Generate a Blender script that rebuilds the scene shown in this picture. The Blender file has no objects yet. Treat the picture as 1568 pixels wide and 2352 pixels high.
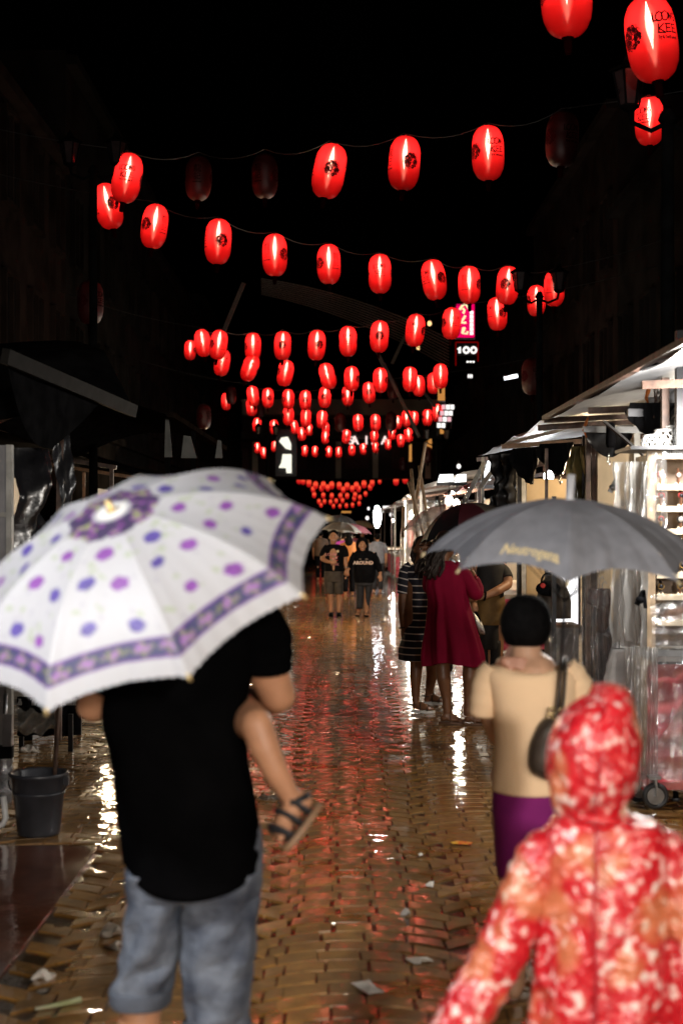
import bpy, math, random
import numpy as np
from mathutils import Vector, Matrix, Quaternion

random.seed(7)
rng = np.random.default_rng(7)
SC = bpy.context.scene
COL = SC.collection

# ------------------------------------------------------------------ camera, night sky, exposure
F, H, CX, HY = 3267.0, 1.72, 784.0, 1215.0          # focal length in measured pixels, eye height, vanishing point
cam_d = bpy.data.cameras.new('camera')
cam = bpy.data.objects.new('camera', cam_d)
COL.objects.link(cam)
cam.location = (0, 0, H)
cam.rotation_euler = (math.pi / 2, 0, 0)
cam_d.lens = 50
cam_d.sensor_width = 36
cam_d.sensor_fit = 'AUTO'
cam_d.shift_y = 39 / 2352
cam_d.clip_start = 0.05
cam_d.clip_end = 1200
cam_d.dof.use_dof = True
cam_d.dof.focus_distance = 13.5
cam_d.dof.aperture_fstop = 2.25
SC.camera = cam

W = bpy.data.worlds.new('World')
SC.world = W
W.use_nodes = True
nt = W.node_tree
nt.nodes.clear()
sky = nt.nodes.new('ShaderNodeTexSky')
sky.sky_type = 'NISHITA'
sky.sun_disc = False
sky.sun_elevation = math.radians(-4)
sky.sun_rotation = math.radians(200)
bgn = nt.nodes.new('ShaderNodeBackground')
bgn.inputs['Strength'].default_value = 0.004
wo = nt.nodes.new('ShaderNodeOutputWorld')
nt.links.new(sky.outputs[0], bgn.inputs[0])
nt.links.new(bgn.outputs[0], wo.inputs[0])

SC.view_settings.view_transform = 'Standard'
SC.view_settings.look = 'None'
SC.view_settings.gamma = 1
SC.view_settings.exposure = 0
SC.view_settings.use_curve_mapping = False
SC.cycles.use_denoising = True
SC.cycles.max_bounces = 8
SC.cycles.diffuse_bounces = 2
SC.cycles.glossy_bounces = 4
SC.cycles.transparent_max_bounces = 24
SC.cycles.sample_clamp_indirect = 6
SC.cycles.caustics_reflective = False
SC.cycles.caustics_refractive = False
SC.cycles.use_light_tree = True

# ------------------------------------------------------------------ helpers
def P(x, y, Y):
    """Measured photo position at distance Y -> a point in metres."""
    return Vector(((x - CX) * Y / F, Y, H - (y - HY) * Y / F))

def gY(y):
    return F * H / (y - HY)

class MB:
    def __init__(self):
        self.v, self.f, self.c = [], [], None
    def add(self, vs, fs):
        o = len(self.v)
        self.v.extend([tuple(p) for p in vs])
        self.f.extend([tuple(i + o for i in q) for q in fs])
        return self
    def box(self, c, s, rot=None):
        x, y, z = s[0] / 2, s[1] / 2, s[2] / 2
        vs = [Vector(p) for p in ((-x, -y, -z), (x, -y, -z), (x, y, -z), (-x, y, -z), (-x, -y, z), (x, -y, z), (x, y, z), (-x, y, z))]
        if rot is not None:
            vs = [rot @ p for p in vs]
        c = Vector(c)
        return self.add([p + c for p in vs], [(0, 3, 2, 1), (4, 5, 6, 7), (0, 1, 5, 4), (1, 2, 6, 5), (2, 3, 7, 6), (3, 0, 4, 7)])
    def bar(self, a, b, w, h=None):
        a, b = Vector(a), Vector(b)
        h = h or w
        d = b - a
        q = Vector((0, 0, 1)).rotation_difference(d.normalized()).to_matrix()
        return self.box((a + b) / 2, (w, h, d.length), q)
    def tube(self, pts, rad, n=10, caps=True, flat=1.0):
        pts = [Vector(p) for p in pts]
        if not hasattr(rad, '__len__'):
            rad = [rad] * len(pts)
        t0 = (pts[1] - pts[0]).normalized()
        ref = Vector((0, 0, 1)) if abs(t0.z) < .9 else Vector((1, 0, 0))
        u = t0.cross(ref).normalized()
        vs, fs = [], []
        m = len(pts)
        for i, p in enumerate(pts):
            t = (pts[min(i + 1, m - 1)] - pts[max(i - 1, 0)]).normalized()
            u = (u - t * u.dot(t)).normalized()
            w = t.cross(u)
            for k in range(n):
                a = 2 * math.pi * k / n
                vs.append(p + (u * math.cos(a) + w * math.sin(a) * flat) * rad[i])
        for i in range(m - 1):
            for k in range(n):
                k2 = (k + 1) % n
                fs.append((i * n + k, i * n + k2, (i + 1) * n + k2, (i + 1) * n + k))
        if caps:
            fs.append(tuple(range(n - 1, -1, -1)))
            fs.append(tuple((m - 1) * n + k for k in range(n)))
        return self.add(vs, fs)
    def ell(self, c, r, rot=None, nu=16, nv=10):
        c = Vector(c)
        if not hasattr(r, '__len__'):
            r = (r, r, r)
        vs, fs = [], []
        for j in range(1, nv):
            th = math.pi * j / nv
            for k in range(nu):
                a = 2 * math.pi * k / nu
                p = Vector((r[0] * math.sin(th) * math.cos(a), r[1] * math.sin(th) * math.sin(a), r[2] * math.cos(th)))
                vs.append(c + (rot @ p if rot is not None else p))
        top = Vector((0, 0, r[2]))
        if rot is not None:
            top = rot @ top
        vs += [c + top, c - top]
        T, B = len(vs) - 2, len(vs) - 1
        for j in range(nv - 2):
            for k in range(nu):
                k2 = (k + 1) % nu
                fs.append((j * nu + k, (j + 1) * nu + k, (j + 1) * nu + k2, j * nu + k2))
        for k in range(nu):
            k2 = (k + 1) % nu
            fs.append((T, k, k2))
            fs.append((B, (nv - 2) * nu + k2, (nv - 2) * nu + k))
        return self.add(vs, fs)
    def cone(self, a, ra, b, rb, n=14):
        """Round cone: a limb segment with ball ends."""
        a, b = Vector(a), Vector(b)
        d = b - a
        if d.length < 1e-5:
            return self.ell(a, ra, nu=n, nv=8)
        t = d.normalized()
        pts, rad = [], []
        for k in (-0.98, -.8, -.5, 0):
            pts.append(a + t * ra * k); rad.append(ra * math.sqrt(max(0.01, 1 - k * k)))
        for k in (0, .5, .8, .98):
            pts.append(b + t * rb * k); rad.append(rb * math.sqrt(max(0.01, 1 - k * k)))
        return self.tube(pts, rad, n)
    def chain(self, pr, n=14):
        """pr: list of (Vector, radius)."""
        for (a, ra), (b, rb) in zip(pr[:-1], pr[1:]):
            self.cone(a, ra, b, rb, n)
        return self
    def grid(self, fn, nu, nv, close=False):
        vs = [fn(i / nu, j / nv) for j in range(nv + 1) for i in range(nu + 1)]
        fs = [(j * (nu + 1) + i, j * (nu + 1) + i + 1, (j + 1) * (nu + 1) + i + 1, (j + 1) * (nu + 1) + i) for j in range(nv) for i in range(nu)]
        return self.add(vs, fs)
    def lathe(self, prof, c=(0, 0, 0), n=24):
        c = Vector(c)
        vs, fs = [], []
        for r, z in prof:
            for k in range(n):
                a = 2 * math.pi * k / n
                vs.append(c + Vector((r * math.cos(a), r * math.sin(a), z)))
        for j in range(len(prof) - 1):
            for k in range(n):
                k2 = (k + 1) % n
                fs.append((j * n + k, j * n + k2, (j + 1) * n + k2, (j + 1) * n + k))
        return self.add(vs, fs)
    def poly(self, pts, nrm, th):
        """Flat outline with thickness th along nrm."""
        nrm = Vector(nrm)
        n = len(pts)
        vs = [Vector(p) for p in pts] + [Vector(p) + nrm * th for p in pts]
        fs = [tuple(range(n)), tuple(range(2 * n - 1, n - 1, -1))] + [(i, i + n, (i + 1) % n + n, (i + 1) % n) for i in range(n)]
        return self.add(vs, fs)
    def mesh(self, name, smooth=True, cols=None):
        me = bpy.data.meshes.new(name)
        me.from_pydata(self.v, [], self.f)
        me.update()
        if smooth:
            me.polygons.foreach_set('use_smooth', [True] * len(me.polygons))
        if cols is not None:
            at = me.color_attributes.new('Col', 'FLOAT_COLOR', 'POINT')
            at.data.foreach_set('color', np.asarray(cols, dtype=np.float32).ravel())
        return me
    def build(self, name, mat, parent=None, smooth=True, cols=None, loc=None):
        if parent is not None and loc is None:
            o = parent
            off = Vector((0, 0, 0))
            while o is not None:
                off += o.location
                o = o.parent
            self.v = [(x - off.x, y - off.y, z - off.z) for x, y, z in self.v]
        me = self.mesh(name, smooth, cols)
        if mat is not None:
            me.materials.append(mat)
        return link(me, name, parent, loc)

def link(me, name, parent=None, loc=None):
    o = bpy.data.objects.new(name, me)
    COL.objects.link(o)
    if parent is not None:
        o.parent = parent
    if loc is not None:
        o.location = loc
    return o

def tag(o, label=None, cat=None, group=None, kind=None):
    if label: o['label'] = label
    if cat: o['category'] = cat
    if group: o['group'] = group
    if kind: o['kind'] = kind
    return o

def thing(name, label, cat, loc=(0, 0, 0), group=None):
    o = bpy.data.objects.new(name, None)
    COL.objects.link(o)
    o.location = loc
    o.empty_display_size = .1
    return tag(o, label, cat, group)

def evaluated(mb, voxel, smooth=4, name='body'):
    """One continuous skin grown round the joined shapes."""
    me = mb.mesh('tmp')
    o = bpy.data.objects.new('tmp', me)
    COL.objects.link(o)
    m = o.modifiers.new('r', 'REMESH'); m.mode = 'VOXEL'; m.voxel_size = voxel; m.use_smooth_shade = True
    s = o.modifiers.new('s', 'SMOOTH'); s.iterations = smooth; s.factor = .5
    dg = bpy.context.evaluated_depsgraph_get()
    out = bpy.data.meshes.new_from_object(o.evaluated_get(dg))
    bpy.data.objects.remove(o)
    out.name = name
    return out

def body(mb, mat, parent, voxel=.008, smooth=4, name='body'):
    off = parent.location
    mb.v = [(x - off.x, y - off.y, z - off.z) for x, y, z in mb.v]
    me = evaluated(mb, voxel, smooth, name)
    me.materials.clear()
    me.materials.append(mat)
    return link(me, name, parent)

def catmull(rows, m):
    a = np.array(rows, float)
    n = len(a)
    out = []
    for i in range(n - 1):
        p0, p1, p2, p3 = a[max(i - 1, 0)], a[i], a[i + 1], a[min(i + 2, n - 1)]
        for k in range(m):
            t = k / m
            out.append(.5 * (2 * p1 + (p2 - p0) * t + (2 * p0 - 5 * p1 + 4 * p2 - p3) * t * t + (3 * p1 - p0 - 3 * p2 + p3) * t ** 3))
    out.append(a[-1])
    return np.array(out)

def garment(mb, Y, rows, N=56, m=5, e=2.3, fold=0.0, nf=7, ph=0.0, hem=None, top_cap=True, bottom_cap=True, tw=0.6, wrinkle=0.0, seed=0):
    """Cloth worn round a body: rows (y, x_left, x_right, depth_m, dY) measured in the photo at distance Y; depth = half thickness."""
    R = catmull([(r[0], r[1], r[2], r[3], r[4] if len(r) > 4 else 0) for r in rows], m)
    vs, fs = [], []
    M = len(R)
    rs = np.random.default_rng(seed)
    wav = [(rs.uniform(2, 6), rs.uniform(8, 26), rs.uniform(0, 6), rs.uniform(.4, 1)) for _ in range(7)]
    for i, (y, xl, xr, dep, dY) in enumerate(R):
        t = i / (M - 1)
        c = P((xl + xr) / 2, y, Y)
        rx = (xr - xl) / 2 * Y / F
        for k in range(N):
            a = 2 * math.pi * k / N
            ca, sa = math.cos(a), math.sin(a)
            fx = math.copysign(abs(ca) ** (2 / e), ca)
            fy = math.copysign(abs(sa) ** (2 / e), sa)
            q = 1 + fold * t ** 1.5 * (math.sin(nf * a + ph + tw * t * 6) + .5 * math.sin(nf * 1.7 * a + 2 * ph - 3 * t))
            if wrinkle:
                q += wrinkle * sum(w3 * math.sin(w0 * a + w1 * t + w2) for w0, w1, w2, w3 in wav) / 3
            z = c.z + (hem(a) * max(0, t - .75) * 4 if hem else 0)
            vs.append((c.x + rx * fx * q, Y + dY + dep * fy * q, z))
    for i in range(M - 1):
        for k in range(N):
            k2 = (k + 1) % N
            fs.append((i * N + k, (i + 1) * N + k, (i + 1) * N + k2, i * N + k2))
    if top_cap: fs.append(tuple(range(N)))
    if bottom_cap: fs.append(tuple((M - 1) * N + k for k in range(N - 1, -1, -1)))
    return mb.add(vs, fs)

def sleeve(mb, pts, n=20, m=5, wr=0.0, seed=1):
    """pts: (Vector, radius) control points -> smooth tapering cloth tube."""
    a = catmull([(p.x, p.y, p.z, r) for p, r in pts], m)
    rs = np.random.default_rng(seed)
    rad = [r * (1 + wr * math.sin(i * 1.9 + rs.uniform(0, 1.5))) for i, r in enumerate(a[:, 3])]
    return mb.tube([Vector(q[:3]) for q in a], rad, n)

# ------------------------------------------------------------------ materials
MATS = {}
def new_mat(name):
    m = bpy.data.materials.new(name)
    m.use_nodes = True
    m.node_tree.nodes.clear()
    return m, m.node_tree

def N_(t, kind, **kw):
    n = t.nodes.new(kind)
    for k, v in kw.items():
        if k in n.inputs: n.inputs[k].default_value = v
        else: setattr(n, k, v)
    return n

def pmat(name, col, rough=.6, var=.25, scale=8, metal=0, spec=.5, bump=0, bscale=60, coat=0, attr=False, sheen=0, emit=None, col2=None, trans=0, bdist=.01):
    """Plain surface: Principled with noise mottling of colour and a little relief."""
    if name in MATS: return MATS[name]
    m, t = new_mat(name)
    o = N_(t, 'ShaderNodeOutputMaterial')
    b = N_(t, 'ShaderNodeBsdfPrincipled')
    t.links.new(b.outputs[0], o.inputs[0])
    b.inputs['Roughness'].default_value = rough
    b.inputs['Metallic'].default_value = metal
    b.inputs['Specular IOR Level'].default_value = spec
    b.inputs['Coat Weight'].default_value = coat
    if coat: b.inputs['Coat Roughness'].default_value = .1
    b.inputs['Sheen Weight'].default_value = sheen
    tc = N_(t, 'ShaderNodeTexCoord')
    nz = N_(t, 'ShaderNodeTexNoise', Scale=scale, Detail=4)
    t.links.new(tc.outputs['Object'], nz.inputs['Vector'])
    if attr:
        at = N_(t, 'ShaderNodeVertexColor', layer_name='Col')
        src = at.outputs[0]
        mx = N_(t, 'ShaderNodeMixRGB', blend_type='MULTIPLY')
        mx.inputs[0].default_value = 1
        rp = N_(t, 'ShaderNodeMapRange')
        rp.inputs['To Min'].default_value = 1 - var
        rp.inputs['To Max'].default_value = 1 + var
        t.links.new(nz.outputs[0], rp.inputs[0])
        t.links.new(src, mx.inputs[1]); t.links.new(rp.outputs[0], mx.inputs[2])
        t.links.new(mx.outputs[0], b.inputs['Base Color'])
    else:
        cr = N_(t, 'ShaderNodeValToRGB')
        c = np.array(col)
        c2 = np.array(col2) if col2 is not None else np.minimum(c * (1 + var), 1)
        c1 = c if col2 is not None else c * (1 - var)
        cr.color_ramp.elements[0].color = (*c1, 1); cr.color_ramp.elements[0].position = .35
        cr.color_ramp.elements[1].color = (*c2, 1); cr.color_ramp.elements[1].position = .65
        t.links.new(nz.outputs[0], cr.inputs[0])
        t.links.new(cr.outputs[0], b.inputs['Base Color'])
    if bump:
        n2 = N_(t, 'ShaderNodeTexNoise', Scale=bscale, Detail=3)
        t.links.new(tc.outputs['Object'], n2.inputs['Vector'])
        bp = N_(t, 'ShaderNodeBump', Strength=bump, Distance=bdist)
        t.links.new(n2.outputs[0], bp.inputs['Height'])
        t.links.new(bp.outputs[0], b.inputs['Normal'])
    if trans:
        tr = N_(t, 'ShaderNodeBsdfTranslucent')
        src = b.inputs['Base Color'].links[0].from_socket
        t.links.new(src, tr.inputs[0])
        ms = N_(t, 'ShaderNodeMixShader'); ms.inputs[0].default_value = trans
        t.links.new(b.outputs[0], ms.inputs[1]); t.links.new(tr.outputs[0], ms.inputs[2])
        t.links.new(ms.outputs[0], o.inputs[0])
    MATS[name] = m
    return m

def glow(name, col, strength):
    if name in MATS: return MATS[name]
    m, t = new_mat(name)
    o = N_(t, 'ShaderNodeOutputMaterial')
    e = N_(t, 'ShaderNodeEmission', Strength=strength)
    e.inputs[0].default_value = (*col, 1)
    t.links.new(e.outputs[0], o.inputs[0])
    MATS[name] = m
    return m

def plastic(name, tint=(.9, .9, .9), opac=.3, gloss=.25, rough=.12, bump=.6, bscale=14):
    """Clear wrinkled plastic sheet: mostly see-through, milky film, sharp glints."""
    if name in MATS: return MATS[name]
    m, t = new_mat(name)
    o = N_(t, 'ShaderNodeOutputMaterial')
    tr = N_(t, 'ShaderNodeBsdfTransparent'); tr.inputs[0].default_value = (*tint, 1)
    df = N_(t, 'ShaderNodeBsdfTranslucent'); df.inputs[0].default_value = (*[c * .8 for c in tint], 1)
    d2 = N_(t, 'ShaderNodeBsdfDiffuse'); d2.inputs[0].default_value = (*[c * .6 for c in tint], 1)
    gl = N_(t, 'ShaderNodeBsdfGlossy', Roughness=rough)
    tc = N_(t, 'ShaderNodeTexCoord')
    nz = N_(t, 'ShaderNodeTexNoise', Scale=bscale, Detail=4, Distortion=1.2)
    t.links.new(tc.outputs['Object'], nz.inputs[0])
    bp = N_(t, 'ShaderNodeBump', Strength=bump, Distance=.03)
    t.links.new(nz.outputs[0], bp.inputs['Height'])
    t.links.new(bp.outputs[0], gl.inputs['Normal'])
    m0 = N_(t, 'ShaderNodeMixShader'); m0.inputs[0].default_value = .5
    t.links.new(df.outputs[0], m0.inputs[1]); t.links.new(d2.outputs[0], m0.inputs[2])
    m1 = N_(t, 'ShaderNodeMixShader'); m1.inputs[0].default_value = opac
    t.links.new(tr.outputs[0], m1.inputs[1]); t.links.new(m0.outputs[0], m1.inputs[2])
    m2 = N_(t, 'ShaderNodeMixShader'); m2.inputs[0].default_value = gloss
    t.links.new(m1.outputs[0], m2.inputs[1]); t.links.new(gl.outputs[0], m2.inputs[2])
    t.links.new(m2.outputs[0], o.inputs[0])
    MATS[name] = m
    return m

def wet_mat(name, c1, c2, scale=6, rough=.16, b1=.35, s1=38, b2=.5, s2=7, dark=.5):
    """Rain-wet stone: mottled colour under a film of water, rippled on two scales."""
    m, t = new_mat(name)
    o = N_(t, 'ShaderNodeOutputMaterial')
    b = N_(t, 'ShaderNodeBsdfPrincipled')
    b.inputs['Specular IOR Level'].default_value = .5
    b.inputs['Coat Weight'].default_value = 1
    b.inputs['Coat Roughness'].default_value = .02
    b.inputs['Coat IOR'].default_value = 1.45
    t.links.new(b.outputs[0], o.inputs[0])
    g = N_(t, 'ShaderNodeNewGeometry')
    nz = N_(t, 'ShaderNodeTexNoise', Scale=scale, Detail=5, Roughness=.65)
    t.links.new(g.outputs['Position'], nz.inputs['Vector'])
    cr = N_(t, 'ShaderNodeValToRGB')
    cr.color_ramp.elements[0].color = (*[c * dark for c in c1], 1); cr.color_ramp.elements[0].position = .3
    cr.color_ramp.elements[1].color = (*c2, 1); cr.color_ramp.elements[1].position = .7
    t.links.new(nz.outputs[0], cr.inputs[0])
    info = N_(t, 'ShaderNodeObjectInfo')
    hs = N_(t, 'ShaderNodeHueSaturation')
    mr = N_(t, 'ShaderNodeMapRange'); mr.inputs['To Min'].default_value = .7; mr.inputs['To Max'].default_value = 1.25
    t.links.new(info.outputs['Random'], mr.inputs[0])
    t.links.new(mr.outputs[0], hs.inputs['Value'])
    t.links.new(cr.outputs[0], hs.inputs['Color'])
    t.links.new(hs.outputs[0], b.inputs['Base Color'])
    n3 = N_(t, 'ShaderNodeTexNoise', Scale=2.3, Detail=3)
    t.links.new(g.outputs['Position'], n3.inputs['Vector'])
    rr = N_(t, 'ShaderNodeMapRange'); rr.inputs['From Min'].default_value = .35; rr.inputs['From Max'].default_value = .65
    rr.inputs['To Min'].default_value = rough * .5; rr.inputs['To Max'].default_value = rough * 1.7
    t.links.new(n3.outputs[0], rr.inputs[0]); t.links.new(rr.outputs[0], b.inputs['Roughness'])
    na = N_(t, 'ShaderNodeTexNoise', Scale=s1, Detail=3, Roughness=.6)
    nb = N_(t, 'ShaderNodeTexNoise', Scale=s2, Detail=2)
    t.links.new(g.outputs['Position'], na.inputs['Vector']); t.links.new(g.outputs['Position'], nb.inputs['Vector'])
    ba = N_(t, 'ShaderNodeBump', Strength=b1, Distance=.004)
    bb = N_(t, 'ShaderNodeBump', Strength=b2, Distance=.012)
    t.links.new(na.outputs[0], ba.inputs['Height']); t.links.new(nb.outputs[0], bb.inputs['Height'])
    t.links.new(bb.outputs[0], ba.inputs['Normal'])
    t.links.new(ba.outputs[0], b.inputs['Normal'])
    t.links.new(ba.outputs[0], b.inputs['Coat Normal'])
    return m

BLACK = pmat('black_cloth', (.005, .005, .006), .85, .3, spec=.04, bump=.2)
DARKMETAL = pmat('dark_metal', (.02, .02, .022), .4, .3, metal=.6)
STEEL = pmat('steel', (.35, .36, .37), .3, .2, metal=.9)
RUST = pmat('rusty_post', (.09, .05, .035), .55, .4, scale=14, bump=.3)
TARP = pmat('black_tarp', (.008, .008, .009), .36, .3, spec=.35, bump=.5, bscale=9)
DULL = pmat('dull_black_canvas', (.006, .006, .0065), .8, .3, spec=0, bump=.4, bscale=9)
WHITE = pmat('white_plastic', (.75, .75, .74), .4, .1)
CREAM = pmat('cream_board', (.55, .42, .26), .6, .12, scale=3)
WOOD = pmat('pale_wood', (.42, .3, .19), .5, .25, scale=12)
SKIN = pmat('tan_skin', (.40, .20, .11), .5, .08, spec=.4, scale=20)
SKINL = pmat('light_skin', (.52, .30, .19), .5, .08, spec=.4, scale=20)
SKIND = pmat('brown_skin', (.20, .09, .045), .42, .1, spec=.5, scale=20)
HAIR = pmat('black_hair', (.003, .0027, .0027), .8, .4, spec=.06, scale=60, bump=.6, bscale=120)
CURL = pmat('dark_brown_hair', (.018, .009, .006), .5, .5, scale=40, bump=.8, bscale=90)
LAMP = glow('lamp_white', (1, .97, .92), 60)
LAMPC = glow('lamp_cool', (.95, .98, 1), 30)

def lamp(parent_loc, power, col=(1, .9, .75), radius=.06):
    l = bpy.data.lights.new('lamp_light', 'POINT')
    l.energy = power
    l.color = col
    l.shadow_soft_size = radius
    return l

def stall_lamp(loc, power, col, label, visible_r=.06, tube=None, cord=.35):
    """Bare market bulb (or fluorescent tube) on a cord with a holder."""
    loc = Vector(loc)
    t = thing('stall_lamp', label, 'lamp', loc)
    g = glow('lamp_%d_%d' % (int(col[2] * 100), 0), col, 40)
    if tube is None:
        MB().ell(loc, (visible_r, visible_r, visible_r * 1.25)).build('bulb', g, t)
        MB().lathe([(.012, .06), (.024, .06), (.028, .12), (.01, .14)], loc + Vector((0, 0, visible_r * .4))).build('lamp_holder', DARKMETAL, t)
        MB().tube([loc + Vector((0, 0, .1)), loc + Vector((0.01, 0, cord))], .006, 6).build('cord', DARKMETAL, t)
    else:
        d = Vector(tube)
        MB().tube([loc - d / 2, loc + d / 2], .02, 8).build('bulb', g, t)
        MB().bar(loc - d * .52 + Vector((0, 0, .045)), loc + d * .52 + Vector((0, 0, .045)), .05).build('lamp_holder', WHITE, t)
    l = lamp(loc, power, col, .08)
    lo = bpy.data.objects.new('lamp_light', l)
    COL.objects.link(lo)
    lo.parent = t
    lo.location = (0, 0, -visible_r * 1.6 if tube is None else -.06)
    return t

# ------------------------------------------------------------------ ground
WETP = wet_mat('wet_pavers', (.27, .125, .028), (.37, .185, .043), 11, rough=.45, dark=.65, b1=.03, s1=90, b2=.085, s2=15)
WETS = wet_mat('wet_red_slab', (.13, .045, .022), (.19, .065, .035), 3, rough=.13, b1=.2, s1=24, b2=.35, s2=4)
JOINT = wet_mat('wet_joint', (.045, .025, .010), (.07, .038, .014), 20, rough=.25)
WETF = wet_mat('wet_street_far', (.2, .105, .034), (.28, .15, .05), 5, rough=.42, b1=.06, s1=40, b2=.15, s2=10)

g = MB().grid(lambda u, v: Vector((-70 + 140 * u, -20 + 420 * v, -.0080)), 1, 1).build('ground', JOINT, smooth=False)
tag(g, kind='structure')
street = MB().grid(lambda u, v: Vector((-6 + 76 * u, 36.02 + 340 * v, 0)), 1, 1).build('street', WETF, smooth=False)
tag(street, kind='structure')
side = MB()
for i in range(5):
    for j in range(3):
        x1 = -1.31 - j * 3.0
        side.box((x1 - 1.49, -8.25 + i * 3.2 + 1.59, -.02), (2.98, 3.18, .04 + .0004 * ((i * 7 + j) % 5)))
side.build('pavement', WETS, smooth=False)
tag(bpy.data.objects['pavement'], kind='structure')

# fan-laid pavers: arcs 0.76 m wide, each stone a piece of its own where the photograph shows it
AW, PITCH, NS = .80, .138, 5
AR = AW / 2 / math.sin(math.radians(43))
BONDS = ([i / NS for i in range(NS + 1)], [0] + [(i + .5) / NS for i in range(0, NS)] + [1])
def slot_mesh(bond, j, jit):
    e = BONDS[bond]
    sw = 6 if bond else -6
    a0 = math.radians(-43 + sw + 86 * e[j]); a1 = math.radians(-43 + sw + 86 * e[j + 1])
    rr = np.random.default_rng(bond * 100 + j * 10 + jit)
    a0 += rr.uniform(-.010, .010); a1 += rr.uniform(-.010, .010)
    am = (a0 + a1) / 2
    gap = .0034
    k = 3
    sk = rr.uniform(-.003, .003)
    def pt(a, up, inset):
        x = AR * math.sin(a) + sk * up; y = AR * math.cos(a) - AR
        return Vector((x, y + (PITCH / 2 - inset) * up, 0))
    wob = [rr.uniform(-.0022, .0022) for _ in range(2 * k + 2)]
    def ring(ins, iy):
        aa0, aa1 = a0 + ins / AR, a1 - ins / AR
        return [pt(aa0 + (aa1 - aa0) * i / k, -1, iy + wob[i]) for i in range(k + 1)] + [pt(aa1 + (aa0 - aa1) * i / k, 1, iy + wob[k + 1 + i]) for i in range(k + 1)]
    r0, r1 = ring(gap, .0055), ring(gap + .003, .0095)
    n = len(r0)
    zj = [rr.uniform(-.0005, .0005) for _ in range(n)]
    mc = sum(r1, Vector()) / n
    vs = [p + Vector((0, 0, -.012)) for p in r0] + [p + Vector((0, 0, z)) for p, z in zip(r1, zj)] + [mc + Vector((0, 0, rr.uniform(-.0004, .0012)))]
    vs = [v - Vector((mc.x, mc.y, 0)) for v in vs]
    fs = [(i, (i + 1) % n, n + (i + 1) % n, n + i) for i in range(n)]
    fs += [(n + i, n + (i + 1) % n, 2 * n) for i in range(n)]
    return vs, fs, mc
slots = {(b_, j, q): slot_mesh(b_, j, q) for b_ in (0, 1) for j in range(len(BONDS[b_]) - 1) for q in range(3)}
smesh = {}
for k, (vs, fs, mc) in slots.items():
    me = MB().add(vs, fs).mesh('paver', False)
    me.materials.append(WETP)
    smesh[k] = me
YEND = 36.0
stones = []
for col in range(-6, 6):
    for row in range(0, 250):
        b_ = row % 2
        for j in range(len(BONDS[b_]) - 1):
            key = (b_, j, int(rng.integers(3)))
            mc = slots[key][2]
            x = .08 - AW / 2 + (col + .5) * AW + mc.x
            y = 3.0 + row * PITCH + mc.y + (PITCH / 2 if col % 2 else 0)
            x, y = x + .022 * math.sin(1.9 * y + .7) + .012 * math.sin(4.1 * y + 2 * x), y + .03 * math.sin(1.7 * x + .6 * y)
            if y > YEND - .07 or y < 3.1 or x > 3.2 or x < -4.2 or abs(x) > .26 * y + .8: continue
            if x < (-1.245 if y < 7.8 else -4.2): continue
            stones.append((y, x, key))
def shown(s):
    y, x = s[0], s[1]
    return y > 4.85 and abs(x) < .24 * y + .06 and not (-1.0 < x < -.19 and y < 5.6) and not (x > .62 and y < 5.3)
stones.sort()
vis = [s for s in stones if shown(s)][:297]
vset = set(vis)
for y, x, key in vis:
    o = link(smesh[key], 'paver', street, (x, y, rng.uniform(-.0015, .0015)))
    o.rotation_euler = (rng.normal() * .0065, rng.normal() * .0065, rng.normal() * .010)
rest = MB()
for s in stones:
    if s in vset: continue
    y, x, key = s
    vs, fs, mc = slots[key]
    M = Matrix.Translation((x, y, rng.uniform(-.0015, .0015))) @ Matrix.Rotation(rng.normal() * .0065, 4, 'X') @ Matrix.Rotation(rng.normal() * .0065, 4, 'Y')
    rest.add([M @ v for v in vs], fs)
pf = rest.build('paver_field', WETP, street, smooth=False)
tag(pf, kind='stuff')

# ------------------------------------------------------------------ buildings either side and across the far end
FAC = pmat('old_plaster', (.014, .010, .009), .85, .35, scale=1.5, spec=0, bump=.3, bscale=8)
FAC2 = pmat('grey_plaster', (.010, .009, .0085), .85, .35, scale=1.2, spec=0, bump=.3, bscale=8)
GLASS = pmat('dark_glass', (.008, .009, .011), .12, .2, spec=.6)
def building(side_, y0, y1, h, mt, label, x=6.2):
    cx = side_ * (x + 3)
    t = thing('shop_building', label, 'building', (cx, (y0 + y1) / 2, 0))
    MB().box((cx, (y0 + y1) / 2, h / 2), (6, y1 - y0 - .02, h)).build('wall', mt, t, smooth=False)
    f = side_ * x
    MB().box((f, (y0 + y1) / 2, h - .2), (.5, y1 - y0 - .06, .22)).build('cornice', mt, t, smooth=False)
    MB().box((f, (y0 + y1) / 2, 4.1), (.36, y1 - y0 - .06, .18)).build('string_course', mt, t, smooth=False)
    n = max(2, int((y1 - y0) / 2.2))
    for r in range(2):
        for i in range(n):
            yy = y0 + (i + .5) * (y1 - y0) / n
            z = 5.6 + r * 3.0
            if z + 1 > h: continue
            fr = MB()
            for dz in (-.85, .85): fr.box((f - side_ * .04, yy, z + dz), (.16, 1.15, .09))
            for dy in (-.53, 0, .53): fr.box((f - side_ * .035, yy + dy, z), (.14, .07, 1.61))
            w = fr.build('window', mt, t, smooth=False)
            MB().box((f - side_ * .012, yy, z), (.02, 1.0, 1.6)).build('pane', GLASS, w, smooth=False)
    return t
ylist = [(-6, 9, 10.5), (9, 21, 12), (21, 32, 10), (32, 46, 12.5), (46, 62, 11), (62, 88, 12)]
words = ['tall', 'plain', 'low', 'long', 'broad', 'far']
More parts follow.
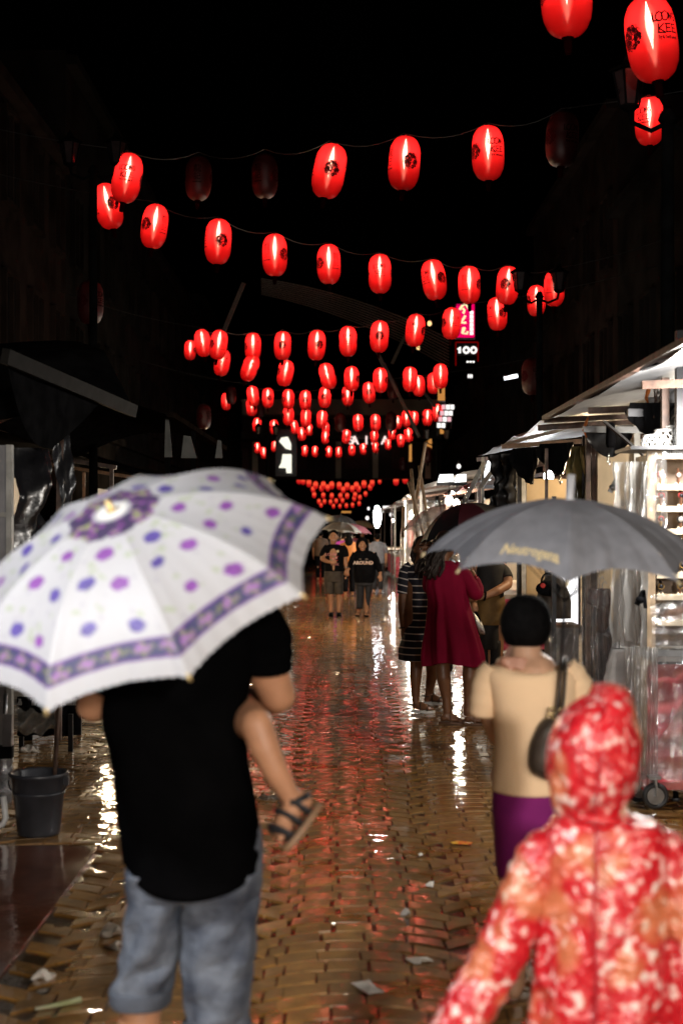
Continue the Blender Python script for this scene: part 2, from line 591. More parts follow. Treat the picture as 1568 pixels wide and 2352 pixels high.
for i, (a, b, h) in enumerate(ylist):
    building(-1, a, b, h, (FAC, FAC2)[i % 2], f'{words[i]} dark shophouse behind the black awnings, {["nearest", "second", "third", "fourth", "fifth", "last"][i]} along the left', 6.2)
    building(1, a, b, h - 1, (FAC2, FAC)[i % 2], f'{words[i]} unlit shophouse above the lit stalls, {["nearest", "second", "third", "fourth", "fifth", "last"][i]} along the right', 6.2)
# end buildings of the crossing street, seen above the far lanterns
EB = pmat('pale_facade', (.6, .5, .38), .8, .2, scale=.6)
t = thing('corner_building', 'pale banded building across the far end of the street under the lanterns', 'building', (0, 92, 0))
MB().box((-1.5, 93.5, 9.6), (20, 3, 1.0)).build('parapet', EB, t, smooth=False)
MB().box((-1.5, 93.6, 8.2), (20, 3, 1.3)).build('fascia', pmat('dark_fascia', (.07, .055, .045), .8), t, smooth=False)
MB().box((-1.5, 94, 6.2), (20, 2.8, 2.4)).build('wall', pmat('dark_wall', (.03, .012, .01), .8), t, smooth=False)
for x in (-8, -5.6, -.2, 2.2, 5.6): MB().box((x, 92.6, 6.2), (.35, .6, 2.38)).build('pillar', EB, t, smooth=False)
for x in (-6.8, -3.0, 1, 4): 
    w = MB().box((x, 92.62, 6.3), (1.5, .12, 1.3)).build('window', pmat('dark_red_shutter', (.06, .012, .01), .7), t, smooth=False)
    MB().box((x, 92.53, 6.3), (1.3, .04, .05)).build('window_bar', DARKMETAL, w, smooth=False)
def font_mesh(txt, size, extr=0, align='CENTER', bold=0.0, shear=0.0):
    c = bpy.data.curves.new('lettering', 'FONT')
    c.body = txt; c.size = size; c.align_x = align; c.align_y = 'CENTER'; c.extrude = extr; c.offset = bold; c.resolution_u = 3; c.shear = shear
    o = bpy.data.objects.new('tmp', c)
    COL.objects.link(o)
    me = bpy.data.meshes.new_from_object(o.evaluated_get(bpy.context.evaluated_depsgraph_get()))
    v = [Vector(x.co) for x in me.vertices]; f = [tuple(p.vertices) for p in me.polygons]
    bpy.data.objects.remove(o); bpy.data.curves.remove(c); bpy.data.meshes.remove(me)
    return v, f
def sign_text(txt, size, at, mat, parent, name='lettering', face='y', bold=0., extr=.01):
    v, f = font_mesh(txt, size, extr, bold=bold)
    at = Vector(at)
    return MB().add([at + Vector((p.x, -p.z, p.y)) for p in v], f).build(name, mat, parent, smooth=False)

# ------------------------------------------------------------------ curved slatted roof over the street
t = thing('roof_canopy', 'curved slatted steel roof over the street behind the second lantern string', 'roof', (0, 45, 8))
SL = pmat('roof_slat', (.05, .042, .036), .5, .3)
for k in range(10):
    Y = 42 + k * .4
    b = MB()
    pts = []
    for i in range(9):
        u = i / 8
        x = 600 + 430 * u
        y = 640 + 60 * u + 78 * u * u + k * 6.5 * (.6 + .5 * u)
        pts.append(P(x, y, Y))
    for p, q in zip(pts[:-1], pts[1:]): b.bar(p, q + (q - p) * .02, .024, .03)
    b.build('slat', SL, t, smooth=False)
for (xa, ya, xb, yb, Y) in ((880, 835, 962, 1003, 40), (850, 770, 880, 840, 40), (940, 860, 1000, 935, 46), (560, 650, 512, 765, 34), (900, 835, 930, 770, 44)):
    MB().bar(P(xa, ya, Y), P(xb, yb, Y), .09).build('strut', SL, t, smooth=False)

# ------------------------------------------------------------------ lanterns
LR, LHH = .175, .30
def prof(t):
    return LR * max(0, 1 - abs(t) ** 3.4) ** (1 / 2.3)
shell_m, t = new_mat('lantern_cloth')
o = N_(t, 'ShaderNodeOutputMaterial')
tl = N_(t, 'ShaderNodeBsdfTranslucent'); tl.inputs[0].default_value = (.92, .017, .018, 1)
tp = N_(t, 'ShaderNodeBsdfTransparent'); tp.inputs[0].default_value = (1, .48, .38, 1)
gl = N_(t, 'ShaderNodeBsdfGlossy', Roughness=.28); gl.inputs[0].default_value = (.9, .5, .5, 1)
tc = N_(t, 'ShaderNodeTexCoord')
wv = N_(t, 'ShaderNodeTexWave', wave_type='BANDS', bands_direction='Z'); wv.inputs['Scale'].default_value = 22; wv.inputs['Distortion'].default_value = .3
t.links.new(tc.outputs['Object'], wv.inputs[0])
bp = N_(t, 'ShaderNodeBump', Strength=.25, Distance=.004)
t.links.new(wv.outputs[0], bp.inputs['Height'])
t.links.new(bp.outputs[0], gl.inputs['Normal'])
m1 = N_(t, 'ShaderNodeMixShader'); m1.inputs[0].default_value = .17
t.links.new(tl.outputs[0], m1.inputs[1]); t.links.new(tp.outputs[0], m1.inputs[2])
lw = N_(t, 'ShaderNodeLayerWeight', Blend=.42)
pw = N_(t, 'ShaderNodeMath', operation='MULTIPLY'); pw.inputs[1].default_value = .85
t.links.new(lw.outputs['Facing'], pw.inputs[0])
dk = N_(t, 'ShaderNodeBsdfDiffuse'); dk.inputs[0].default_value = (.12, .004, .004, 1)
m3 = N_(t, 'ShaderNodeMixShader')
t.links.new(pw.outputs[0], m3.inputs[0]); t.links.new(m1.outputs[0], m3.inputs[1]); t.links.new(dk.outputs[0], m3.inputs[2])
m2 = N_(t, 'ShaderNodeMixShader'); m2.inputs[0].default_value = .025
t.links.new(m3.outputs[0], m2.inputs[1]); t.links.new(gl.outputs[0], m2.inputs[2])
t.links.new(m2.outputs[0], o.inputs[0])
# unlit lantern: same cloth, its colour darkened to look unlit
dark_m = pmat('unlit_lantern_cloth', (.05, .003, .003), .5, .2)
bulb_m, t = new_mat('lantern_bulb')
o = N_(t, 'ShaderNodeOutputMaterial')
em = N_(t, 'ShaderNodeEmission', Strength=70); em.inputs[0].default_value = (1, .86, .74, 1)
tp = N_(t, 'ShaderNodeBsdfTransparent')
lw = N_(t, 'ShaderNodeLayerWeight', Blend=.5)
iv = N_(t, 'ShaderNodeMath', operation='SUBTRACT'); iv.inputs[0].default_value = 1
pw = N_(t, 'ShaderNodeMath', operation='POWER'); pw.inputs[1].default_value = 5
ms = N_(t, 'ShaderNodeMixShader')
t.links.new(lw.outputs['Facing'], iv.inputs[1]); t.links.new(iv.outputs[0], pw.inputs[0])
t.links.new(pw.outputs[0], ms.inputs[0]); t.links.new(tp.outputs[0], ms.inputs[1]); t.links.new(em.outputs[0], ms.inputs[2])
t.links.new(ms.outputs[0], o.inputs[0])
bulb_m.cycles.emission_sampling = 'NONE'
far_m, t = new_mat('far_lantern_glow')
o = N_(t, 'ShaderNodeOutputMaterial')
em = N_(t, 'ShaderNodeEmission', Strength=1.0)  # bulb light on the cloth, painted as a fading glow
tc = N_(t, 'ShaderNodeTexCoord')
vd = N_(t, 'ShaderNodeVectorMath', operation='DISTANCE'); vd.inputs[1].default_value = (0, 0, .09)
t.links.new(tc.outputs['Object'], vd.inputs[0])
cr = N_(t, 'ShaderNodeValToRGB')
cr.color_ramp.elements[0].position = .15; cr.color_ramp.elements[0].color = (1.2, .11, .045, 1)
cr.color_ramp.elements[1].position = .40; cr.color_ramp.elements[1].color = (.25, .004, .005, 1)
q_ = cr.color_ramp.elements.new(.24); q_.color = (.7, .014, .012, 1)
t.links.new(vd.outputs['Value'], cr.inputs[0]); t.links.new(cr.outputs[0], em.inputs[0])
t.links.new(em.outputs[0], o.inputs[0])
far_m.cycles.emission_sampling = 'NONE'
farb_m = glow('far_bulb', (1, .62, .36), 3.0)
farb_m.cycles.emission_sampling = 'NONE'
INK = pmat('lantern_ink', (.012, .002, .002), .9, .1, spec=.1)
INKR = pmat('lantern_ink_red', (.05, .004, .006), .9, .1, spec=.1)

def wrap(vs, u0, z0):
    out = []
    for p in vs:
        z = max(-.29, min(.29, z0 + p[1]))
        a = u0 + p[0] / LR
        r = prof(z / LHH) + .0022
        out.append(Vector((r * math.sin(a), -r * math.cos(a), z)))
    return out
def ribbon(paths, w):
    vs, fs = [], []
    for pa in paths:
        for (x0, y0), (x1, y1) in zip(pa[:-1], pa[1:]):
            d = Vector((x1 - x0, y1 - y0)); L = d.length or 1e-6
            n_ = Vector((-d.y, d.x)) / L * w / 2
            e = d / L * w * .3
            o = len(vs)
            m_ = 3
            for i in range(m_ + 1):
                q = Vector((x0, y0)) - e + (d + 2 * e) * i / m_
                vs += [(q.x - n_.x, q.y - n_.y), (q.x + n_.x, q.y + n_.y)]
            fs += [(o + 2 * i, o + 2 * i + 2, o + 2 * i + 3, o + 2 * i + 1) for i in range(m_)]
    return vs, fs
def ellp(cx, cy, rx, ry, n=12, tilt=0):
    return [(cx + rx * math.cos(2 * math.pi * i / n) * 1 + tilt * math.sin(2 * math.pi * i / n), cy + ry * math.sin(2 * math.pi * i / n)) for i in range(n + 1)]
def loong():
    s = []
    s.append([(-.078, .030), (-.078, -.018), (-.05, -.012)])
    s.append(ellp(-.042, .008, .020, .027, tilt=.004)); s.append(ellp(-.005, .012, .021, .028, tilt=.005))
    s.append([(.020, -.014), (.024, .034), (.036, -.008), (.042, .036)])
    s.append([(.072, .028), (.058, .036), (.050, .010), (.058, -.012), (.072, -.004), (.072, .010), (.062, .010)])
    k = [[(-.052, -.035), (-.056, -.083)], [(-.022, -.036), (-.052, -.062), (-.020, -.084)], [(-.06, -.084), (-.018, -.088)],
         [(-.006, -.036), (-.008, -.082)], [(-.012, -.037), (.022, -.034)], [(-.008, -.058), (.018, -.057)], [(-.012, -.083), (.022, -.081)],
         [(.034, -.035), (.033, -.081)], [(.030, -.036), (.064, -.033)], [(.033, -.057), (.060, -.056)], [(.03, -.082), (.066, -.079)]]
    return ribbon(s + k, .0088)
lant_print = MB()
def put(vf, u0, z0):
    v, f = vf
    lant_print.add(wrap(v, u0, z0), f)
def dens(vf):
    return vf
lv, lf = loong(); put(([(a * 1.25, b * 1.2) for a, b in lv], lf), 0, .08)
v, f = font_mesh("Try It, You'll Love It!", .03, bold=.0022, shear=.2)
put(([(p.x * .62, p.y) for p in v], f), 0, -.055)
v, f = font_mesh("龍", .115, bold=.0005); put(([(p.x, p.y) for p in v], f), math.pi, .085)
v, f = font_mesh("記", .10, bold=.0005); put(([(p.x, p.y) for p in v], f), math.pi, -.02)
v, f = font_mesh("B-B-R-KANS!", .026, bold=.0015); put(([(p.x * .8, p.y) for p in v], f), math.pi, -.09)
emb = MB()
for a0 in (math.pi / 2, -math.pi / 2):
    rs = np.random.default_rng(3)
    vs, fs = [], []
    for k in range(150):
        a = rs.uniform(0, 6.28); r = .082 * math.sqrt(rs.uniform(0, 1))
        cx, cy = r * math.cos(a), r * math.sin(a)
        rad = rs.uniform(.006, .013)
        a1 = rs.uniform(0, 6.28)
        pa = [[(cx + rad * math.cos(a1 + q), cy + rad * math.sin(a1 + q)) for q in np.linspace(0, 4.4, 6)]]
        v_, f_ = ribbon(pa, rs.uniform(.004, .009))
        o_ = len(vs); vs += v_; fs += [tuple(i + o_ for i in q) for q in f_]
    emb.add(wrap(vs, a0, .0), fs)
PRINT = lant_print.mesh('print', False); PRINT.materials.append(INK)
EMB = emb.mesh('emblem', False); EMB.materials.append(INKR)
zs = np.concatenate([np.linspace(-1, -.8, 7)[:-1], np.linspace(-.8, .8, 9), np.linspace(.8, 1, 7)[1:]])
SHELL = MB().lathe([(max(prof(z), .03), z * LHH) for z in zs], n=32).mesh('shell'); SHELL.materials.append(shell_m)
SHELLD = SHELL.copy(); SHELLD.materials.clear(); SHELLD.materials.append(dark_m)
BULB = MB().lathe([(.001, -.07), (.012, -.02), (.026, .03), (.036, .085), (.032, .15), (.017, .215), (.001, .272)], n=14).mesh('bulb'); BULB.materials.append(bulb_m)
halo_m = bulb_m.copy(); halo_m.name = 'painted_halo'  # painted soft glow round the bulb, a halo without any glass
for n_ in halo_m.node_tree.nodes:
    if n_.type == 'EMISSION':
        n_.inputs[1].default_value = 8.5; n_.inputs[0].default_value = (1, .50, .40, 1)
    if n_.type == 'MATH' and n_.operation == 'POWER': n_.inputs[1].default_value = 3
halo_m.cycles.emission_sampling = 'NONE'
gt = halo_m.node_tree
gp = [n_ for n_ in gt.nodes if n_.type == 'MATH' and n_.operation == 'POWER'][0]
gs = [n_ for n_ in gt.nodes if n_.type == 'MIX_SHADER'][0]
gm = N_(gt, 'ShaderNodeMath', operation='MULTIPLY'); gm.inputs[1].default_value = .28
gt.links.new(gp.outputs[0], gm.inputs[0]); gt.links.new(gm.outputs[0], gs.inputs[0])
HALO = MB().lathe([(.001, -.20), (.03, -.12), (.055, -.03), (.075, .06), (.075, .13), (.055, .21), (.025, .268), (.001, .278)], n=16).mesh('halo'); HALO.materials.append(halo_m)
CAP = MB().lathe([(.001, .325), (.016, .322), (.02, .306), (.045, .302), (.045, .292), (.03, .290)], n=12).mesh('cap'); CAP.materials.append(DARKMETAL)
tz = MB().lathe([(.04, -.29), (.045, -.305), (.03, -.31), (.03, -.36), (.024, -.41)], n=10)
TASS = tz.mesh('tassel'); TASS.materials.append(pmat('dark_red_tassel', (.012, .001, .001), .9, spec=0))
FARS = MB().lathe([(max(prof(z), .03), z * LHH) for z in np.linspace(-1, 1, 9)], n=12).mesh('shell'); FARS.materials.append(far_m)
FARB = MB().ell((0, 0, .08), (.09, .18, .13), nu=10, nv=6).mesh('bulb'); FARB.materials.append(farb_m)
lant_light = lamp(None, 2.3, (1, .80, .62), .03)
lant_dim = lamp(None, .55, (1, .74, .55), .03)

def lantern(x, y, w, tilt=0, face=0, lit=1, label=None, group='red paper lanterns strung over the street', Y=None):
    """face: degrees the LOONG KEE side is turned to the right of the viewer."""
    Y = Y or .35 * F / w
    t = thing('lantern', label, 'lantern', P(x, y, Y), group)
    t.rotation_euler = (math.radians(rng.normal() * 1.5), math.radians(tilt), math.radians(face))
    t.rotation_mode = 'ZXY'
    if w < 13:
        link(FARS, 'shell', t); link(CAP, 'cap', t)
        return t
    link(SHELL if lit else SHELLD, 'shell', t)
    link(CAP, 'cap', t); link(TASS, 'tassel', t)
    link(PRINT, 'print', t); link(EMB, 'emblem', t)
    if lit:
        link(BULB, 'bulb', t); link(HALO, 'halo', t)
        l = bpy.data.objects.new('lantern_light', lant_light if lit == 1 else lant_dim)
        COL.objects.link(l); l.parent = t; l.location = (0, 0, .12)
    return t

# x, y, width, tilt, face, lit, what sets it apart
NEAR = [
 (1300, -14, 117, -2, 5, 1, 'red lantern cut off by the top edge, tagline hanging into view'),
 (1495, 90, 116, -8, 26, 1, 'largest red lantern reading LOONG KEE in the upper corner'),
 (1490, 278, 66, -1, -38, 1, 'red lantern half behind the black lamp post under the largest lantern'),
 (1290, 320, 75, 3, 30, 0, 'dark unlit lantern between LOONG KEE lantern and the lamp post'),
 (1120, 352, 74, -1, 28, 1, 'lit LOONG KEE lantern beside the dark unlit one, nearest string'),
 (928, 375, 73, 4, 112, .4, 'dim red lantern with dark emblem, weakest glow of the nearest string'),
 (756, 393, 74, 11, 100, 1, 'tilted bright lantern with round emblem above the middle of the street'),
 (608, 405, 60, 0, 150, 0, 'dark unlit lantern nearest the tilted bright one'),
 (456, 410, 60, 2, 180, 0, 'dark unlit lantern with a glint on its cap'),
 (292, 409, 67, 10, 6, 1, 'tilted LOONG KEE lantern overlapping another at the left end'),
 (249, 474, 62, -12, 120, 1, 'leaning lantern half hidden behind the tilted LOONG KEE one'),
 (355, 520, 60, 8, -125, 1, 'red lantern with emblem hanging just below the overlapping pair'),
 (208, 695, 60, 0, 60, 0, 'dark unlit lantern low before the left shophouse'),
 (501, 555, 61, 3, 112, 1, 'second string lantern with emblem facing, first from its left end'),
 (631, 586, 57, 0, 142, 1, 'second string lantern with Chinese characters beside the slatted roof'),
 (755, 607, 54, -1, -142, 1, 'second string lantern with characters left and emblem right'),
 (872, 629, 53, -1, -4, 1, 'second string lantern with LOONG KEE facing straight out'),
 (996, 643, 55, -8, -52, 1, 'second string lantern leaning left, emblem toward the pink sign'),
 (1077, 655, 51, -1, 148, 1, 'red lantern hanging directly above the pink sign'),
 (1165, 656, 52, 5, -110, 1, 'red lantern with emblem above another one, right of the pink sign'),
 (1141, 721, 45, -3, -60, 1, 'red lantern tucked below an emblem lantern right of the pink sign'),
 (1231, 691, 42, 0, -160, 1, 'red lantern partly hidden by a black lamp post'),
 (1272, 663, 48, 1, 140, 1, 'outermost right lantern of the second string with characters'),
 (1222, 865, 50, 0, 30, 0, 'dark unlit lantern above the right stall roofs'),
]
for x, y, w, ti, fa, lit, lb in NEAR:
    lantern(x, y, w, ti, fa, lit, lb)
MID = {
 'third': [(437, 804, 27, 2), (466, 788, 37, -8), (502, 792, 40, 8), (510, 833, 36, 8), (581, 796, 37, 0), (649, 794, 39, 2), (727, 793, 41, 3), (799, 784, 41, 0), (871, 773, 43, 3), (953, 759, 44, 6), (1036, 743, 43, 3)],
 'fourth': [(574, 845, 37, 20), (655, 857, 36, 10), (752, 864, 36, -14), (807, 870, 34, 0), (873, 873, 34, 0), (941, 871, 34, 1), (961, 886, 29, -3), (995, 880, 29, 0), (1011, 864, 34, 0)],
 'fifth': [(520, 922, 24, 0), (581, 910, 28, -8), (578, 935, 25, -3), (615, 914, 27, 0), (662, 917, 27, 0), (701, 919, 27, 1), (746, 912, 29, 3), (798, 909, 27, 0), (847, 902, 29, -3)],
 'sixth': [(590, 976, 20, 3), (662, 955, 26, 0), (702, 960, 25, 2), (739, 963, 25, 5), (822, 971, 24, -2), (862, 971, 24, 0), (913, 970, 19, 0), (933, 961, 23, 0), (951, 961, 20, 0), (981, 959, 23, 2), (1003, 948, 24, 6)],
 'seventh': [(629, 981, 20, -2), (676, 981, 19, -9), (693, 997, 19, -5), (710, 987, 17, 0), (747, 1005, 18, 3), (748, 984, 17, 0), (795, 1003, 20, 5), (859, 1003, 18, 0), (900, 996, 18, 4), (920, 1012, 18, 0), (938, 999, 20, -6)],
 'eighth': [(591, 1029, 15, 0), (606, 1040, 16, -5), (630, 1025, 15, 4), (674, 1034, 15.5, 0), (700, 1036, 15.5, 0), (723, 1037, 15.5, 2), (755, 1038, 15.5, 0), (777, 1039, 15.5, 2), (808, 1034, 15.5, -2), (834, 1031, 15.5, 0), (862, 1027, 15.5, 0), (891, 1021, 15.5, 1)],
}
ordn = ['first', 'second', 'third', 'fourth', 'fifth', 'sixth', 'seventh', 'eighth', 'ninth', 'tenth', 'eleventh', 'last']
for rowname, L in MID.items():
    L = sorted(L)
    for i, (x, y, w, ti) in enumerate(L):
        how = 'leaning left' if ti <= -5 else 'leaning right' if ti >= 6 else 'hanging straight'
        lantern(x, y, w, ti, float(rng.choice([0, 25, -30, 90, 110, 150, -140, 180, -100])), 1,
                f'lit red lantern {how}, {ordn[i]} from the left on the {rowname} nearest string')
for i, (x, y, w) in enumerate([(531, 908, 25), (902, 895, 26), (781, 970, 26), (898, 968, 26), (925, 1066, 18), (982, 1045, 22), (468, 957, 34), (597, 940, 22)]):
    lantern(x, y, w, 0, 60, 0, 'dark unlit lantern ' + ['before the left lamp post', 'beside the roof strut', 'above the lit sign letters', 'under the roof strut among the sixth string', 'low in front of a dark shop', 'lowest before the pale pillar', 'beyond the left awning tip', 'behind the left end of the fifth string'][i])
lantern(909, 1105, 12.6, 0, 0, 1, 'small red lantern above the crossed poles, left of a pair', Y=94)
lantern(930, 1101, 12.6, 0, 0, 1, 'small red lantern above the crossed poles, right of a pair', Y=94)
FAR = [(480, 590, 11), (520, 600, 10), (577, 620, 11), (642, 640, 11), (718, 640, 11), (800, 640, 11), (873, 645, 11), (950, 650, 11), (1040, 645, 11), (1115, 630, 11), (1175, 660, 9), (1195, 620, 10),
       (617, 680, 9), (700, 670, 9.5), (760, 665, 9.5), (912, 685, 9.5), (1000, 675, 9.5), (1063, 675, 9.5),
       (628, 735, 8.5), (717, 740, 8.5), (800, 745, 8.5), (885, 745, 8.5), (950, 745, 8.5), (1028, 735, 8.5), (1020, 770, 8), (1075, 760, 7.5), (1130, 725, 7.5),
       (675, 800, 7.5), (728, 800, 7.5), (788, 805, 7.5), (843, 795, 7.5), (905, 790, 7.5), (1068, 820, 7), (695, 835, 6.5), (817, 845, 6.5), (880, 845, 6.5), (943, 840, 7), (1003, 835, 7), (1268, 605, 7)]
for zx, zy, w in FAR:
    lantern(574.2 + zx * .2344, 964.6 + zy * .2344, w, 0, 0, 1, 'tiny glowing red lantern in the far cluster down the street', 'distant red lanterns')
# strings carrying the lanterns
CABLE = pmat('cable', (.01, .01, .01), .6)
def cable(pts, label):
    mb = MB()
    q = []
    for i in range(len(pts) - 1):
        for k in range(6):
            u = k / 6
            p = pts[i].lerp(pts[i + 1], u); p.z -= .10 * 4 * u * (1 - u)
            q.append(p)
    q.append(pts[-1])
    mb.tube(q, .006, 5)
    return tag(mb.build('cable', CABLE), label, 'cable')
def string_of(pts, Y, label):
    a = [P(x, y - w * .95, .35 * F / w) for x, y, w in pts]
    a = [Vector((-6.1, a[0].y, a[0].z + .8))] + a + [Vector((6.1, a[-1].y, a[-1].z + .8))]
    cable(a, label)
string_of([(292, 409, 67), (456, 410, 64), (608, 405, 66), (756, 393, 74), (928, 375, 73), (1120, 352, 74), (1290, 320, 75)], 0, 'thin black cable carrying the nearest full lantern string')
string_of([(355, 520, 60), (501, 555, 61), (631, 586, 57), (755, 607, 54), (872, 629, 53), (996, 643, 55), (1077, 655, 51), (1165, 656, 52), (1272, 663, 48)], 0, 'thin black cable carrying the second lantern string')
string_of([(x, y, w) for x, y, w, _ in MID['third'] if w > 36 and y < 800], 0, 'thin black cable carrying the third lantern string')
string_of([(x, y, w) for x, y, w, _ in MID['fifth'] if y < 925 and w > 26], 0, 'thin black cable carrying the fifth lantern string')

# ------------------------------------------------------------------ ornate lamp posts (unlit)
IRON = pmat('black_iron', (.004, .004, .004), .8, .3, spec=0)
def lamp_post(x, y, Y, label):
    h = P(x, y, Y)
    t = thing('lamp_post', label, 'lamp post', (h.x, Y, 0))
    MB().lathe([(.12, 0), (.12, .3), (.07, .4), (.055, 1.2), (.045, h.z - .1), (.07, h.z - .08), (.03, h.z)], (h.x, Y, 0), 12).build('post', IRON, t)
    for s in (-1, 1):
        c = h + Vector((s * .28, 0, .12))
        arm = [h + Vector((0, 0, -.1)), h + Vector((s * .12, 0, -.16)), h + Vector((s * .26, 0, -.1)), c + Vector((0, 0, -.12))]
        MB().tube(arm, .018, 8).build('arm', IRON, t)
        ln = MB()
        for a in range(6):
            a0, a1 = a * math.pi / 3, (a + 1) * math.pi / 3
            ln.bar(c + Vector((.07 * math.cos(a0), .07 * math.sin(a0), -.1)), c + Vector((.12 * math.cos(a0), .12 * math.sin(a0), .16)), .014)
        ln.lathe([(.001, .30), (.03, .27), (.05, .22), (.15, .165), (.15, .15), (.1, .15)], c, 6)
        ln.lathe([(.03, -.14), (.075, -.11), (.075, -.095)], c, 6)
        hd = ln.build('lamp_head', IRON, t, smooth=False)
        MB().lathe([(.062, -.095), (.108, .148)], c, 6).build('pane', pmat('smoky_glass', (.03, .02, .02), .15), hd, smooth=False)
    return t
lamp_post(1532, 250, 10.4, 'black ornate lamp post rising past the largest lanterns')
lamp_post(1238, 670, 20.5, 'black ornate lamp post among the right end of the second string')
lamp_post(215, 380, 17.0, 'black ornate lamp post before the left shophouses, two unlit heads')
lamp_post(614, 1000, 46, 'black ornate lamp post standing above the floral umbrella rim')
lamp_post(1003, 1010, 40, 'thin black lamp post at the far right stalls')

# ------------------------------------------------------------------ lit signs
PINK = glow('sign_pink', (.9, .0, .12), 1.0)
YEL = glow('sign_yellow', (1, .83, .45), 1.1)
WHT = glow('sign_white', (1, .95, .9), 1.2)
def brush(parts, mat, name, parent, w, Y):
    mb = MB()
    for pa in parts:
        pts = [P(x, y, Y) for x, y in pa]
        mb.tube(pts, w, 8)
    return mb.build(name, mat, parent)
c = P(1068, 733, 31)
t = thing('neon_sign', 'pink vertical light sign with yellow brush strokes and white blocks', 'sign', (c.x, 31.2, c.z))
a, b = P(1048, 695, 31.2), P(1089, 770, 31.2)
MB().box(((a.x + b.x) / 2, 31.25, c.z), (b.x - a.x, .14, a.z - b.z)).build('panel', PINK, t, smooth=False)
MB().box(((a.x + b.x) / 2, 31.36, c.z), (b.x - a.x + .06, .06, a.z - b.z + .06)).build('case', DARKMETAL, t, smooth=False)
brush([[(1055, 711), (1061, 702), (1068, 698), (1073, 704), (1078, 711)], [(1062, 708), (1066, 713), (1063, 720)], [(1068, 725), (1063, 733), (1060, 741), (1070, 741)], [(1064, 752), (1061, 765)], [(1067, 752), (1062, 766), (1072, 766), (1073, 761)]], YEL, 'brush_lettering', t, .028, 31.14)
for i in range(6):
    p = P(1082.3, 718 + i * 9.4, 31.15)
    MB().box(p, (.078, .05, .075)).build('letter_block', WHT, t, smooth=False)
c = P(1071, 803, 34)
t = thing('neon_sign', 'white and red neon sign reading 100 below the pink sign', 'sign', (c.x, 34, c.z))
a, b = P(1046, 786, 34.2), P(1097, 815, 34.2)
MB().box(((a.x + b.x) / 2, 34.3, (a.z + b.z) / 2), (b.x - a.x, .1, a.z - b.z)).build('panel', BLACK, t, smooth=False)
fr = MB()
for p, q in (((1046, 786), (1097, 786)), ((1046, 786), (1046, 840)), ((1097, 786), (1097, 830))): fr.bar(P(*p, 34.2), P(*q, 34.2), .03)
fr.build('frame', glow('sign_red', (.25, .0, .0), .5), t, smooth=False)
def numeral(parts, mat, w, Y, nm): return brush(parts, mat, nm, t, w, Y)
zero = lambda x, y, rx, ry: [(x + rx * math.cos(k * math.pi / 6), y + ry * math.sin(k * math.pi / 6)) for k in range(13)]
numeral([[(1051, 803), (1055, 797), (1055, 811)]], WHT, .032, 34.1, 'numeral')
numeral([zero(1070, 804, 6, 6.5)], WHT, .028, 34.1, 'numeral')
numeral([zero(1087, 804, 6, 6.5)], WHT, .028, 34.1, 'numeral')
for k, (x, y, Y, w_, h_, mt_, lb) in enumerate([(1080, 831, 33, 20, 5, 'sign_white', 'small white lit sign of three letters under the 100 sign'),
    (1079, 864, 33, 12, 10, 'sign_white', 'small bright white shop light below the little letters')]):
    t = thing('lit_sign', lb, 'sign', P(x, y, Y))
    for i in range(3):
        MB().ell(P(x - w_ / 2 + (i + .5) * w_ / 3, y, Y), (w_ / 6.6 * Y / F, .05, h_ / 2 * Y / F), nu=10, nv=6).build('letter', MATS[mt_], t)
t = thing('tube_light', 'slanted white tube light on the dark right facade', 'lamp', P(1172, 866, 26))
MB().tube([P(1157, 869, 26), P(1188, 863, 26)], .035, 8).build('tube', glow('tube', (.9, .97, 1), 3), t)
MB().bar(P(1157, 864, 26), P(1189, 858, 26.05), .05).build('housing', DARKMETAL, t)
t = thing('lit_sign', 'glowing white letters on the pale building across the street end', 'sign', P(838, 1013, 91))
sign_text('S', .75, P(807, 1013, 91.9), glow('sign_rose', (1, .72, .66), 1.3), t)
sign_text('A  I R A', .74, P(849, 1012, 91.9), MATS['sign_rose'], t, bold=.02)
t = thing('light_box', 'tall white illuminated shop box behind the floral umbrella', 'sign', P(655, 1045, 60))
LB = glow('light_box', (1, .97, .8), 1.15)
MB().poly([P(646, 1005, 60), P(661, 1003, 60), P(668, 1018, 60), P(668, 1033, 60), P(656, 1030, 60), P(641, 1014, 60)], (0, 1, 0), .3).build('upper_panel', LB, t, smooth=False)
MB().poly([P(649, 1043, 60), P(669, 1043, 60), P(669, 1086, 60), P(658, 1086, 60), P(656, 1074, 60), P(640, 1074, 60), P(646, 1062, 60)], (0, 1, 0), .3).build('lower_panel', LB, t, smooth=False)
MB().box(P(657, 1040, 60.45), (.9, .1, 2.0)).build('case', DARKMETAL, t, smooth=False)

# ------------------------------------------------------------------ market stalls
CLEAR = plastic('clear_plastic', (.95, .95, .95), .16, .24, .14, .9, 11)
MILKY = plastic('milky_plastic', (.92, .91, .89), .5, .22, .16, .9, 10)
CANVAS = pmat('grey_canvas', (.19, .19, .195), .45, .3, scale=2.5, bump=.4, bscale=6, trans=.12)
MAROON = pmat('maroon_canvas', (.06, .018, .02), .4, .3, bump=.4, bscale=6)
POSTW = pmat('white_post', (.5, .5, .48), .4, .3)
def sheet(fn, nu, nv): return MB().grid(fn, nu, nv)
def canopy_sheet(x0, x1, y0, y1, z0, z1, sag=.08, fr=3):
    """x0 street side at z0, x1 shop side at z1, slung between rafters."""
    def fn(u, v):
        x = x0 + (x1 - x0) * u; y = y0 + (y1 - y0) * v
        z = z0 + (z1 - z0) * u + .16 * math.sin(math.pi * u) - sag * abs(math.sin(math.pi * v * fr)) + .012 * math.sin(23 * u + 17 * v)
        return Vector((x, y, z))
    return MB().grid(fn, 18, 40)
